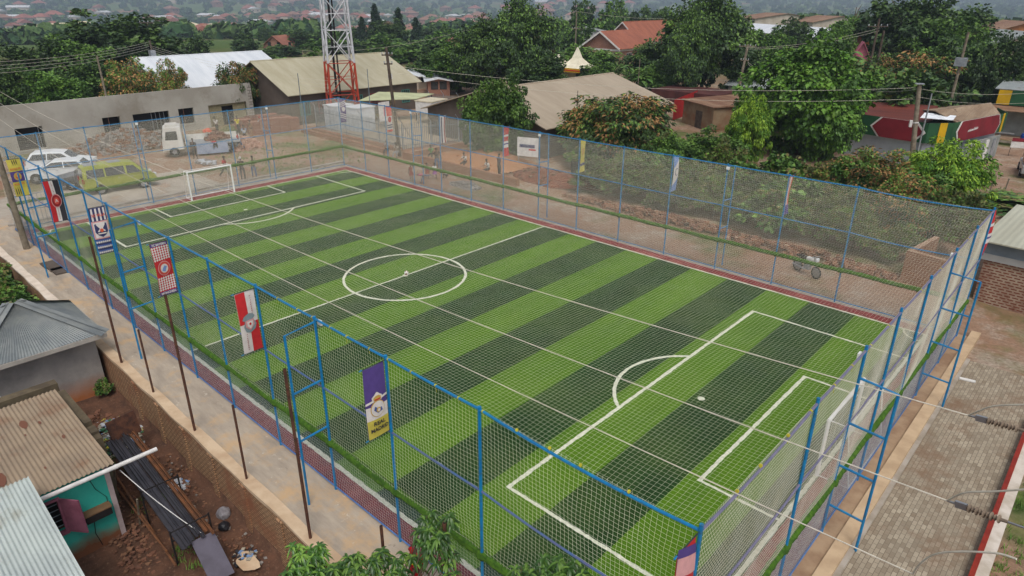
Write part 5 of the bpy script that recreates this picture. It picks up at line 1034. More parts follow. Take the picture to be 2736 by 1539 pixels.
def crown(name, seed, clumps, per, leaf, mats, wts, shape='round', droop=.35, lump=.28, narrow=.42, fill=.25, hollow=.35):
    r = np.random.default_rng(seed); C_ = []
    while len(C_) < clumps:
        v = r.normal(size=3); v /= np.linalg.norm(v); rr = r.uniform(hollow, 1) ** .55
        if shape == 'round': p = v * rr
        elif shape == 'tall': p = v * rr; t = (p[2] + 1) / 2; p[:2] *= (.55 + .6 * math.sin(PI * min(1, t * 1.05)) * (1 - .35 * t))
        elif shape == 'conifer': z = r.uniform(-1, 1); a = r.uniform(0, 2 * PI); q = (1 - (z + 1) / 2) ** .8 * r.uniform(.35, 1) * (.8 + .35 * math.sin(z * 14)); p = np.array([q * math.cos(a), q * math.sin(a), z])
        elif shape == 'umbrella':
            p = v * rr; p[2] = abs(p[2]) * .55 + .1 * r.normal() + .25 * (p[0] ** 2 + p[1] ** 2) - .4
        elif shape == 'bush': p = v * rr; p[2] = abs(p[2]) * 1.3 - .35
        a = math.atan2(p[1], p[0]); p = p * (1 + lump * (math.sin(3 * a + seed) * .5 + math.sin(5 * p[2] + 2 * a + seed * 2) * .5))
        C_.append(p)
    C_ = np.array(C_); n_ = clumps * per; ci = np.repeat(np.arange(clumps), per); cs = r.uniform(.1, .26, clumps)[ci]
    off = r.normal(size=(n_, 3)); off /= np.linalg.norm(off, axis=1)[:, None]; off *= (r.uniform(.2, 1, n_) ** .5 * cs)[:, None]; off[:, 2] *= .75
    pos = C_[ci] + off; nf = int(n_ * fill); pos[:nf] = C_[r.integers(0, clumps, nf)] * r.uniform(.25, .85, (nf, 1)) + r.normal(size=(nf, 3)) * .06
    out = pos / (np.linalg.norm(pos, axis=1)[:, None] + 1e-6)
    d = out * .6 + off / (cs[:, None]) * .6 + r.normal(size=(n_, 3)) * .35; d[:, 2] -= droop; d /= np.linalg.norm(d, axis=1)[:, None]
    u = np.cross(d, r.normal(size=(n_, 3)) * .7 + np.array([0, 0, 1.])); u /= np.linalg.norm(u, axis=1)[:, None] + 1e-9; nn = np.cross(u, d)
    L = leaf * r.uniform(.6, 1.35, n_)[:, None]; W_ = L * narrow
    tip = pos + d * L - np.array([0, 0, 1]) * L * droop * .5
    V = np.stack([pos, pos + d * L * .45 + u * W_ + nn * L * .08, tip, pos + d * L * .45 - u * W_ + nn * L * .08], 1).reshape(-1, 3); F = np.arange(n_ * 4).reshape(-1, 4)
    # some clumps take the tip or flower material
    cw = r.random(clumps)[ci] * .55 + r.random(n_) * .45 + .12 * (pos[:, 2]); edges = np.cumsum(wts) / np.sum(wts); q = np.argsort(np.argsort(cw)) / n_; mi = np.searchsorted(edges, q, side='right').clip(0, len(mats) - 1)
    o = np_mesh(name, V, F, mats, mi); return o
def trunkmesh(name, seed, limbs=6, r0=.055):
    rnd = random.Random(seed); mb = MB(); mb.tube([(0, 0, -1.0), (.03, .01, -.45), (-.02, .03, 0), (.02, 0, .45)], [r0, r0 * .8, r0 * .6, r0 * .25], 7)
    for k in range(limbs):
        a = 2 * PI * k / limbs + rnd.random(); z = rnd.uniform(-.5, .1); q = Vector((0, 0, z)); e = Vector((math.cos(a) * rnd.uniform(.4, .75), math.sin(a) * rnd.uniform(.4, .75), z + rnd.uniform(.25, .6)))
        mb.tube([q, q.lerp(e, .5) + Vector((0, 0, .08)), e], [r0 * .5, r0 * .32, r0 * .1], 5)
    return mb.build(name, m_bark)
PROTO = {}
def proto(key, *a, **k):
    c_ = crown('crown', *a, **k); t = trunkmesh('trunk', a[0]); COL.objects.unlink(c_); COL.objects.unlink(t); PROTO.setdefault(key, []).append((c_.data, t.data))
for s_ in (1, 2):
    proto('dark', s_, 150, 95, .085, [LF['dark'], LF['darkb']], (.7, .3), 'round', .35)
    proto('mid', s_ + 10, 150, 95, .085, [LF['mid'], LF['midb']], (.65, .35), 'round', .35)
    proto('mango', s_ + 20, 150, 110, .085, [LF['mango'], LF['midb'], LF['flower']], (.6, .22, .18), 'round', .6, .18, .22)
    proto('bush', s_ + 30, 60, 60, .15, [LF['mid'], LF['midb'], LF['dry']], (.55, .3, .15), 'bush', .3)
    proto('hedge', s_ + 40, 80, 85, .12, [LF['hedge'], LF['dry'], LF['midb']], (.5, .28, .22), 'bush', .1, .3, .25)
    proto('smid', s_ + 50, 60, 34, .17, [LF['mid'], LF['midb']], (.65, .35), 'round', .3)
    proto('sdark', s_ + 60, 60, 34, .17, [LF['dark'], LF['darkb']], (.75, .25), 'round', .3)
proto('tall', 3, 230, 100, .06, [LF['dark'], LF['midb'], LF['darkb']], (.6, .2, .2), 'tall', .5, .12)
proto('tallb', 4, 230, 110, .065, [LF['mid'], LF['bright'], LF['midb']], (.5, .3, .2), 'tall', .5, .2)
proto('bright', 5, 170, 120, .08, [LF['bright'], LF['brightb']], (.55, .45), 'round', .6, .16, .22)
proto('flowery', 6, 170, 110, .08, [LF['mango'], LF['flower'], LF['midb']], (.42, .36, .22), 'round', .4, .2, .25)
proto('conifer', 7, 160, 60, .11, [LF['conifer'], LF['dark']], (.8, .2), 'conifer', .5)
proto('umbrella', 8, 90, 60, .1, [LF['mid'], LF['midb']], (.5, .5), 'umbrella', .1)
TN = dict(dark='broadleaf_tree', mid='broadleaf_tree', mango='mango_tree', tall='tall_tree', tallb='tall_tree', bright='mango_tree', flowery='flowering_mango_tree', conifer='conifer_tree', umbrella='umbrella_tree', bush='bush', hedge='bush', smid='broadleaf_tree', sdark='broadleaf_tree')
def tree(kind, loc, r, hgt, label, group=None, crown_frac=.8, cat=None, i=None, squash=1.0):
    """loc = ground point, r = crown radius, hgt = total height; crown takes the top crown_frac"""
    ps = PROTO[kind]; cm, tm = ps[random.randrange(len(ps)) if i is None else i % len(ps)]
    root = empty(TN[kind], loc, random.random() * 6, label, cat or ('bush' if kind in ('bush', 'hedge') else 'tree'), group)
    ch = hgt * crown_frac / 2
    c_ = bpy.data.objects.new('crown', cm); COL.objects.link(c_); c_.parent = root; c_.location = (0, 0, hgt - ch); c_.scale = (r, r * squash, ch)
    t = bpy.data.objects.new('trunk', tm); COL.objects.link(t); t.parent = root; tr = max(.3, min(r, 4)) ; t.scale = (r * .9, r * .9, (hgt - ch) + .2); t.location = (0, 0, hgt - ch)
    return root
def treepx(kind, px, py, D, wpx, label, group=None, frac=.85, dz=0, **k):
    p = PD(px, py, D); z = tz(p.x, p.y); sl = (p - CP).length; r = wpx / 2 * sl / FPX * .88; h = p.z - z + dz
    return tree(kind, (p.x, p.y, z - .1), r, max(h, 1.2), label, group, frac, **k)
# big trees, left to right
treepx('dark', 300, 40, 112, 300, 'tallest dark tree above the flowering mango at upper left', frac=.9)
treepx('dark', 60, 118, 96, 190, 'dark leafy tree at the left edge under the wires')
treepx('mid', 165, 102, 100, 180, 'green tree between the left edge and the tallest dark tree')
treepx('dark', 200, 165, 90, 170, 'dark tree in front, just above the long grey building')
treepx('mid', 110, 190, 84, 150, 'low green tree above the bare clay gable')
treepx('dark', 15, 170, 84, 110, 'dark tree clump at the left edge over the patched roof')
treepx('dark', 365, 110, 122, 100, 'dark tree beside the wires pole, left of the white roof')
treepx('flowery', 335, 160, 84, 150, 'mango tree full of orange-brown flowers above the grey building', frac=1.0, dz=0)
treepx('flowery', 445, 162, 83, 95, 'smaller orange-flowering mango in front of the white roof', frac=1.0)
treepx('mango', 625, 158, 82.5, 120, 'dark mango tree between the white roof and the khaki hall', frac=.9)
treepx('tall', 1390, -12, 97, 200, 'great tree reaching the top edge, left of the red tiled house', frac=.85)
treepx('tall', 1288, 48, 96, 180, 'dense second trunk of the great tree, just left of its top', frac=.9)
treepx('dark', 1438, 145, 92, 190, 'round dark tree on the right flank of the great tree', frac=.9)
treepx('mid', 1222, 118, 100, 160, 'green tree leaning from the left flank of the great tree', frac=.9)
treepx('dark', 1160, 133, 108, 130, 'dark green tree behind the smoking yard, right of the khaki hall', frac=.9)
treepx('mid', 1100, 170, 112, 70, 'small yellow-green tree by the white-roofed stall', frac=.9)
treepx('mid', 1345, 208, 57, 150, 'leafy tree before the tan roof, right behind the far fence', frac=.85)
treepx('mid', 1290, 232, 56.5, 120, 'lower leafy tree left of the tan roof, behind the far fence', frac=.9)
treepx('mango', 1660, 240, 57, 330, 'broad mango tree with brownish flowers in front of the tan roof', frac=.95)
treepx('mango', 1590, 262, 56, 150, 'left part mango with brown flower sprays beside the tan roof', frac=.95)
treepx('tall', 1905, -28, 97, 250, 'tall dense mango tree hiding the right end of the red tiled house', frac=.82)
treepx('tall', 1855, 20, 92, 120, 'narrower crown on the left side of the tall dense mango', frac=.85)
treepx('mid', 1560, 122, 118, 190, 'olive-green tree in front of the brick bungalow gable', frac=.9)
treepx('dark', 1745, 112, 108, 150, 'dark tree in front of the brick bungalow main wall', frac=.9)
treepx('mid', 1760, 170, 96, 150, 'scrubby green tree above the red tin fence', frac=.9)
treepx('mid', 1610, 165, 100, 120, 'scrubby bushy tree above the tan roof ridge', frac=.9)
treepx('tallb', 2185, 100, 65, 330, 'large bright green tree left of the shops', frac=.93)
treepx('tallb', 2230, 200, 63, 170, 'lower right limb crown of the large bright green tree', frac=.95)
treepx('bright', 2018, 250, 58, 120, 'slender yellow-green tree left of the large bright green tree', frac=.9)
treepx('mid', 1900, 352, 52, 180, 'low spreading tree behind the far fence below the mud hut', frac=.95)
treepx('mid', 1790, 355, 51, 130, 'low dark shrubby tree beside the broad mango, behind the far fence', frac=.95)
treepx('flowery', 2350, 400, 47.5, 250, 'mango tree with brown flowers in front of the first shop', frac=.97)
treepx('flowery', 2450, 470, 43, 190, 'lower flowering mango right behind the fence corner', frac=.97)
treepx('flowery', 2240, 430, 47, 130, 'brown-flowered mango bush left of the weathered pole', frac=.97)
treepx('bright', 2560, 368, 52, 210, 'bright lime-green mango tree right of the weathered pole', frac=.95)
treepx('mango', 2640, 450, 46, 130, 'green mango tree right of the lime-green one', frac=.95) if 0 else None
treepx('dark', 2440, -20, 118, 250, 'huge dark tree at the top edge, upper right', frac=.85)
treepx('dark', 2575, 18, 124, 200, 'dark tree at upper right behind the transformer pole', frac=.88)
treepx('mid', 2560, 52, 112, 190, 'olive-green tree below the huge dark tree at upper right', frac=.9)
treepx('mango', 2450, 128, 92, 250, 'wide brown-tinged mango tree behind the shops', frac=.95)
treepx('mango', 2340, 140, 90, 150, 'mango tree beside the twin pole', frac=.95)
treepx('dark', 2600, 110, 96, 180, 'dark tree behind the roof of the second shop', frac=.95)
treepx('dark', 2715, 92, 92, 120, 'dark tree at the right edge above the second shop', frac=.9)
treepx('umbrella', 2290, 8, 150, 120, 'feathery light green tree with a flat crown on the right skyline', frac=.7)
treepx('mid', 2245, 70, 110, 120, 'green tree behind the twin pole', frac=.9)
treepx('mid', 2050, 78, 120, 130, 'green tree right of the tall mango', frac=.9)
treepx('dark', 2130, 48, 150, 90, 'dark tree between the two white buildings on the right', frac=.9)
treepx('dark', 2000, 130, 95, 130, 'dark tree behind the leaning power pole', frac=.9)
treepx('conifer', 1000, 18, 200, 62, 'pointed dark conifer right of the mast', frac=.95)
treepx('conifer', 1064, 28, 205, 62, 'second pointed conifer right of the mast', frac=.95)
treepx('conifer', 1110, 52, 200, 55, 'shorter conifer at the right of the conifer clump', frac=.95)
treepx('dark', 1035, 55, 190, 110, 'dark broad tree between the conifers', frac=.95)
treepx('conifer', 965, 50, 198, 50, 'small conifer at the left of the conifer clump', frac=.95)
treepx('sdark', 1560, 0, 215, 70, 'dark tree at the top edge above the power pole', frac=.95)
treepx('smid', 1655, -8, 230, 65, 'tree at the top edge above the red tiled roof', frac=.95)
treepx('smid', 1490, 30, 180, 60, 'tree left of the tall thin pole, above the tent', frac=.95)
treepx('smid', 1545, 40, 165, 90, 'tree behind the grey block building', frac=.95)
treepx('smid', 1620, 22, 190, 90, 'bushy tree just above the lower red tiled gable', frac=.95)
treepx('sdark', 1720, 18, 210, 90, 'tree behind the red roof ridge', frac=.95)
treepx('smid', 1780, 5, 220, 70, 'tree behind the right end of the red roof', frac=.95)
treepx('sdark', 2480, 180, 78, 200, 'dark scrub tree behind the maroon shop roof', frac=.97)
treepx('mid', 2330, 190, 80, 140, 'green scrub tree behind the left end of the shop', frac=.97)
for k, (px_, py_, D_, w_) in enumerate(((1075, 118, 150, 130), (1135, 104, 152, 130), (1010, 96, 172, 150), (930, 108, 165, 130), (868, 96, 170, 110), (765, 118, 172, 120), (1180, 92, 170, 110), (720, 130, 160, 90))):
    treepx(['smid', 'sdark'][k % 2], px_, py_, D_, w_, ['green tree just right of the khaki hall roof', 'dark tree right of the khaki hall, before the conifers', 'dark tree below the conifer clump', 'green tree right beside the white part of the mast', 'dark tree directly behind the white part of the mast', 'green tree left of the mast above the hall ridge', 'dark tree left of the great tree, near the small pinkish house', 'dark tree between the white roof and the two-storey brick house'][k], frac=.95)
# the brushy bank behind the far fence
rnd = random.Random(5); g_ = 'bushes on the bank behind the far fence'; n_ = 0
for row, (yb, h0) in enumerate(((8.0, 2.2), (11.0, 2.7), (14.5, 3.0))):
    x = 19.5 + row * .8
    while x < (41 if row < 2 else 45):
        if not (row > 0 and x > 41.5):
            h = h0 * rnd.uniform(.8, 1.25); tree('hedge' if rnd.random() < .75 else 'bush', (x, yb + rnd.uniform(-.7, .7), -.1), rnd.uniform(1.3, 2.0), h, 'tangled olive-brown bush on the bank behind the far fence, ' + ('front row along the dirt road' if row == 0 else 'middle row' if row == 1 else 'back row under the mango trees'), g_, 1.0); n_ += 1
        x += rnd.uniform(1.7, 2.5)
for (x, y, r, h, lab) in ((14.6, 13.5, 2.0, 2.2, 'green bush beyond the pit, left end of the bank'), (6.5, 11.6, 2.2, 1.6, 'bush behind the orange sand heap'), (38.6, 23, 2.5, 1.0, 'low green weeds behind the workshop'), (43.5, 24, 3.2, .9, 'long green weeds at the roadside right of the mangoes')):
    tree('bush', (x, y, -.1), r, h, lab, None, 1.0)
# lower-left greenery behind the wall
for k, (x, y, r, h) in enumerate(((5.5, -25.9, 1.4, 2.5), (8.0, -26.0, 1.5, 2.6), (10.5, -25.9, 1.3, 2.3), (12.4, -25.8, 1.2, 1.9), (14.3, -25.9, 1.0, 1.4), (9.5, -28.2, 1.8, 2.9), (6.5, -28.6, 2.0, 3.0), (12.5, -28.0, 1.5, 2.0), (3.0, -26.4, 1.6, 2.8), (14.6, -27.6, 1.0, 1.2), (11.4, -25.3, .8, 1.6), (9.2, -25.4, .8, 1.8))):
    tree('bush', (x, y, ZY - .1), r, h, 'low leafy shrub below the boundary wall, behind the grey hip roof', 'shrubs below the boundary wall', 1.0)
tree('bush', (19.9, -24.98, ZY - .05), .34, .8, 'small dark green plant in the gap between grey house and boundary wall', None, 1.0)
# grass and weeds: one object
def tufts(name, pts, h, m, label, k=9, w_=.012):
    V = []; F = []; r = np.random.default_rng(3)
    for (x, y, z) in pts:
        for j in range(k):
            a = r.uniform(0, 2 * PI); l_ = h * r.uniform(.5, 1.3); bx, by = x + r.normal() * .05, y + r.normal() * .05; dx, dy = math.cos(a), math.sin(a); i = len(V)
            V += [(bx - dy * w_, by + dx * w_, z), (bx + dy * w_, by - dx * w_, z), (bx + dx * l_ * .5, by + dy * l_ * .5, z + l_)]; F.append((i, i + 1, i + 2))
    o = np_mesh(name, V, F, m); tag(o, label, 'grass', kind='stuff')
pts = []
for k in range(900):
    x, y = rnd.uniform(24, 50), rnd.uniform(15, 30)
    if math.sin(x * .5) + math.sin(y * .7) > -.3: pts.append((x, y, tz(x, y)))
for k in range(500): x, y = rnd.uniform(47.4, 49.5), rnd.uniform(-18, -4); pts.append((x, y, tz(x, y)))
for k in range(420): x = rnd.uniform(-12, 0); y = rnd.uniform(-6, 3); pts.append((x, y, tz(x, y)))
for k in range(500): x, y = rnd.uniform(24, 34), rnd.uniform(-27.5, -24.8); (pts.append((x, y, tz(x, y))) if math.sin(x * 2.1) + math.sin(y * 3.3) > .9 else None)
tufts('weeds', pts, .16, LF['midb'], 'scattered low grass and weeds on the bare soil')
# banana plants
def banana(loc, h, label, n_=8, seed=1):
    r = random.Random(seed); root = empty('banana_plant', loc, 0, label, 'plant', 'banana plants'); MB().tube([(0, 0, -.1), (.05, 0, h * .45), (0, .05, h * .6)], [.16, .12, .07], 7).build('stem', LF['banana'], root)
    for k in range(n_):
        a = 2 * PI * k / n_ + r.random(); L = h * r.uniform(.5, .7); mb = MB(); rows = []; el = r.uniform(.5, 1.2)
        for i in range(7):
            t = i / 6; x = L * t * math.cos(el) ; z = h * .6 + L * math.sin(el) * t - L * .75 * t * t; w_ = .30 * h / 4 * math.sin(PI * min(1, t * .95 + .05)) ** .6 + .01
            rows.append([Vector((x * math.cos(a) - s_ * w_ * math.sin(a), x * math.sin(a) + s_ * w_ * math.cos(a), z - (0 if s_ == 0 else .25 * w_))) for s_ in (-1, 0, 1)])
        for i in range(6):
            for s_ in (0, 1): mb.quad(rows[i][s_], rows[i][s_ + 1], rows[i + 1][s_ + 1], rows[i + 1][s_])
        mb.build('leaf', LF['banana'], root)
for k, (px, py, D, lab) in enumerate(((1690, 150, 98, 'banana plant with upright broad leaves beside the tan roof ridge'), (1718, 180, 94, 'lower banana plant right of the taller one by the tan roof'), (1668, 180, 95, 'banana plant at the tan roof ridge, leftmost of three'), (2290, 110, 100, 'banana plant beside the pink hut'), (2270, 95, 106, 'second banana plant behind the bright green tree'))):
    p = PD(px, py, D); z = tz(p.x, p.y); banana((p.x, p.y, z), max(3, (p.z - z) * 1.0), lab, seed=k)
# foreground mango: whorls of long leaves on real limbs
def whorl_tree(loc, tips, label, seed=2, nl=15, L0=.2):
    r = random.Random(seed); root = empty('mango_tree', loc, 0, label, 'tree'); base = Vector(loc); mb = MB(); mb.tube([(0, 0, -.2), (.05, 0, .9), (0, .1, 1.8)], [.13, .11, .08], 9); fork = Vector((0, .1, 1.8))
    V = []; F = []; MI = []
    for tp in tips:
        q = Vector(tp) - base; mid = fork.lerp(q, .55) + Vector((0, 0, -.1)); mb.tube([fork, mid, q], [.03, .018, .007], 5)
        for w_ in range(3):
            c_ = q + Vector((r.uniform(-.12, .12), r.uniform(-.12, .12), r.uniform(-.14, .06)))
            for k in range(nl):
                a = 2 * PI * k / nl * 2.4 + r.random() * .5; el = r.uniform(-.5, .9); L = L0 * r.uniform(.75, 1.25); h = Vector((math.cos(a), math.sin(a), 0)); s_ = Vector((-math.sin(a), math.cos(a), 0)); wd = L * .13; rows = []
                for i in range(5):
                    t = i / 4; p = c_ + h * L * t * math.cos(el) + Vector((0, 0, L * (math.sin(el) * t - .75 * t * t))); wi = wd * (math.sin(PI * (t * .9 + .08)) ** .7)
                    rows.append((p - s_ * wi + Vector((0, 0, wi * .5)), p, p + s_ * wi + Vector((0, 0, wi * .5))))
                k0 = len(V)
                for rw in rows: V += [tuple(p) for p in rw]
                mi_ = 0 if r.random() < .6 else 1
                for i in range(4):
                    for j in (0, 1): b_ = k0 + i * 3 + j; F.append((b_, b_ + 1, b_ + 4, b_ + 3)); MI.append(mi_)
    mb.build('trunk', m_bark, root); np_mesh('crown', V, F, [leafmat('near_mango_leaf' + str(seed), srgb(54, 88, 28), srgb(38, 66, 24), .38, .5, 3), LF['midb']], MI, parent=root); return root
tips = []; r2 = random.Random(11)
for px, py, D in ((1190, 1385, 10.9), (1150, 1405, 10.8), (1110, 1420, 10.9), (1175, 1430, 10.6), (1195, 1450, 10.6), (1215, 1480, 10.5), (1140, 1450, 10.6), (1090, 1485, 10.7), (1030, 1475, 10.8), (1015, 1475, 10.7), (1150, 1480, 10.5), (1060, 1510, 10.4), (1020, 1510, 10.4), (990, 1500, 10.5), (1180, 1500, 10.4), (1075, 1540, 10.2), (1030, 1540, 10.2), (990, 1535, 10.3), (1160, 1400, 11.1), (1140, 1378, 11.2), (950, 1490, 10.8), (925, 1498, 10.8), (940, 1525, 10.6), (905, 1515, 10.7), (965, 1520, 10.5), (1170, 1460, 10.5), (1200, 1530, 10.2)):
    tips.append(PD(px + r2.uniform(-6, 6), py, D))
whorl_tree((38.3, -25.4, ZY), tips, 'mango sapling at the bottom edge with whorls of long green leaves', 2)
tips = [PD(px + r2.uniform(-5, 5), py, D) for px, py, D in ((800, 1462, 11.6), (835, 1460, 11.6), (850, 1480, 11.5), (815, 1485, 11.4), (785, 1500, 11.4), (770, 1525, 11.2), (805, 1530, 11.2), (845, 1515, 11.3), (870, 1530, 11.1), (890, 1510, 11.2), (800, 1510, 11.3), (830, 1540, 11.1), (860, 1500, 11.4))]
whorl_tree((36.6, -26.6, ZY), tips, 'smaller mango sapling left of the other one at the bottom edge', 3)
tips = [PD(px + r2.uniform(-5, 5), py, D) for px, py, D in ((1395, 1512, 9.6), (1450, 1505, 9.5), (1500, 1510, 9.4), (1545, 1522, 9.3), (1420, 1532, 9.4), (1475, 1532, 9.3), (1525, 1538, 9.2), (1570, 1540, 9.1))]
whorl_tree((41.3, -24.3, -.1), tips, 'mango shoots just rising over the bottom edge below the near net', 4)

# ------------------------------------------------------------------ the town in the valley
def farpt(azpx, D): p = PD(azpx, 100, D); return p.x, p.y
rnd = random.Random(21)
cnt = 0; spots = []
while cnt < 150:
    px = rnd.uniform(-60, 2790); D = 125 * math.exp(rnd.random() * 1.15); x, y = farpt(px, D)
    if px < 380 or (px < 660 and (D > 240 or rnd.random() < .5)) or (-67 < x < -30 and 85 < y < 160) or (px > 1450 and px < 2000 and D < 175): continue
    if any((x - a) ** 2 + (y - b_) ** 2 < 36 for a, b_ in spots): continue
    spots.append((x, y)); z = tz(x, y); h = rnd.uniform(3, 5.5) if px < 1400 else rnd.uniform(4, 7); r_ = rnd.uniform(2.2, 4.0); k = rnd.choice(['smid', 'sdark', 'smid', 'sdark', 'conifer' if rnd.random() < .3 else 'smid'])
    tree(k, (x, y, z - .2), r_ if k != 'conifer' else 2, h if k != 'conifer' else h * 1.3, 'small green tree in the middle distance ' + ('beyond the long grey building' if px < 660 else 'between the mast and the great tree' if px < 1200 else 'behind the great tree and the brick bungalow' if px < 1800 else 'on the plateau behind the bright green tree' if px < 2350 else 'beyond the dark trees at upper right'), 'trees of the middle distance', .92); cnt += 1
# the far wood: thousands of crowns as one mass
r = np.random.default_rng(5); NT = 5200; q = 54
px = r.uniform(-150, 2880, NT); D = 330 * np.exp(r.random(NT) * 2.35); d0 = np.array([ray(p, 100) for p in px]); d0 = d0 / np.hypot(d0[:, 0], d0[:, 1])[:, None]
cx_ = CP.x + d0[:, 0] * D; cy_ = CP.y + d0[:, 1] * D; keep = (n2(cx_ / 90, cy_ / 90, 4) > -.45) | (D > 1500); keep &= ~((D > 480) & (D < 1150) & (px < 560 + 60 * np.sin(D / 60))); cx_, cy_, D = cx_[keep], cy_[keep], D[keep]; NT = len(D)
R_ = r.uniform(2.2, 4.6, NT) * (1 + D / 1500); cz_ = terr(cx_, cy_) + R_ * .5
v = r.normal(size=(NT, q, 3)); v /= np.linalg.norm(v, axis=2)[:, :, None]; v[:, :, 2] = np.abs(v[:, :, 2]) * 1.1 - .3
pos = np.stack([cx_, cy_, cz_], -1)[:, None] + v * (R_[:, None, None] * r.uniform(.6, 1.05, (NT, q, 1)))
a = r.normal(size=(NT, q, 3)); a /= np.linalg.norm(a, axis=2)[:, :, None]; b_ = np.cross(a, v); b_ /= np.linalg.norm(b_, axis=2)[:, :, None] + 1e-6; s_ = R_[:, None, None] * .3
V = np.stack([pos - a * s_ - b_ * s_, pos + a * s_ - b_ * s_, pos + a * s_ + b_ * s_, pos - a * s_ + b_ * s_], 2).reshape(-1, 3)
mi = np.repeat((r.random(NT) < .4).astype(int), q) ; mi = np.where(r.random(len(mi)) < .12, 1 - mi, mi)
o = np_mesh('far_woodland', V, np.arange(len(V)).reshape(-1, 4), [leafmat('far_leaf', srgb(52, 76, 46), srgb(38, 60, 38), .9, .1, .05), leafmat('far_leaf_light', srgb(80, 100, 56), srgb(62, 84, 48), .9, .1, .05)], mi); tag(o, 'hazy woodland covering the valley and the far hills', 'woodland', kind='stuff')
# distant houses
def fh(name, wall, roof, hip, w_, l_, h, rise):
    mb = MB(); mb.box(-w_ / 2, w_ / 2, -l_ / 2, l_ / 2, -4, h)
    a, b2 = w_ / 2 + .5, l_ / 2 + .5; ri = l_ / 2 - w_ / 2 if hip else l_ / 2 + .5; z0 = h - .05
    p = [(-a, -b2, z0), (a, -b2, z0), (a, b2, z0), (-a, b2, z0), (0, -ri, h + rise), (0, ri, h + rise)]; mb.add(p, [(0, 1, 4), (1, 2, 5, 4), (2, 3, 5), (3, 0, 4, 5), (0, 3, 2, 1)], 1)
    for k in (-1, 1): mb.box(w_ / 2, w_ / 2 + .05, k * l_ * .25 - .7, k * l_ * .25 + .7, 1, 2.2, 2); mb.box(k * w_ * .22 - .6, k * w_ * .22 + .6, -l_ / 2 - .05, -l_ / 2, 1, 2.2, 2)
    o = mb.build(name, [wall, roof, m_glass]); COL.objects.unlink(o); return o.data
m_fr = mat('far_red_roof', srgb(160, 100, 84), srgb(138, 88, 74), .1); m_fr2 = mat('far_brown_roof', srgb(150, 112, 92), srgb(130, 96, 80), .1); m_fw = mat('far_white_roof', srgb(214, 214, 214), srgb(190, 192, 194), .1); m_fwall = mat('far_wall', srgb(196, 182, 164), srgb(172, 156, 138), .1)
FHM = [fh('distant_house', m_fwall, m_fr, True, 10, 13, 3.2, 3.0), fh('distant_house', m_fwall, m_fr, False, 9, 14, 3.2, 2.6), fh('distant_house', m_brk, m_fr2, True, 9, 11, 3.0, 2.4), fh('distant_house', m_fwall, m_fw, False, 10, 16, 3.4, 1.6)]
FL = ['distant house with a red hipped roof among the trees of the valley town', 'distant house with a red gabled roof in the valley town', 'distant house with a brown hipped roof in the valley town', 'distant house with a white metal roof in the valley town']
cl = [(170, 30, 1500), (640, 28, 1300), (600, 75, 620), (700, 105, 380), (820, 40, 900), (560, 110, 480), (1100, 50, 800), (1230, 55, 760), (1180, 30, 1200), (1330, 20, 1500), (760, 20, 1700), (420, 120, 560), (1500, 25, 1500), (50, 60, 1200), (900, 20, 1500), (1000, 30, 1100), (480, 40, 1100), (1900, 20, 1100), (2000, 25, 700)]
cnt = 0
while cnt < 270:
    c_ = rnd.choice(cl[:17] if rnd.random() < .93 else cl); D = c_[2] * math.exp(rnd.gauss(0, .3)); px = c_[0] + rnd.gauss(0, 75); x, y = farpt(px, D)
    if D < 500: continue
    k = rnd.choices(range(4), (3, 2, 4, 2.2))[0]; o = bpy.data.objects.new('distant_house', FHM[k]); COL.objects.link(o); o.location = (x, y, tz(x, y) + .6 + D / 600); o.rotation_euler = (0, 0, rnd.random() * PI); s_ = rnd.uniform(.75, 1.15) * (1 + D / 1500); o.scale = (s_,) * 3
    tag(o, FL[k], 'house', 'distant houses of the valley town'); cnt += 1
# long cream sheds in the valley
for k, (px, py, D, L, w_) in enumerate(((460, 92, 520, 75, 16), (515, 88, 560, 60, 16), (405, 96, 500, 40, 14), (560, 42, 1050, 50, 12), (600, 42, 1080, 36, 12), (160, 106, 470, 60, 14))):
    x, y = farpt(px, D); o = fh('cream_shed', m_fwall, mat('cream_roof', srgb(218, 206, 170), srgb(204, 192, 156), .1), False, w_, L, 4, 2.2); o = bpy.data.objects.new('cream_shed', o); COL.objects.link(o); o.location = (x, y, tz(x, y) + 3.5); o.rotation_euler = (0, 0, rad(46)); tag(o, ['longest cream-roofed shed in the valley at upper left', 'cream-roofed shed right of the longest one', 'cream-roofed shed left of the longest one', 'pale long shed on the far valley side', 'second pale long shed on the far valley side', 'sandy-roofed shed above the left dark trees'][k], 'shed', 'long sheds in the valley')
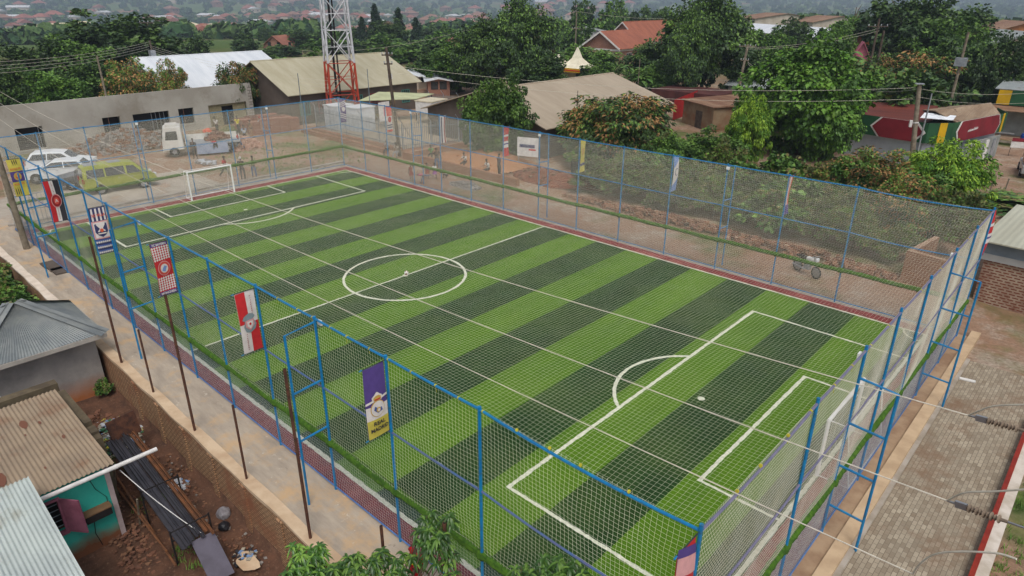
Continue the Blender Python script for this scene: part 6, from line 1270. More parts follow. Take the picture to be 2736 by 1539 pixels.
# ------------------------------------------------------------------ people
m_skin = mat('skin', srgb(92, 64, 50), srgb(78, 54, 42), 8, .6); m_hair = mat('hair', srgb(28, 24, 22), None, 20, .9); m_eye = mat('eye', srgb(210, 205, 198), None)
CL = {}
def cloth(k, c): 
    if k not in CL: CL[k] = mat('fabric_' + k, c, tuple(v * .75 for v in c), 7, .85)
    return CL[k]
def skin_mesh(name, verts, edges, radii, root_i, sub, m, parent):
    me = bpy.data.meshes.new(name); me.from_pydata(verts, edges, []); o = bpy.data.objects.new(name, me); COL.objects.link(o)
    md = o.modifiers.new('s', 'SKIN'); md.use_smooth_shade = True
    for i, r in enumerate(radii): me.skin_vertices[0].data[i].radius = r if hasattr(r, '__len__') else (r, r)
    me.skin_vertices[0].data[root_i].use_root = True
    sb = o.modifiers.new('u', 'SUBSURF'); sb.levels = sub; sb.render_levels = sub
    dg = bpy.context.evaluated_depsgraph_get(); nm = bpy.data.meshes.new_from_object(o.evaluated_get(dg)); nm.name = name
    bpy.data.objects.remove(o); bpy.data.meshes.remove(me); nm.materials.clear(); nm.materials.append(m)
    nm.polygons.foreach_set('use_smooth', [True] * len(nm.polygons)); nm.polygons.foreach_set('material_index', [0] * len(nm.polygons))
    r = bpy.data.objects.new(name, nm); COL.objects.link(r); r.parent = parent; return r
def person(loc, rz, label, h=1.68, shirt=None, pants=None, dress=None, cap=None, pose='stand', hair=True, seat=0.45, group=None, stripes=None):
    """forward is local +x; s = side sign"""
    root = empty('person', loc, rz, label, 'person', group); k = h / 1.7; rnd = random.Random(int(abs(loc[0] * 97 + loc[1] * 31)))
    # hip flexion, knee, abduction per leg; shoulder flexion, abduction, elbow per arm; torso lean
    P_ = dict(stand=((4, 4, 5), (-3, 2, 5), (8, 10, 12), (-6, 10, 10), 2), walk=((26, 10, 3), (-22, 22, 3), (-24, 6, 20), (26, 6, 30), 5), armsup=((6, 4, 6), (-4, 2, 6), (60, 70, 40), (50, 75, 40), 0), hold=((5, 4, 5), (-4, 3, 5), (48, 8, 80), (42, 8, 84), 3),
              sit=((82, 84, 8), (78, 70, 10), (34, 6, 55), (30, 6, 60), 14), crouch=((112, 132, 14), (104, 128, 16), (52, 8, 40), (46, 8, 40), 34), bend=((18, 8, 8), (10, 4, 8), (60, 6, 10), (66, 8, 12), 74), cart=((20, 6, 8), (-88, 22, 4), (96, 10, 8), (100, 12, 8), 96), wave=((6, 3, 5), (-4, 3, 5), (150, 20, 20), (6, 10, 15), 0), twist=((14, 8, 6), (-10, 8, 6), (30, 40, 60), (-20, 14, 50), 10))[pose]
    D = math.radians; V = []; E = []; R = []
    def add(p, r, par=None): V.append(Vector(p)); R.append(r); (E.append((par, len(V) - 1)) if par is not None else None); return len(V) - 1
    T = D(P_[4]); ax = Vector((math.sin(T), 0, math.cos(T)))
    pel = add((0, 0, 0), (.13, .105)); wst = add(ax * .16, (.115, .09), pel); ch = add(ax * .34, (.145, .1), wst); nk = add(ax * .49, (.052, .052), ch)
    hd = (ax * .6 + Vector((math.cos(T) * .3 + .7, 0, -math.sin(T) * .3)) * .02); h0 = add(ax * .565 + Vector((.012, 0, 0)), .062, nk); h1 = add(ax * .66 + Vector((.02, 0, 0)), (.092, .08), h0); h2 = add(ax * .745 + Vector((.012, 0, 0)), (.07, .062), h1)
    fw = Vector((ax.z, 0, -ax.x)); add(ax * .65 + fw * .112, .014, h1)
    legs = []; arms = []; fl = 1e9
    for s, (hf, kf, ab) in ((1, P_[0]), (-1, P_[1])):
        hp = add((0, s * .095, -.05), (.095, .09), pel); a = D(hf); sd = math.sin(D(ab)) * s; d1 = Vector((math.sin(a), sd, -math.cos(a))).normalized(); kn = add(V[hp] + d1 * .42, .056, hp); b = a - D(kf); d2 = Vector((math.sin(b), sd * .5, -math.cos(b))).normalized(); an = add(V[kn] + d2 * .41, .038, kn)
        cf = add(V[kn] + d2 * .14, .05); E.remove((kn, an)); E.append((kn, cf)); E.append((cf, an))
        c = b + PI / 2 if pose == 'cart' and s < 0 else D(86) ; ft = Vector((math.sin(c), s * .12, -math.cos(c) if pose == 'cart' and s < 0 else -.12)).normalized(); he = add(V[an] - ft * .04 + Vector((0, 0, -.035)), .034, an); to = add(V[an] + ft * .15 + Vector((0, 0, -.035)), (.04, .026), an); legs.append((hp, kn, cf, an, to)); fl = min(fl, V[to].z - .028, V[he].z - .034)
    for s, (sf, ab, ef) in ((1, P_[2]), (-1, P_[3])):
        sh = add(ax * .43 + Vector((0, s * .175, 0)), .058, ch); a = D(sf) ; sd = math.sin(D(ab)) * s; base = Vector((math.sin(a) * math.cos(D(ab)), sd, -math.cos(a) * math.cos(D(ab)))); el = add(V[sh] + base * .28, .041, sh); b = a + D(ef); d2 = Vector((math.sin(b), sd * .45, -math.cos(b))).normalized(); wr = add(V[el] + d2 * .245, .027, el); pm = add(V[wr] + d2 * .07, (.034, .02), wr)
        if pose in ('bend', 'cart', 'crouch'): fl = min(fl, V[pm].z - (.1 if pose == 'cart' else 9e-9) ) if pose == 'cart' else fl
        q = d2.cross(Vector((0, s, 0))).normalized(); u = d2.cross(q)
        for j, (o_, L) in enumerate(((-.027, .062), (-.009, .075), (.009, .07), (.027, .055))):
            f1 = add(V[pm] + d2 * .035 + u * o_, .0105, pm); f2 = add(V[f1] + (d2 + q * .25).normalized() * L * .55, .0095, f1); add(V[f2] + (d2 + q * .7).normalized() * L * .45, .008, f2)
        t1 = add(V[wr] + d2 * .03 + u * -.036, .012, wr); add(V[t1] + (d2 * .7 - u * .6).normalized() * .045, .0095, t1); arms.append((sh, el, wr))
    if pose == 'sit': fl = min(fl, -seat / k - .0) if False else fl
    up = Vector((0, 0, -fl)); Vs = [tuple((v + up) * k) for v in V]; sc = lambda r: tuple(x * k for x in r) if hasattr(r, '__len__') else r * k
    skin_mesh('body', Vs, E, [sc(r) for r in R], pel, 1, m_skin, root)
    G = [Vector(v) for v in Vs]; W = lambda i: G[i]
    def sub(ids, edges, rad, nm, m):   # clothing grown round the same joints
        skin_mesh(nm, [tuple(p) for p in ids], edges, rad, 0, 1, m, root)
    lp = lambda a, b, t: W(a).lerp(W(b), t)
    if shirt is not None:
        pts = [lp(wst, ch, .2), lp(pel, wst, .3), W(ch), lp(ch, nk, .62)]; ed = [(0, 1), (0, 2), (2, 3)]; rd = [(.135 * k, .112 * k), (.148 * k, .125 * k), (.158 * k, .118 * k), (.075 * k, .07 * k)]
        for sh, el, wr in arms: i = len(pts); pts += [W(sh), lp(sh, el, .75)]; ed += [(2, i), (i, i + 1)]; rd += [.074 * k, .06 * k]
        sub(pts, ed, rd, 'shirt', shirt)
    if stripes is not None:
        for t in (.15, .5, .85):
            c_ = lp(wst, ch, t); mb = MB(); mb.lathe([(.158 * k, -.02), (.16 * k, .02)], (0, 0, 0), 12); o = mb.build('shirt_stripe', stripes, root); o.location = c_; o.rotation_euler = (0, T, 0); o.scale = (.86, 1.06, 1)
    if pants is not None:
        pts = [W(pel), lp(pel, wst, .45)]; ed = [(0, 1)]; rd = [(.145 * k, .122 * k), (.128 * k, .108 * k)]
        for hp, kn, cf, an, to in legs: i = len(pts); pts += [W(hp), lp(hp, kn, .5), W(kn), lp(cf, an, .85)]; ed += [(0, i), (i, i + 1), (i + 1, i + 2), (i + 2, i + 3)]; rd += [(.108 * k, .104 * k), .09 * k, .07 * k, .058 * k]
        sub(pts, ed, rd, 'trousers', pants)
    if dress is not None:
        top, bot = lp(wst, ch, .1), (lp(legs[0][1], legs[1][1], .5) * .9 + W(pel) * .1) if pose not in ('sit', 'crouch') else W(pel) + Vector((.18, 0, -.12)) * k
        mb = MB(); n_ = 16; rows = []
        for t in np.linspace(0, 1, 6):
            c_ = top.lerp(bot, float(t)); r_ = (.12 + .13 * t ** 1.3) * k; rows.append([(c_.x + r_ * math.cos(a) * (1 + .06 * t * math.sin(5 * a)), c_.y + r_ * 1.1 * math.sin(a), c_.z) for a in np.linspace(0, 2 * PI, n_ + 1)[:-1]])
        mb.v = [p for rw in rows for p in rw]
        for i in range(5):
            for j in range(n_): mb.f.append((i * n_ + j, i * n_ + (j + 1) % n_, (i + 1) * n_ + (j + 1) % n_, (i + 1) * n_ + j)); mb.m.append(0)
        mb.build('skirt', dress, root, smooth=True)
    mb = MB(); hc = W(h1).lerp(W(h2), .35); axk = ax
    if hair:
        mb.ico(tuple(hc + axk * .03 * k - fw * .012 * k), .1 * k, 2, 0, .02, (1.02, .92, .95)); mb.build('cap' if cap else 'hair', cap or m_hair, root, smooth=True)
        if cap: mb = MB(); c_ = hc + fw * .12 * k + axk * .03 * k; mb.obox(c_, .12 * k, .14 * k, .012 * k, 0, T + .15); mb.build('cap_brim', cap, root)
    mb = MB(); e0 = W(h1) + fw * .088 * k + axk * .015 * k
    for s in (-1, 1): mb.ico(tuple(e0 + Vector((0, s * .032 * k, 0))), .013 * k, 1); 
    mb.build('eyes', m_eye, root)
    mb = MB(); mb.obox(W(h1) + fw * .086 * k - axk * .05 * k, .012 * k, .045 * k, .012 * k, 0, T); mb.build('mouth', cloth('lip', srgb(110, 60, 54)), root)
    mb = MB()
    for s in (-1, 1): mb.ico(tuple(W(h1) + Vector((0, s * .088 * k, 0)) + axk * .0), .022 * k, 1, 0, 0, (.7, .4, 1.1))
    mb.build('ears', m_skin, root); shoe = MB()
    for L_ in legs: c_ = W(L_[3]).lerp(W(L_[4]), .5) + Vector((0, 0, -.012 * k)); shoe.ico(tuple(c_), .075 * k, 1, 0, 0, (1.5, .62, .5))
    shoe.build('shoes', cloth('shoe', srgb(60, 54, 52)), root)
    return root
c_w, c_y, c_r, c_b, c_dk, c_br, c_gr = cloth('white', srgb(214, 210, 204)), cloth('yellow', srgb(214, 200, 40)), cloth('red', srgb(186, 44, 50)), cloth('denim', srgb(88, 108, 140)), cloth('dark', srgb(54, 50, 52)), cloth('brown', srgb(150, 116, 84)), cloth('green', srgb(96, 160, 88))
c_pk, c_pu, c_sk, c_gy = cloth('pink', srgb(196, 70, 120)), cloth('purple', srgb(150, 80, 150)), cloth('rust', srgb(150, 74, 58)), cloth('grey', srgb(150, 150, 152))
GW = 'workers behind the far-left corner'
person((-20.6, -.9, 0), rad(-60), 'person in a white T-shirt standing by the stone heap, leftmost of the workers', 1.7, c_w, c_dk, pose='twist', group=GW)
person((-18.9, .5, 0), rad(-70), 'person in a bright yellow T-shirt with both arms out', 1.72, c_y, c_dk, pose='armsup', group=GW)
person((-14.3, -1.2, 0), rad(150), 'person in a blue and white striped top, back to the pitch', 1.7, cloth('sky', srgb(150, 170, 196)), c_dk, pose='walk', stripes=c_w, group=GW)
person((-16.2, .4, 0), rad(120), 'person in brown clothes just behind the striped one', 1.68, c_br, c_br, pose='stand', group=GW)
person((-17.6, 2.2, 0), rad(170), 'person in grey with a red cap, farthest back near the block wall', 1.7, c_gy, c_gy, cap=c_r, pose='walk', group=GW)
person((-11.8, -3.0, 0), rad(-150), 'person in a red shirt and blue jeans striding past the pink stones', 1.68, c_r, c_b, pose='walk', group=GW)
person((-11.7, -5.2, 0), rad(170), 'person in red leaning over the side of the truck bed', 1.65, c_r, c_dk, pose='bend', group=GW)
person((-11.2, -7.3, 0), rad(-40), 'person in dark clothes beside the white truck cab', 1.68, c_dk, c_dk, pose='stand', group=GW)  # shirt and trousers share one dark fabric
person((-3.2, -8.5, 0), rad(30), 'person in a red shirt walking behind the far goal', 1.66, c_r, c_dk, pose='walk')
person((-1.6, -7.9, -.04), rad(-45), 'person in black with a white cap watching right of the far goal', 1.74, cloth('black', srgb(44, 42, 46)), c_dk, cap=c_w, pose='hold')
person((-1.6, -7.0, -.04), rad(-40), 'person in a pale green top and blue jeans beside the one in black', 1.68, cloth('palegreen', srgb(140, 150, 110)), c_b, pose='hold')
GC = 'children playing on the dirt road beyond the far fence'
person((7.7, .75, 0), rad(-60), 'child in a rust-red dress raising one hand, leftmost of the children', 1.22, c_sk, None, c_sk, pose='wave', group=GC)
person((8.2, 1.9, 0), rad(120), 'child in a faded purple top behind the cartwheeling one', 1.15, c_pu, None, c_sk, pose='stand', group=GC)
person((9.1, .8, 0), rad(200), 'child in pink and blue mid-cartwheel by the far fence post', 1.2, c_pk, c_b, pose='cart', group=GC)
person((8.6, 2.3, 0), rad(-30), 'child in a white top and magenta skirt walking right of the cartwheeling one', 1.2, c_w, None, c_pu, pose='walk', group=GC)
person((9.2, 3.0, 0), rad(190), 'child in a white top crouching on the dirt, rightmost of the children', 1.15, c_w, c_dk, pose='crouch', group=GC)
GS = 'people sitting along the far foundation wall'
person((-.5, 4.85, .0), rad(-60), 'person in grey sitting at the foot of the utility pole, left one', 1.65, c_gy, c_dk, pose='sit', group=GS)
person((.9, 4.8, .0), rad(-70), 'person in a pale shirt sitting just right of the utility pole', 1.65, cloth('beige', srgb(170, 160, 146)), c_gy, pose='sit', group=GS)
person((4.0, 6.0, .1), rad(-60), 'person in a green shirt sitting at the edge of the orange sand', 1.6, c_gr, c_dk, pose='sit', group=GS)
person((6.6, 4.3, 0), rad(150), 'person in a dark jacket and blue jeans standing at the foundation wall', 1.7, c_dk, c_b, pose='hold', group=GS)
person((8.2, 5.9, .1), rad(-80), 'person in a white shirt sitting on the sand beyond the wall', 1.6, c_w, c_dk, pose='sit', group=GS)
person((11.1, 5.6, .05), rad(-100), 'person in white sitting on the wall left of a standing one in grey', 1.65, c_w, c_dk, pose='sit', group=GS)
person((11.7, 6.2, 0), rad(-100), 'person in dark grey standing behind the rightmost seated one', 1.72, cloth('dgrey', srgb(92, 90, 96)), c_dk, pose='stand', group=GS)
person((37.75, -23.75, 0), rad(95), 'person in a red shirt with yellow trim under the mango foliage at the bottom', 1.6, cloth('jersey', srgb(196, 24, 30)), cloth('shorts', srgb(176, 22, 28)), pose='twist', stripes=c_y)

# ------------------------------------------------------------------ vehicles
m_tyre = mat('tyre', srgb(38, 36, 36), None, 6, .9); m_rim = mat('rim', srgb(176, 178, 182), None, 4, .35, metal=.7); m_cg = mat('car_glass', srgb(40, 46, 48), None, 2, .12, spec=.9); m_lamp = mat('headlamp_glass', srgb(214, 218, 220), None, 3, .15, spec=.9); m_tail = mat('tail_lamp', srgb(150, 24, 22), None, 3, .3)
def wheel(root, x, y, r, w_=.2):
    s = 1 if y > 0 else -1; t = MB(); t.lathe([(r * .62, -w_ / 2), (r * .95, -w_ / 2), (r, -w_ / 2 + .03), (r, w_ / 2 - .03), (r * .95, w_ / 2), (r * .62, w_ / 2)], (0, 0, 0), 20, 0, 'y'); wo = t.build('wheel', m_tyre, root, smooth=False); wo.location = (x, y, r)
    mb = MB(); mb.lathe([(.03, s * w_ / 2 + .01), (r * .6, s * w_ / 2 - .005), (r * .64, s * w_ / 2 - .03)], (0, 0, 0), 18, 0, 'y')
    for k in range(5): a = 2 * PI * k / 5; mb.obox(Vector((math.cos(a) * r * .33, s * (w_ / 2 + .012), math.sin(a) * r * .33)), r * .5, .02, .05, 0, -a)
    mb.build('rim', m_rim, wo)
def car(name, loc, rz, label, L, W_, prof, belt, gh, paint, front_glass, rear_glass, side, wr=.33, wx=(.8, -.8), cat='car', extra=None):
    """prof: lower side outline (x,z) with belt z; gh: greenhouse outline above the belt"""
    root = empty(name, loc, rz, label, cat, 'vehicles parked behind the far goal'); hw = W_ / 2
    bd = MB(); k = len(prof)
    ins = lambda z: hw - (.05 if z < .35 else 0) - max(0, z - belt + .02) * .35
    bd.add([(x, s * (ins(z) - e), z) for s, e in ((-1, .06), (-1, 0), (1, 0), (1, .06)) for x, z in [(x * (1 if e else .985), z) for x, z in prof]], [tuple(range(k)), tuple(reversed(range(3 * k, 4 * k)))] + [(a * k + i, a * k + (i + 1) % k, (a + 1) * k + (i + 1) % k, (a + 1) * k + i) for a in range(3) for i in range(k)])
    g = len(gh); ih = lambda z: hw - .06 - (z - belt) * .28
    bd.add([(x, s * ih(z), z) for s in (-1, 1) for x, z in gh], [tuple(range(g)), tuple(reversed(range(g, 2 * g)))] + [(i, (i + 1) % g, g + (i + 1) % g, g + i) for i in range(g)])
    bd.build('body', paint, root, bevel=.02)
    for s in (-1, 1):
        for sg in side:
            mb = MB(); mb.slab([(x, s * (ih(z) + .012), z) for x, z in sg], .012, n=(0, s, 0)); mb.build('side_window', m_cg, root)
    for nm, gl in (('windscreen', front_glass), ('rear_window', rear_glass)):
        (x0, z0), (x1, z1) = gl; n_ = Vector((z1 - z0, 0, x0 - x1)).normalized() * (1 if nm == 'windscreen' else -1); n_ = n_ if (n_.x > 0) == (nm == 'windscreen') else -n_
        y0, y1 = ih(z0) - .08, ih(z1) - .07; mb = MB(); o_ = n_ * .014; mb.slab([Vector((x0, -y0, z0)) + o_, Vector((x0, y0, z0)) + o_, Vector((x1, y1, z1)) + o_, Vector((x1, -y1, z1)) + o_], .012, n=n_); mb.build(nm, m_cg, root)
    for x in wx:
        for s in (-1, 1): 
            a = MB(); a.lathe([(wr + .05, -.05), (wr + .05, .05)], (x, s * (hw - .02), wr), 18, 0, 'y'); a.build('wheel_arch', m_dark, root); wheel(root, x, s * (hw - .05), wr)
    xf = max(p[0] for p in prof); xr = min(p[0] for p in prof); zf = belt - .22
    for s in (-1, 1):
        MB().obox(Vector((xf - .08, s * (hw - .25), zf)), .16, .34, .16).build('headlight', m_lamp, root, bevel=.02); MB().obox(Vector((xr + .06, s * (hw - .14), belt - .1)), .14, .16, .3).build('tail_light', m_tail, root)
        MB().obox(Vector((front_glass[0][0] - .25, s * (hw + .1), belt + .06)), .12, .18, .13).build('mirror', paint, root, bevel=.02)
    MB().obox(Vector((xf - .02, 0, .42)), .1, W_ * .6, .16).build('grille', m_dark, root); MB().obox(Vector((xf + .012, 0, .3)), .03, .5, .12).build('number_plate', m_trim, root); MB().obox(Vector((xr - .012, 0, .6)), .03, .5, .12).build('number_plate', m_trim, root)
    for s in (-1, 1):
        for x in (-.1, .75): MB().obox(Vector((x, s * (hw + .01), belt - .12)), .16, .02, .03).build('door_handle', m_rim, root)
    return root
pw_ = mat('car_white', srgb(226, 230, 232), srgb(214, 218, 222), 1, .25, spec=.6); pg_ = mat('car_dark_grey', srgb(88, 92, 100), srgb(74, 78, 86), 1, .3, metal=.4, spec=.6); pl2 = mat('van_lime', srgb(152, 160, 44), srgb(138, 146, 40), 1.2, .35, spec=.5)
prof_s = [(-2.15, .32), (2.2, .3), (2.3, .55), (2.15, .8), (1.15, .98), (-2.1, 1.02), (-2.25, .6)]
# SUV at the back, nose to the right
car('parked_suv', (-14.2, -16.4, 0), rad(62), 'white estate car farthest back, parked against the grey building', 4.6, 1.8, [(-2.2, .35), (2.25, .33), (2.35, .6), (2.2, .88), (1.15, 1.05), (-2.2, 1.08), (-2.3, .6)], 1.05, [(-2.15, 1.04), (1.15, 1.04), (.45, 1.6), (-.4, 1.7), (-1.7, 1.66)], pw_, ((1.08, 1.1), (.5, 1.57)), ((-2.12, 1.1), (-1.76, 1.6)), [[(-1.95, 1.12), (-.75, 1.12), (-.72, 1.56), (-1.6, 1.55)], [(-.68, 1.12), (.85, 1.12), (.3, 1.54), (-.62, 1.58)]], .35, (1.4, -1.4))
car('parked_car', (-11.6, -17.3, 0), rad(-118), 'white hatchback facing the camera between the estate car and the grey car', 4.3, 1.75, prof_s, .98, [(-2.05, .96), (1.1, .96), (.25, 1.46), (-.6, 1.52), (-1.6, 1.45)], pw_, ((1.02, 1.0), (.3, 1.43)), ((-2.0, 1.02), (-1.62, 1.4)), [[(-1.75, 1.04), (-.6, 1.04), (-.58, 1.42), (-1.45, 1.4)], [(-.52, 1.04), (.8, 1.04), (.2, 1.4), (-.5, 1.43)]], .33, (1.35, -1.35))
car('parked_car', (-8.0, -16.2, 0), rad(-105), 'dark grey car squeezed between the white hatchback and the lime van', 4.2, 1.7, prof_s, .98, [(-2.05, .96), (1.1, .96), (.3, 1.46), (-.6, 1.5), (-1.6, 1.44)], pg_, ((1.02, 1.0), (.35, 1.42)), ((-2.0, 1.02), (-1.62, 1.4)), [[(-1.75, 1.04), (-.6, 1.04), (-.58, 1.4), (-1.45, 1.38)], [(-.52, 1.04), (.8, 1.04), (.25, 1.38), (-.5, 1.42)]], .32, (1.3, -1.3))
vr = car('parked_van', (-5.55, -15.2, 0), rad(84), 'lime green minivan parked right behind the far-left fence', 4.6, 1.75, [(-2.3, .35), (2.2, .33), (2.35, .6), (2.2, .95), (1.75, 1.12), (-2.3, 1.12), (-2.36, .6)], 1.1, [(-2.28, 1.1), (1.75, 1.1), (1.05, 1.86), (.4, 1.98), (-1.9, 1.98), (-2.2, 1.85)], pl2, ((1.7, 1.14), (1.12, 1.8)), ((-2.29, 1.2), (-2.2, 1.78)), [[(-2.05, 1.18), (-.95, 1.18), (-.95, 1.72), (-1.98, 1.72)], [(-.85, 1.18), (.35, 1.18), (.35, 1.74), (-.85, 1.74)], [(.48, 1.18), (1.4, 1.18), (.95, 1.7), (.48, 1.72)]], .32, (1.35, -1.35), 'van')
MB().box(-.5, .3, -.4, .4, 1.985, 2.01).build('sunroof', m_metalg, vr); MB().box(-2.0, -1.2, -.5, .5, 1.985, 2.01).build('sunroof', m_metalg, vr)
# white lorry with a drop-side bed
tk = empty('truck', (-13.3, -5.9, 0), rad(-112), 'white cab-over truck with an open loaded bed beside the rubble heap', 'truck', 'vehicles parked behind the far goal')
m_tw = mat('truck_white', srgb(214, 214, 208), srgb(196, 192, 184), 1, .4)
mb = MB(); cp_ = [(1.2, .55), (2.75, .5), (2.82, 1.2), (2.6, 2.35), (2.4, 2.45), (1.25, 2.45)]; k = len(cp_)
mb.add([(x, s, z) for s in (-.95, .95) for x, z in cp_], [tuple(range(k)), tuple(reversed(range(k, 2 * k)))] + [(i, (i + 1) % k, k + (i + 1) % k, k + i) for i in range(k)]); mb.build('cab', m_tw, tk, bevel=.04)
mb = MB(); mb.slab([(2.815, -.82, 1.32), (2.815, .82, 1.32), (2.635, .76, 2.18), (2.635, -.76, 2.18)], .02, n=(1, 0, .2)); mb.build('windscreen', m_cg, tk)
for s in (-1, 1):
    MB().slab([(1.6, s * .955, 1.4), (2.55, s * .955, 1.4), (2.42, s * .955, 2.1), (1.6, s * .955, 2.1)], .012, n=(0, s, 0)).build('side_window', m_cg, tk)
    MB().obox(Vector((2.8, s * .7, .95)), .06, .3, .18).build('headlight', m_lamp, tk); MB().obox(Vector((2.75, s * 1.15, 1.75)), .06, .18, .34).build('mirror', m_dark, tk)
MB().box(2.78, 2.86, -.9, .9, .45, .66).build('bumper', m_tw, tk); MB().box(2.8, 2.835, -.5, .5, .82, 1.12).build('grille', m_dark, tk); MB().obox(Vector((2.87, 0, .55)), .02, .5, .12).build('number_plate', m_trim, tk); MB().box(1.5, 2.4, -.6, .6, 2.47, 2.6).build('roof_board', m_tw, tk)
MB().box(-3.2, 1.1, -.4, .4, .62, .8).build('chassis', m_dark, tk); MB().box(-3.2, 1.05, -1.02, 1.02, .85, .97).build('bed_floor', m_metalg, tk)
MB().box(-3.2, 1.05, -1.03, -.98, .97, 1.45).build('side_board', m_tw, tk); MB().box(1.0, 1.06, -1.0, 1.0, .97, 1.9).build('headboard', m_tw, tk); mb = MB(); mb.slab([(-2.2, 1.04, .95), (.3, 1.04, .95), (.3, 1.2, .1), (-2.2, 1.2, .1)], .04, n=(0, 1, 0)); mb.build('side_board', mat('blue_grey_board', srgb(140, 150, 170), srgb(120, 130, 150), 2, .6), tk); MB().box(-3.25, -3.2, -1, 1, .97, 1.4).build('tailboard', m_tw, tk)
for x in (2.0, -2.2):
    for s in (-.82, .82): wheel(tk, x, s, .4, .26)
tk.scale = (1.02, 1.02, 1.02)
pile('truck_load', (-13.2, -4.3, 1.05), .8, 1.1, .75, 60, .1, .35, [m_clay, m_br2], 'mound of reddish earth on the truck bed', 'load', 17, .7, m_soil)
pile('orange_bag', (-13.4, -5.0, 1.7), .35, .3, .25, 14, .15, .3, [cloth('orange', srgb(220, 110, 84))], 'orange-red sack lying on top of the truck load', 'sack', 18, .7)
# motorcycle standing behind the far fence
mo = empty('motorcycle', (36.7, 2.6, -.05), rad(-25), 'small motorcycle standing on the dirt road behind the far fence', 'motorcycle')
for x in (.62, -.62):
    t = MB(); n_ = 20
    for i in range(n_):
        a, b_ = 2 * PI * i / n_, 2 * PI * (i + 1) / n_; t.tube([(x + .28 * math.cos(a), 0, .3 + .28 * math.sin(a)), (x + .28 * math.cos(b_), 0, .3 + .28 * math.sin(b_))], .035, 6, caps=False)
    wo = t.build('wheel', m_tyre, mo); r_ = MB(); r_.lathe([(.03, -.04), (.22, -.02), (.24, 0), (.22, .02), (.03, .04)], (x, 0, .3), 16, 0, 'y'); r_.build('rim', m_rim, wo)
mb = MB(); mb.tube([(.62, 0, .3), (.4, 0, .9), (.36, 0, 1.02)], .03, 6); mb.tube([(.36, -.32, 1.04), (.36, .32, 1.04)], .016, 6); mb.build('fork', m_rim, mo); mb = MB(); mb.tube([(.4, 0, .8), (0, 0, .45), (-.62, 0, .3)], .03, 6); mb.tube([(.4, 0, .82), (-.6, 0, .72)], .03, 6); mb.build('frame', m_dark, mo)
MB().obox(Vector((.15, 0, .86)), .45, .24, .2).build('tank', m_trim, mo, bevel=.05); MB().obox(Vector((-.38, 0, .84)), .68, .26, .1).build('saddle', m_dark, mo, bevel=.03); MB().obox(Vector((.02, 0, .45)), .34, .26, .3).build('engine', m_metalg, mo, bevel=.03); MB().tube([(.0, -.15, .3), (-.8, -.17, .35)], .04, 6).build('exhaust', m_rim, mo); MB().obox(Vector((.55, 0, .95)), .12, .2, .2).build('headlight', m_lamp, mo, bevel=.03)

# ------------------------------------------------------------------ poles and wires
def pole(loc, top, r, label, m=None, arms=(), cat='pole', extra=None):
    root = empty('utility_pole', loc, 0, label, cat, 'wooden and concrete poles'); t = Vector(top) - Vector(loc); mb = MB(); mb.tube([(0, 0, -.3), tuple(t)], [r, r * .72], 10); mb.build('pole', m or m_wood, root); mb = MB()
    for z, L, a in arms:
        c_ = t * (z / t.z); d = Vector((math.cos(a), math.sin(a), 0)); x = MB(); x.obox(c_, L, .1, .1, a); x.build('crossarm', m or m_wood, root)
        for s in (-.45, -.15, .15, .45): MB().lathe([(.03, 0), (.06, .04), (.03, .08), (.06, .12), (.02, .18)], tuple(c_ + d * s * L + Vector((0, 0, .05))), 8).build('insulator', m_metalg, root)
    return root, Vector(loc), Vector(loc) + t
p_left = pole((4.1, -23.35, 0), (3.8, -23.4, 9.2), .17, 'weathered leaning wooden pole at the left edge beside the steel gate', m_wood, ((8.8, 1.6, .3),))
bt = P(1069, 416); p_mast = pole(tuple(bt), (bt.x - .7, bt.y - .2, 8.9), .16, 'dark wooden pole in front of the palisade fence, near the mast', m_woodd, ((8.3, .9, .9), (7.6, .7, .9)))
MB().box(-.85, -.5, -.1, .1, 6.4, 6.8).build('meter_box', m_trim, p_mast[0]); mb = MB(); mb.tube([(-.5, 0, 4), (1.4, 1.2, 0)], .015, 5); mb.build('stay_wire', m_dark, p_mast[0])
bt = P(1958, 311); p_mid = pole(tuple(bt), (bt.x + .2, bt.y + 1, 7.9), .17, 'leaning pale pole with crossarms right of the tall dense mango', m_wood, ((7.7, 1.9, .5), (6.2, .9, .5)))
bt = P(2434, 462); tp = PD(2457, 226, 62.3); p_big = pole(tuple(bt), tuple(tp), .21, 'thick weathered wooden pole with a flat cap in front of the first shop', m_wood)
mb = MB(); q = tp - bt; mb.obox(q + Vector((0, 0, .06)), .62, .5, .07, .4); mb.build('cap_plate', m_metalg, p_big[0]); mb = MB(); mb.tube([q * .57 + Vector((0, 0, 0)), q * .585], .2, 10); mb.build('steel_band', m_trim, p_big[0]); mb = MB(); mb.obox(q * .58 + Vector((-.3, -.2, -.1)), .2, .3, .5, .4); mb.build('meter_box', m_trim, p_big[0])
def polepx(px, pyt, pyb, D, r, label, arms=(), m=None):
    t = PD(px, pyt, D); z = tz(t.x, t.y); return pole((t.x, t.y, z), tuple(t), r, label, m, arms)
pA = polepx(1541, 30, 125, 118, .13, 'tall thin pale pole left of the red tiled house', ((8.0, 1.4, .7),))
p_tw = polepx(2350, 50, 170, 88, .15, 'left leg of the twin power pole behind the large bright tree', ((10, 2.2, .7),), m_woodd)
polepx(2362, 82, 170, 89, .15, 'right leg of the twin power pole behind the large bright tree', (), m_woodd)
p_tr = polepx(2588, 86, 150, 84, .16, 'pole with a pale transformer box among trees at upper right', (), m_wood)
MB().box(-.5, .5, -.35, .35, p_tr[2].z - tz(p_tr[1].x, p_tr[1].y) - 3.2, p_tr[2].z - tz(p_tr[1].x, p_tr[1].y) - 2.4).build('transformer', m_metalg, p_tr[0])
pB = polepx(400, 108, 190, 100, .16, 'dark pole with a grey transformer in front of the white roof', ((9.6, 1.6, .9),), m_woodd)
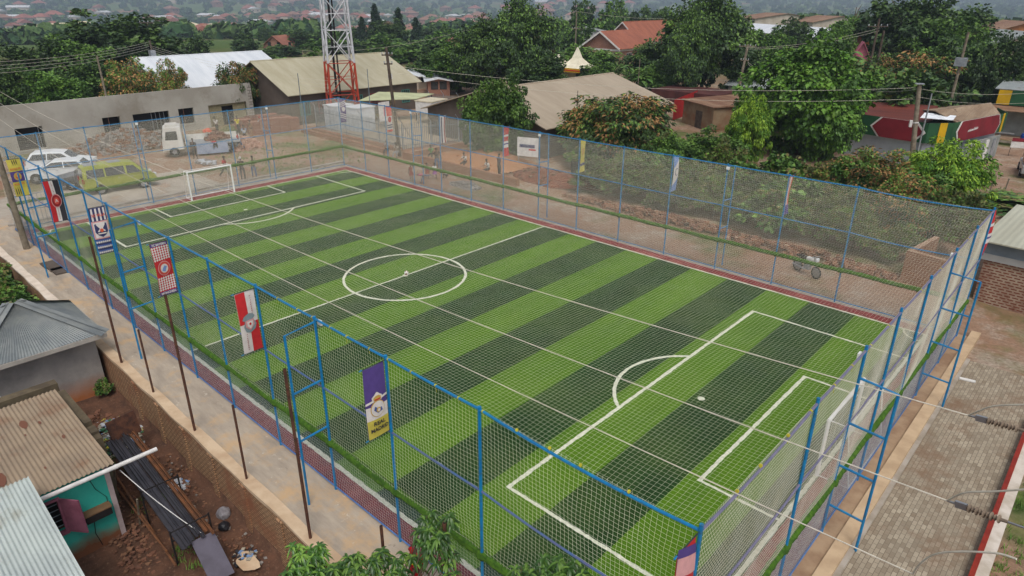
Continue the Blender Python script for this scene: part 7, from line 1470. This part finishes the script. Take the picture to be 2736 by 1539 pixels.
MB().box(-.4, .4, -.3, .3, 5.6, 6.4).build('transformer', m_metalg, pB[0])
polepx(259, 150, 210, 80, .12, 'short grey wooden pole between the dark trees and the flowering mango', (), m_wood)
pM = polepx(808, 135, 160, 150, .12, 'short brown pole rising behind the khaki hall roof', (), m_wood)
polepx(1710, 158, 255, 88, .06, 'thin bamboo aerial mast with an antenna behind the tan roof', (), m_wood)
polepx(1544, 242, 265, 62, .04, 'thin dark antenna rod on the tan roof slope', (), m_dark)
polepx(795, 196, 262, 70, .05, 'thin steel rod in front of the khaki hall, left of the mast', (), m_gsteel)
polepx(981, 184, 245, 72, .05, 'thin steel rod in front of the khaki hall, right of the mast', (), m_gsteel)
polepx(2490, 250, 275, 64, .07, 'short pale stub pole behind the maroon shop roof', (), m_metalg)
# foreground pole at the bottom right corner, with strain insulators
fp = empty('utility_pole', (47.55, -24.6, -.4), 0, 'dark pole head at the bottom-right corner carrying the near power lines', 'pole', 'wooden and concrete poles')
MB().tube([(0, 0, -.3), (.1, 0, 9.1)], [.2, .15], 12).build('pole', m_woodd, fp)
lines = []
def wire(a, b, sag, r, label, name='power_line', group='near power lines over the pitch', n=28, m=None, kind=None):
    a, b = Vector(a), Vector(b); mb = MB(); mb.tube([a.lerp(b, t) - Vector((0, 0, 4 * sag * t * (1 - t))) for t in np.linspace(0, 1, n)], r, 5); o = mb.build(name, m or m_wire); tag(o, label, 'wire', group); return o
m_wire = mat('aluminium_wire', srgb(214, 208, 192), srgb(194, 188, 172), 8, .6)
e1, e2, e3, e4 = PD(2532, 1338, 6.3), PD(2588, 1110, 7.4), PD(2440, 1534, 5.9), PD(2050, 1545, 5.4)
WIRES = [(e2, PD(-20, 233, 44), .75), (e1, PD(-20, 262, 43), .7), (e3, PD(-20, 305, 42), .6)]
LB = ['power line running from the upper strain insulator across the whole pitch', 'power line running from the lower strain insulator across the pitch', 'lowest long power line, passing just left of the near net corner']
for (a, b_, s_), l_ in zip(WIRES, LB): wire(a, b_, s_, .0065, l_)
def strain(a, to, label):
    d = (Vector(to) - a).normalized(); root = empty('strain_insulator', tuple(a), 0, label, 'insulator', 'strain insulators'); M = d.to_track_quat('Z', 'Y').to_matrix().to_4x4()
    def put(mb, nm, m): mb.v = [tuple(M @ Vector(v)) for v in mb.v]; return mb.build(nm, m, root)
    put(MB().tube([(0, 0, 0), (0, 0, .1)], .012, 6), 'clamp', m_rim); mb = MB(); mb.obox(Vector((0, 0, .12)), .03, .06, .1); put(mb, 'clevis', m_rim); pr = [(.012, .16)]
    for k in range(9): pr += [(.016, .18 + k * .03), (.04 if k % 2 == 0 else .03, .19 + k * .03), (.016, .2 + k * .03)]
    put(MB().lathe(pr + [(.014, .5)], (0, 0, 0), 14), 'sheds', mat('brown_polymer', srgb(134, 118, 102), srgb(112, 98, 84), 9, .6)); put(MB().tube([(0, 0, .46), (0, 0, .72)], .011, 6), 'rod', m_rim)
strain(e1, PD(2736, 1410, 6.1), 'ribbed strain insulator on the lower power line at bottom right')
strain(e2, PD(2790, 1165, 7.2), 'ribbed strain insulator on the upper power line at the right edge')
def jumper(pts, label, wrap=True):
    P_ = [Vector(p) for p in pts]; out = []
    for i in range(len(P_) - 1):
        p0, p1, p2, p3 = P_[max(i - 1, 0)], P_[i], P_[i + 1], P_[min(i + 2, len(P_) - 1)]
        for t in np.linspace(0, 1, 8)[:-1]: out.append(.5 * ((2 * p1) + (p2 - p0) * t + (2 * p0 - 5 * p1 + 4 * p2 - p3) * t * t + (3 * p1 - p0 - 3 * p2 + p3) * t ** 3))
    out.append(P_[-1]); mb = MB(); mb.tube(out, .0085, 6); o = mb.build('jumper_cable', m_wire); tag(o, label, 'cable', 'jumper cables')
jumper([e2, PD(2612, 1100, 7.3), PD(2650, 1086, 7.2), PD(2700, 1082, 7.1), PD(2780, 1080, 7)], 'jumper cable arching above the upper strain insulator')
jumper([e1, PD(2555, 1325, 6.2), PD(2590, 1315, 6.1), PD(2660, 1313, 6.0), PD(2760, 1306, 5.9)], 'jumper cable arching above the lower strain insulator')
jumper([e3, PD(2455, 1510, 5.8), PD(2495, 1482, 5.7), PD(2560, 1474, 5.6), PD(2660, 1478, 5.5), PD(2716, 1494, 5.45)], 'jumper cable looping to the pole head at the bottom-right corner')
tw = lambda v: Vector(v)
G2 = 'distant power lines'
a_, b_ = p_mast[2], p_big[2]
wire(PD(1052, 176, 60), tw(b_) - Vector((.2, 0, .25)), .9, .011, 'upper wire strung from the pole near the mast to the thick weathered pole', group=G2)
wire(PD(1060, 196, 60), tw(b_) - Vector((.2, 0, 1.1)), .95, .011, 'lower wire strung from the pole near the mast to the thick weathered pole', group=G2)
wire(tw(b_) - Vector((0, 0, .3)), PD(2790, 245, 60), .3, .011, 'wire running right from the thick weathered pole, upper', group=G2); wire(tw(b_) - Vector((0, 0, .9)), PD(2790, 272, 58), .3, .011, 'wire running right from the thick weathered pole, lower', group=G2)
wire(tw(b_) - Vector((0, 0, .3)), PD(2310, 236, 80), .3, .011, 'wire running back left behind the bright tree, upper', group=G2); wire(tw(b_) - Vector((0, 0, .9)), PD(2310, 258, 80), .3, .011, 'wire running back left behind the bright tree, lower', group=G2)
wire(pA[2], PD(1800, 49, 140), .4, .014, 'pale wire from the tall thin pole over the red tiled roof', group=G2); wire(pA[2], PD(1250, 80, 110), .8, .014, 'pale wire from the tall thin pole to the left behind the great tree', group=G2); wire(PD(1248, 80, 118), pM[2], 1.2, .018, 'long wire crossing behind the mast above the khaki hall', group=G2)
for k, dy in enumerate((0, 10, 20, 31)):
    wire(PD(-20, 166 + dy, 64), PD(398, 112 + dy * .6, 99), .35, .012, 'wire %s of four parallel ones rising to the dark transformer pole' % ['topmost', 'second from top', 'third from top', 'lowest'][k], group=G2)
    wire(PD(402, 122 + dy * .5, 99), PD(900, 218 + dy, 75), .6, .010, 'wire %s of four descending from the transformer pole past the hall gable' % ['topmost', 'second from top', 'third from top', 'lowest'][k], group=G2)
for k, (q0, q1) in enumerate((((1992, 127, 84), (2350, 75, 88)), ((1992, 131, 84), (2350, 82, 88)), ((1998, 165, 84), (2100, 192, 66)), ((1998, 170, 84), (2100, 200, 66)))):
    wire(PD(*q0), PD(*q1), .5, .011, ['upper wire from the leaning pale pole to the twin pole', 'lower wire from the leaning pale pole to the twin pole', 'upper service wire from the leaning pale pole into the bright tree', 'lower service wire from the leaning pale pole into the bright tree'][k], group=G2)
# small odds and ends round the shops
tb = empty('signboard', tuple(P(2713, 418)), rad(20), 'small red and white board on thin legs in the shop yard', 'sign'); MB().box(-.6, .6, -.03, .03, .75, 1.5).build('panel', m_trim, tb); MB().box(-.6, .6, -.05, -.031, 1.3, 1.6).build('red_band', m_mar, tb)
for s in (-.55, .55): MB().tube([(s, 0, 0), (s, 0, 1.3)], .02, 5).build('leg', m_dark, tb)
p = P(2690, 383); mb = MB()
for k in range(6): mb.box(-.9, .9, -.6 + k * .2, -.47 + k * .2, .12, .16)
mb.box(-.9, -.8, -.6, .55, 0, .12); mb.box(.8, .9, -.6, .55, 0, .12); o = mb.build('pallet', m_wood); o.location = p; tag(o, 'grey slatted pallet lying in the shop yard', 'pallet')
p = P(2690, 360); mb = MB(); mb.tube([(-1.6, 0, .1), (1.2, .6, .1)], .09, 8); o = mb.build('pipe', m_trim); o.location = p; tag(o, 'white pipe lying on the ground by the second shop', 'pipe')
p = P(2733, 385); mb = MB(); mb.lathe([(.3, 0), (.36, .25), (.34, .5), (.36, .8), (.3, 1.0)], (0, 0, 0), 16); o = mb.build('drum', mat('blue_plastic', srgb(30, 80, 170), None, 2, .4)); o.location = p; tag(o, 'blue plastic drum at the right edge by the second shop', 'drum')
for k, (px, py) in enumerate(((2682, 517), (2735, 530), (2645, 510))): o = MB().tube([(0, 0, -.2), (.05, 0, 1.1)], .05, 6).build('fence_stake', m_wood); o.location = P(px, py); tag(o, ['thin wooden stake in the roadside weeds, middle one', 'thin wooden stake in the weeds at the right edge', 'thin wooden stake in the weeds, leftmost'][k], 'stake', 'stakes in the weeds')
for k in range(3): mb = MB(); mb.box(-.5 , .5, -.3, .3, 0, .08); o = mb.build('drain_slab', m_darkplast); o.location = (2.4 + k * 1.2, -23.9, .0); o.location = P(*((132, 709), (147, 717), (160, 725))[k]); tag(o, ['dark drain slot in the path near the left pole, farthest', 'dark drain slot in the path near the left pole, middle', 'dark drain slot in the path near the left pole, nearest'][k], 'drain cover', 'drain slots in the path')
mb = MB(); mb.tube([(0, 0, 0), (.5, .1, 0)], .06, 10); o = mb.build('drain_pipe', m_trim); o.location = (44.75, -3.6, -.1); tag(o, 'white stub of drain pipe poking from the kerb beside the paved lane', 'pipe')
lc = empty('parked_car', tuple(P(2755, 465)), rad(100), 'silver car cut off by the right edge of the picture', 'car')
lc.name = 'parked_car'
mb = MB(); mb.hexa([(-2, -.85, .3), (2, -.85, .3), (2, .85, .3), (-2, .85, .3), (-2, -.85, .95), (1.9, -.85, .9), (1.9, .85, .9), (-2, .85, .95)]); mb.hexa([(-1.8, -.8, .95), (1.0, -.8, .95), (1.0, .8, .95), (-1.8, .8, .95), (-1.4, -.65, 1.45), (.3, -.65, 1.45), (.3, .65, 1.45), (-1.4, .65, 1.45)]); mb.build('body', mat('silver', srgb(180, 184, 188), None, 1, .3, metal=.5), lc, bevel=.05)
for x in (1.3, -1.3):
    for s in (-.8, .8): wheel(lc, x, s, .32)
for s in (-1, 1): MB().slab([(-1.5, s * .79, 1.0), (.7, s * .79, 1.0), (.25, s * .69, 1.4), (-1.3, s * .69, 1.4)], .015, n=(0, s, 0)).build('side_window', m_cg, lc)

# ------------------------------------------------------------------ haze
hz = MB(); hz.box(-6600, 3600, -420, 7150, -95, 45); ho = hz.build('haze', bpy.data.materials.new('haze')); tag(ho, 'thin bluish haze over the valley and hills', 'haze', kind='stuff')
hm = ho.data.materials[0]; hm.use_nodes = True; n = hm.node_tree; n.nodes.clear(); out = n.nodes.new('ShaderNodeOutputMaterial'); pv = n.nodes.new('ShaderNodeVolumePrincipled'); pv.inputs['Density'].default_value = HAZE; pv.inputs['Color'].default_value = (.62, .74, .9, 1); pv.inputs['Anisotropy'].default_value = .1
n.links.new(pv.outputs[0], out.inputs['Volume'])
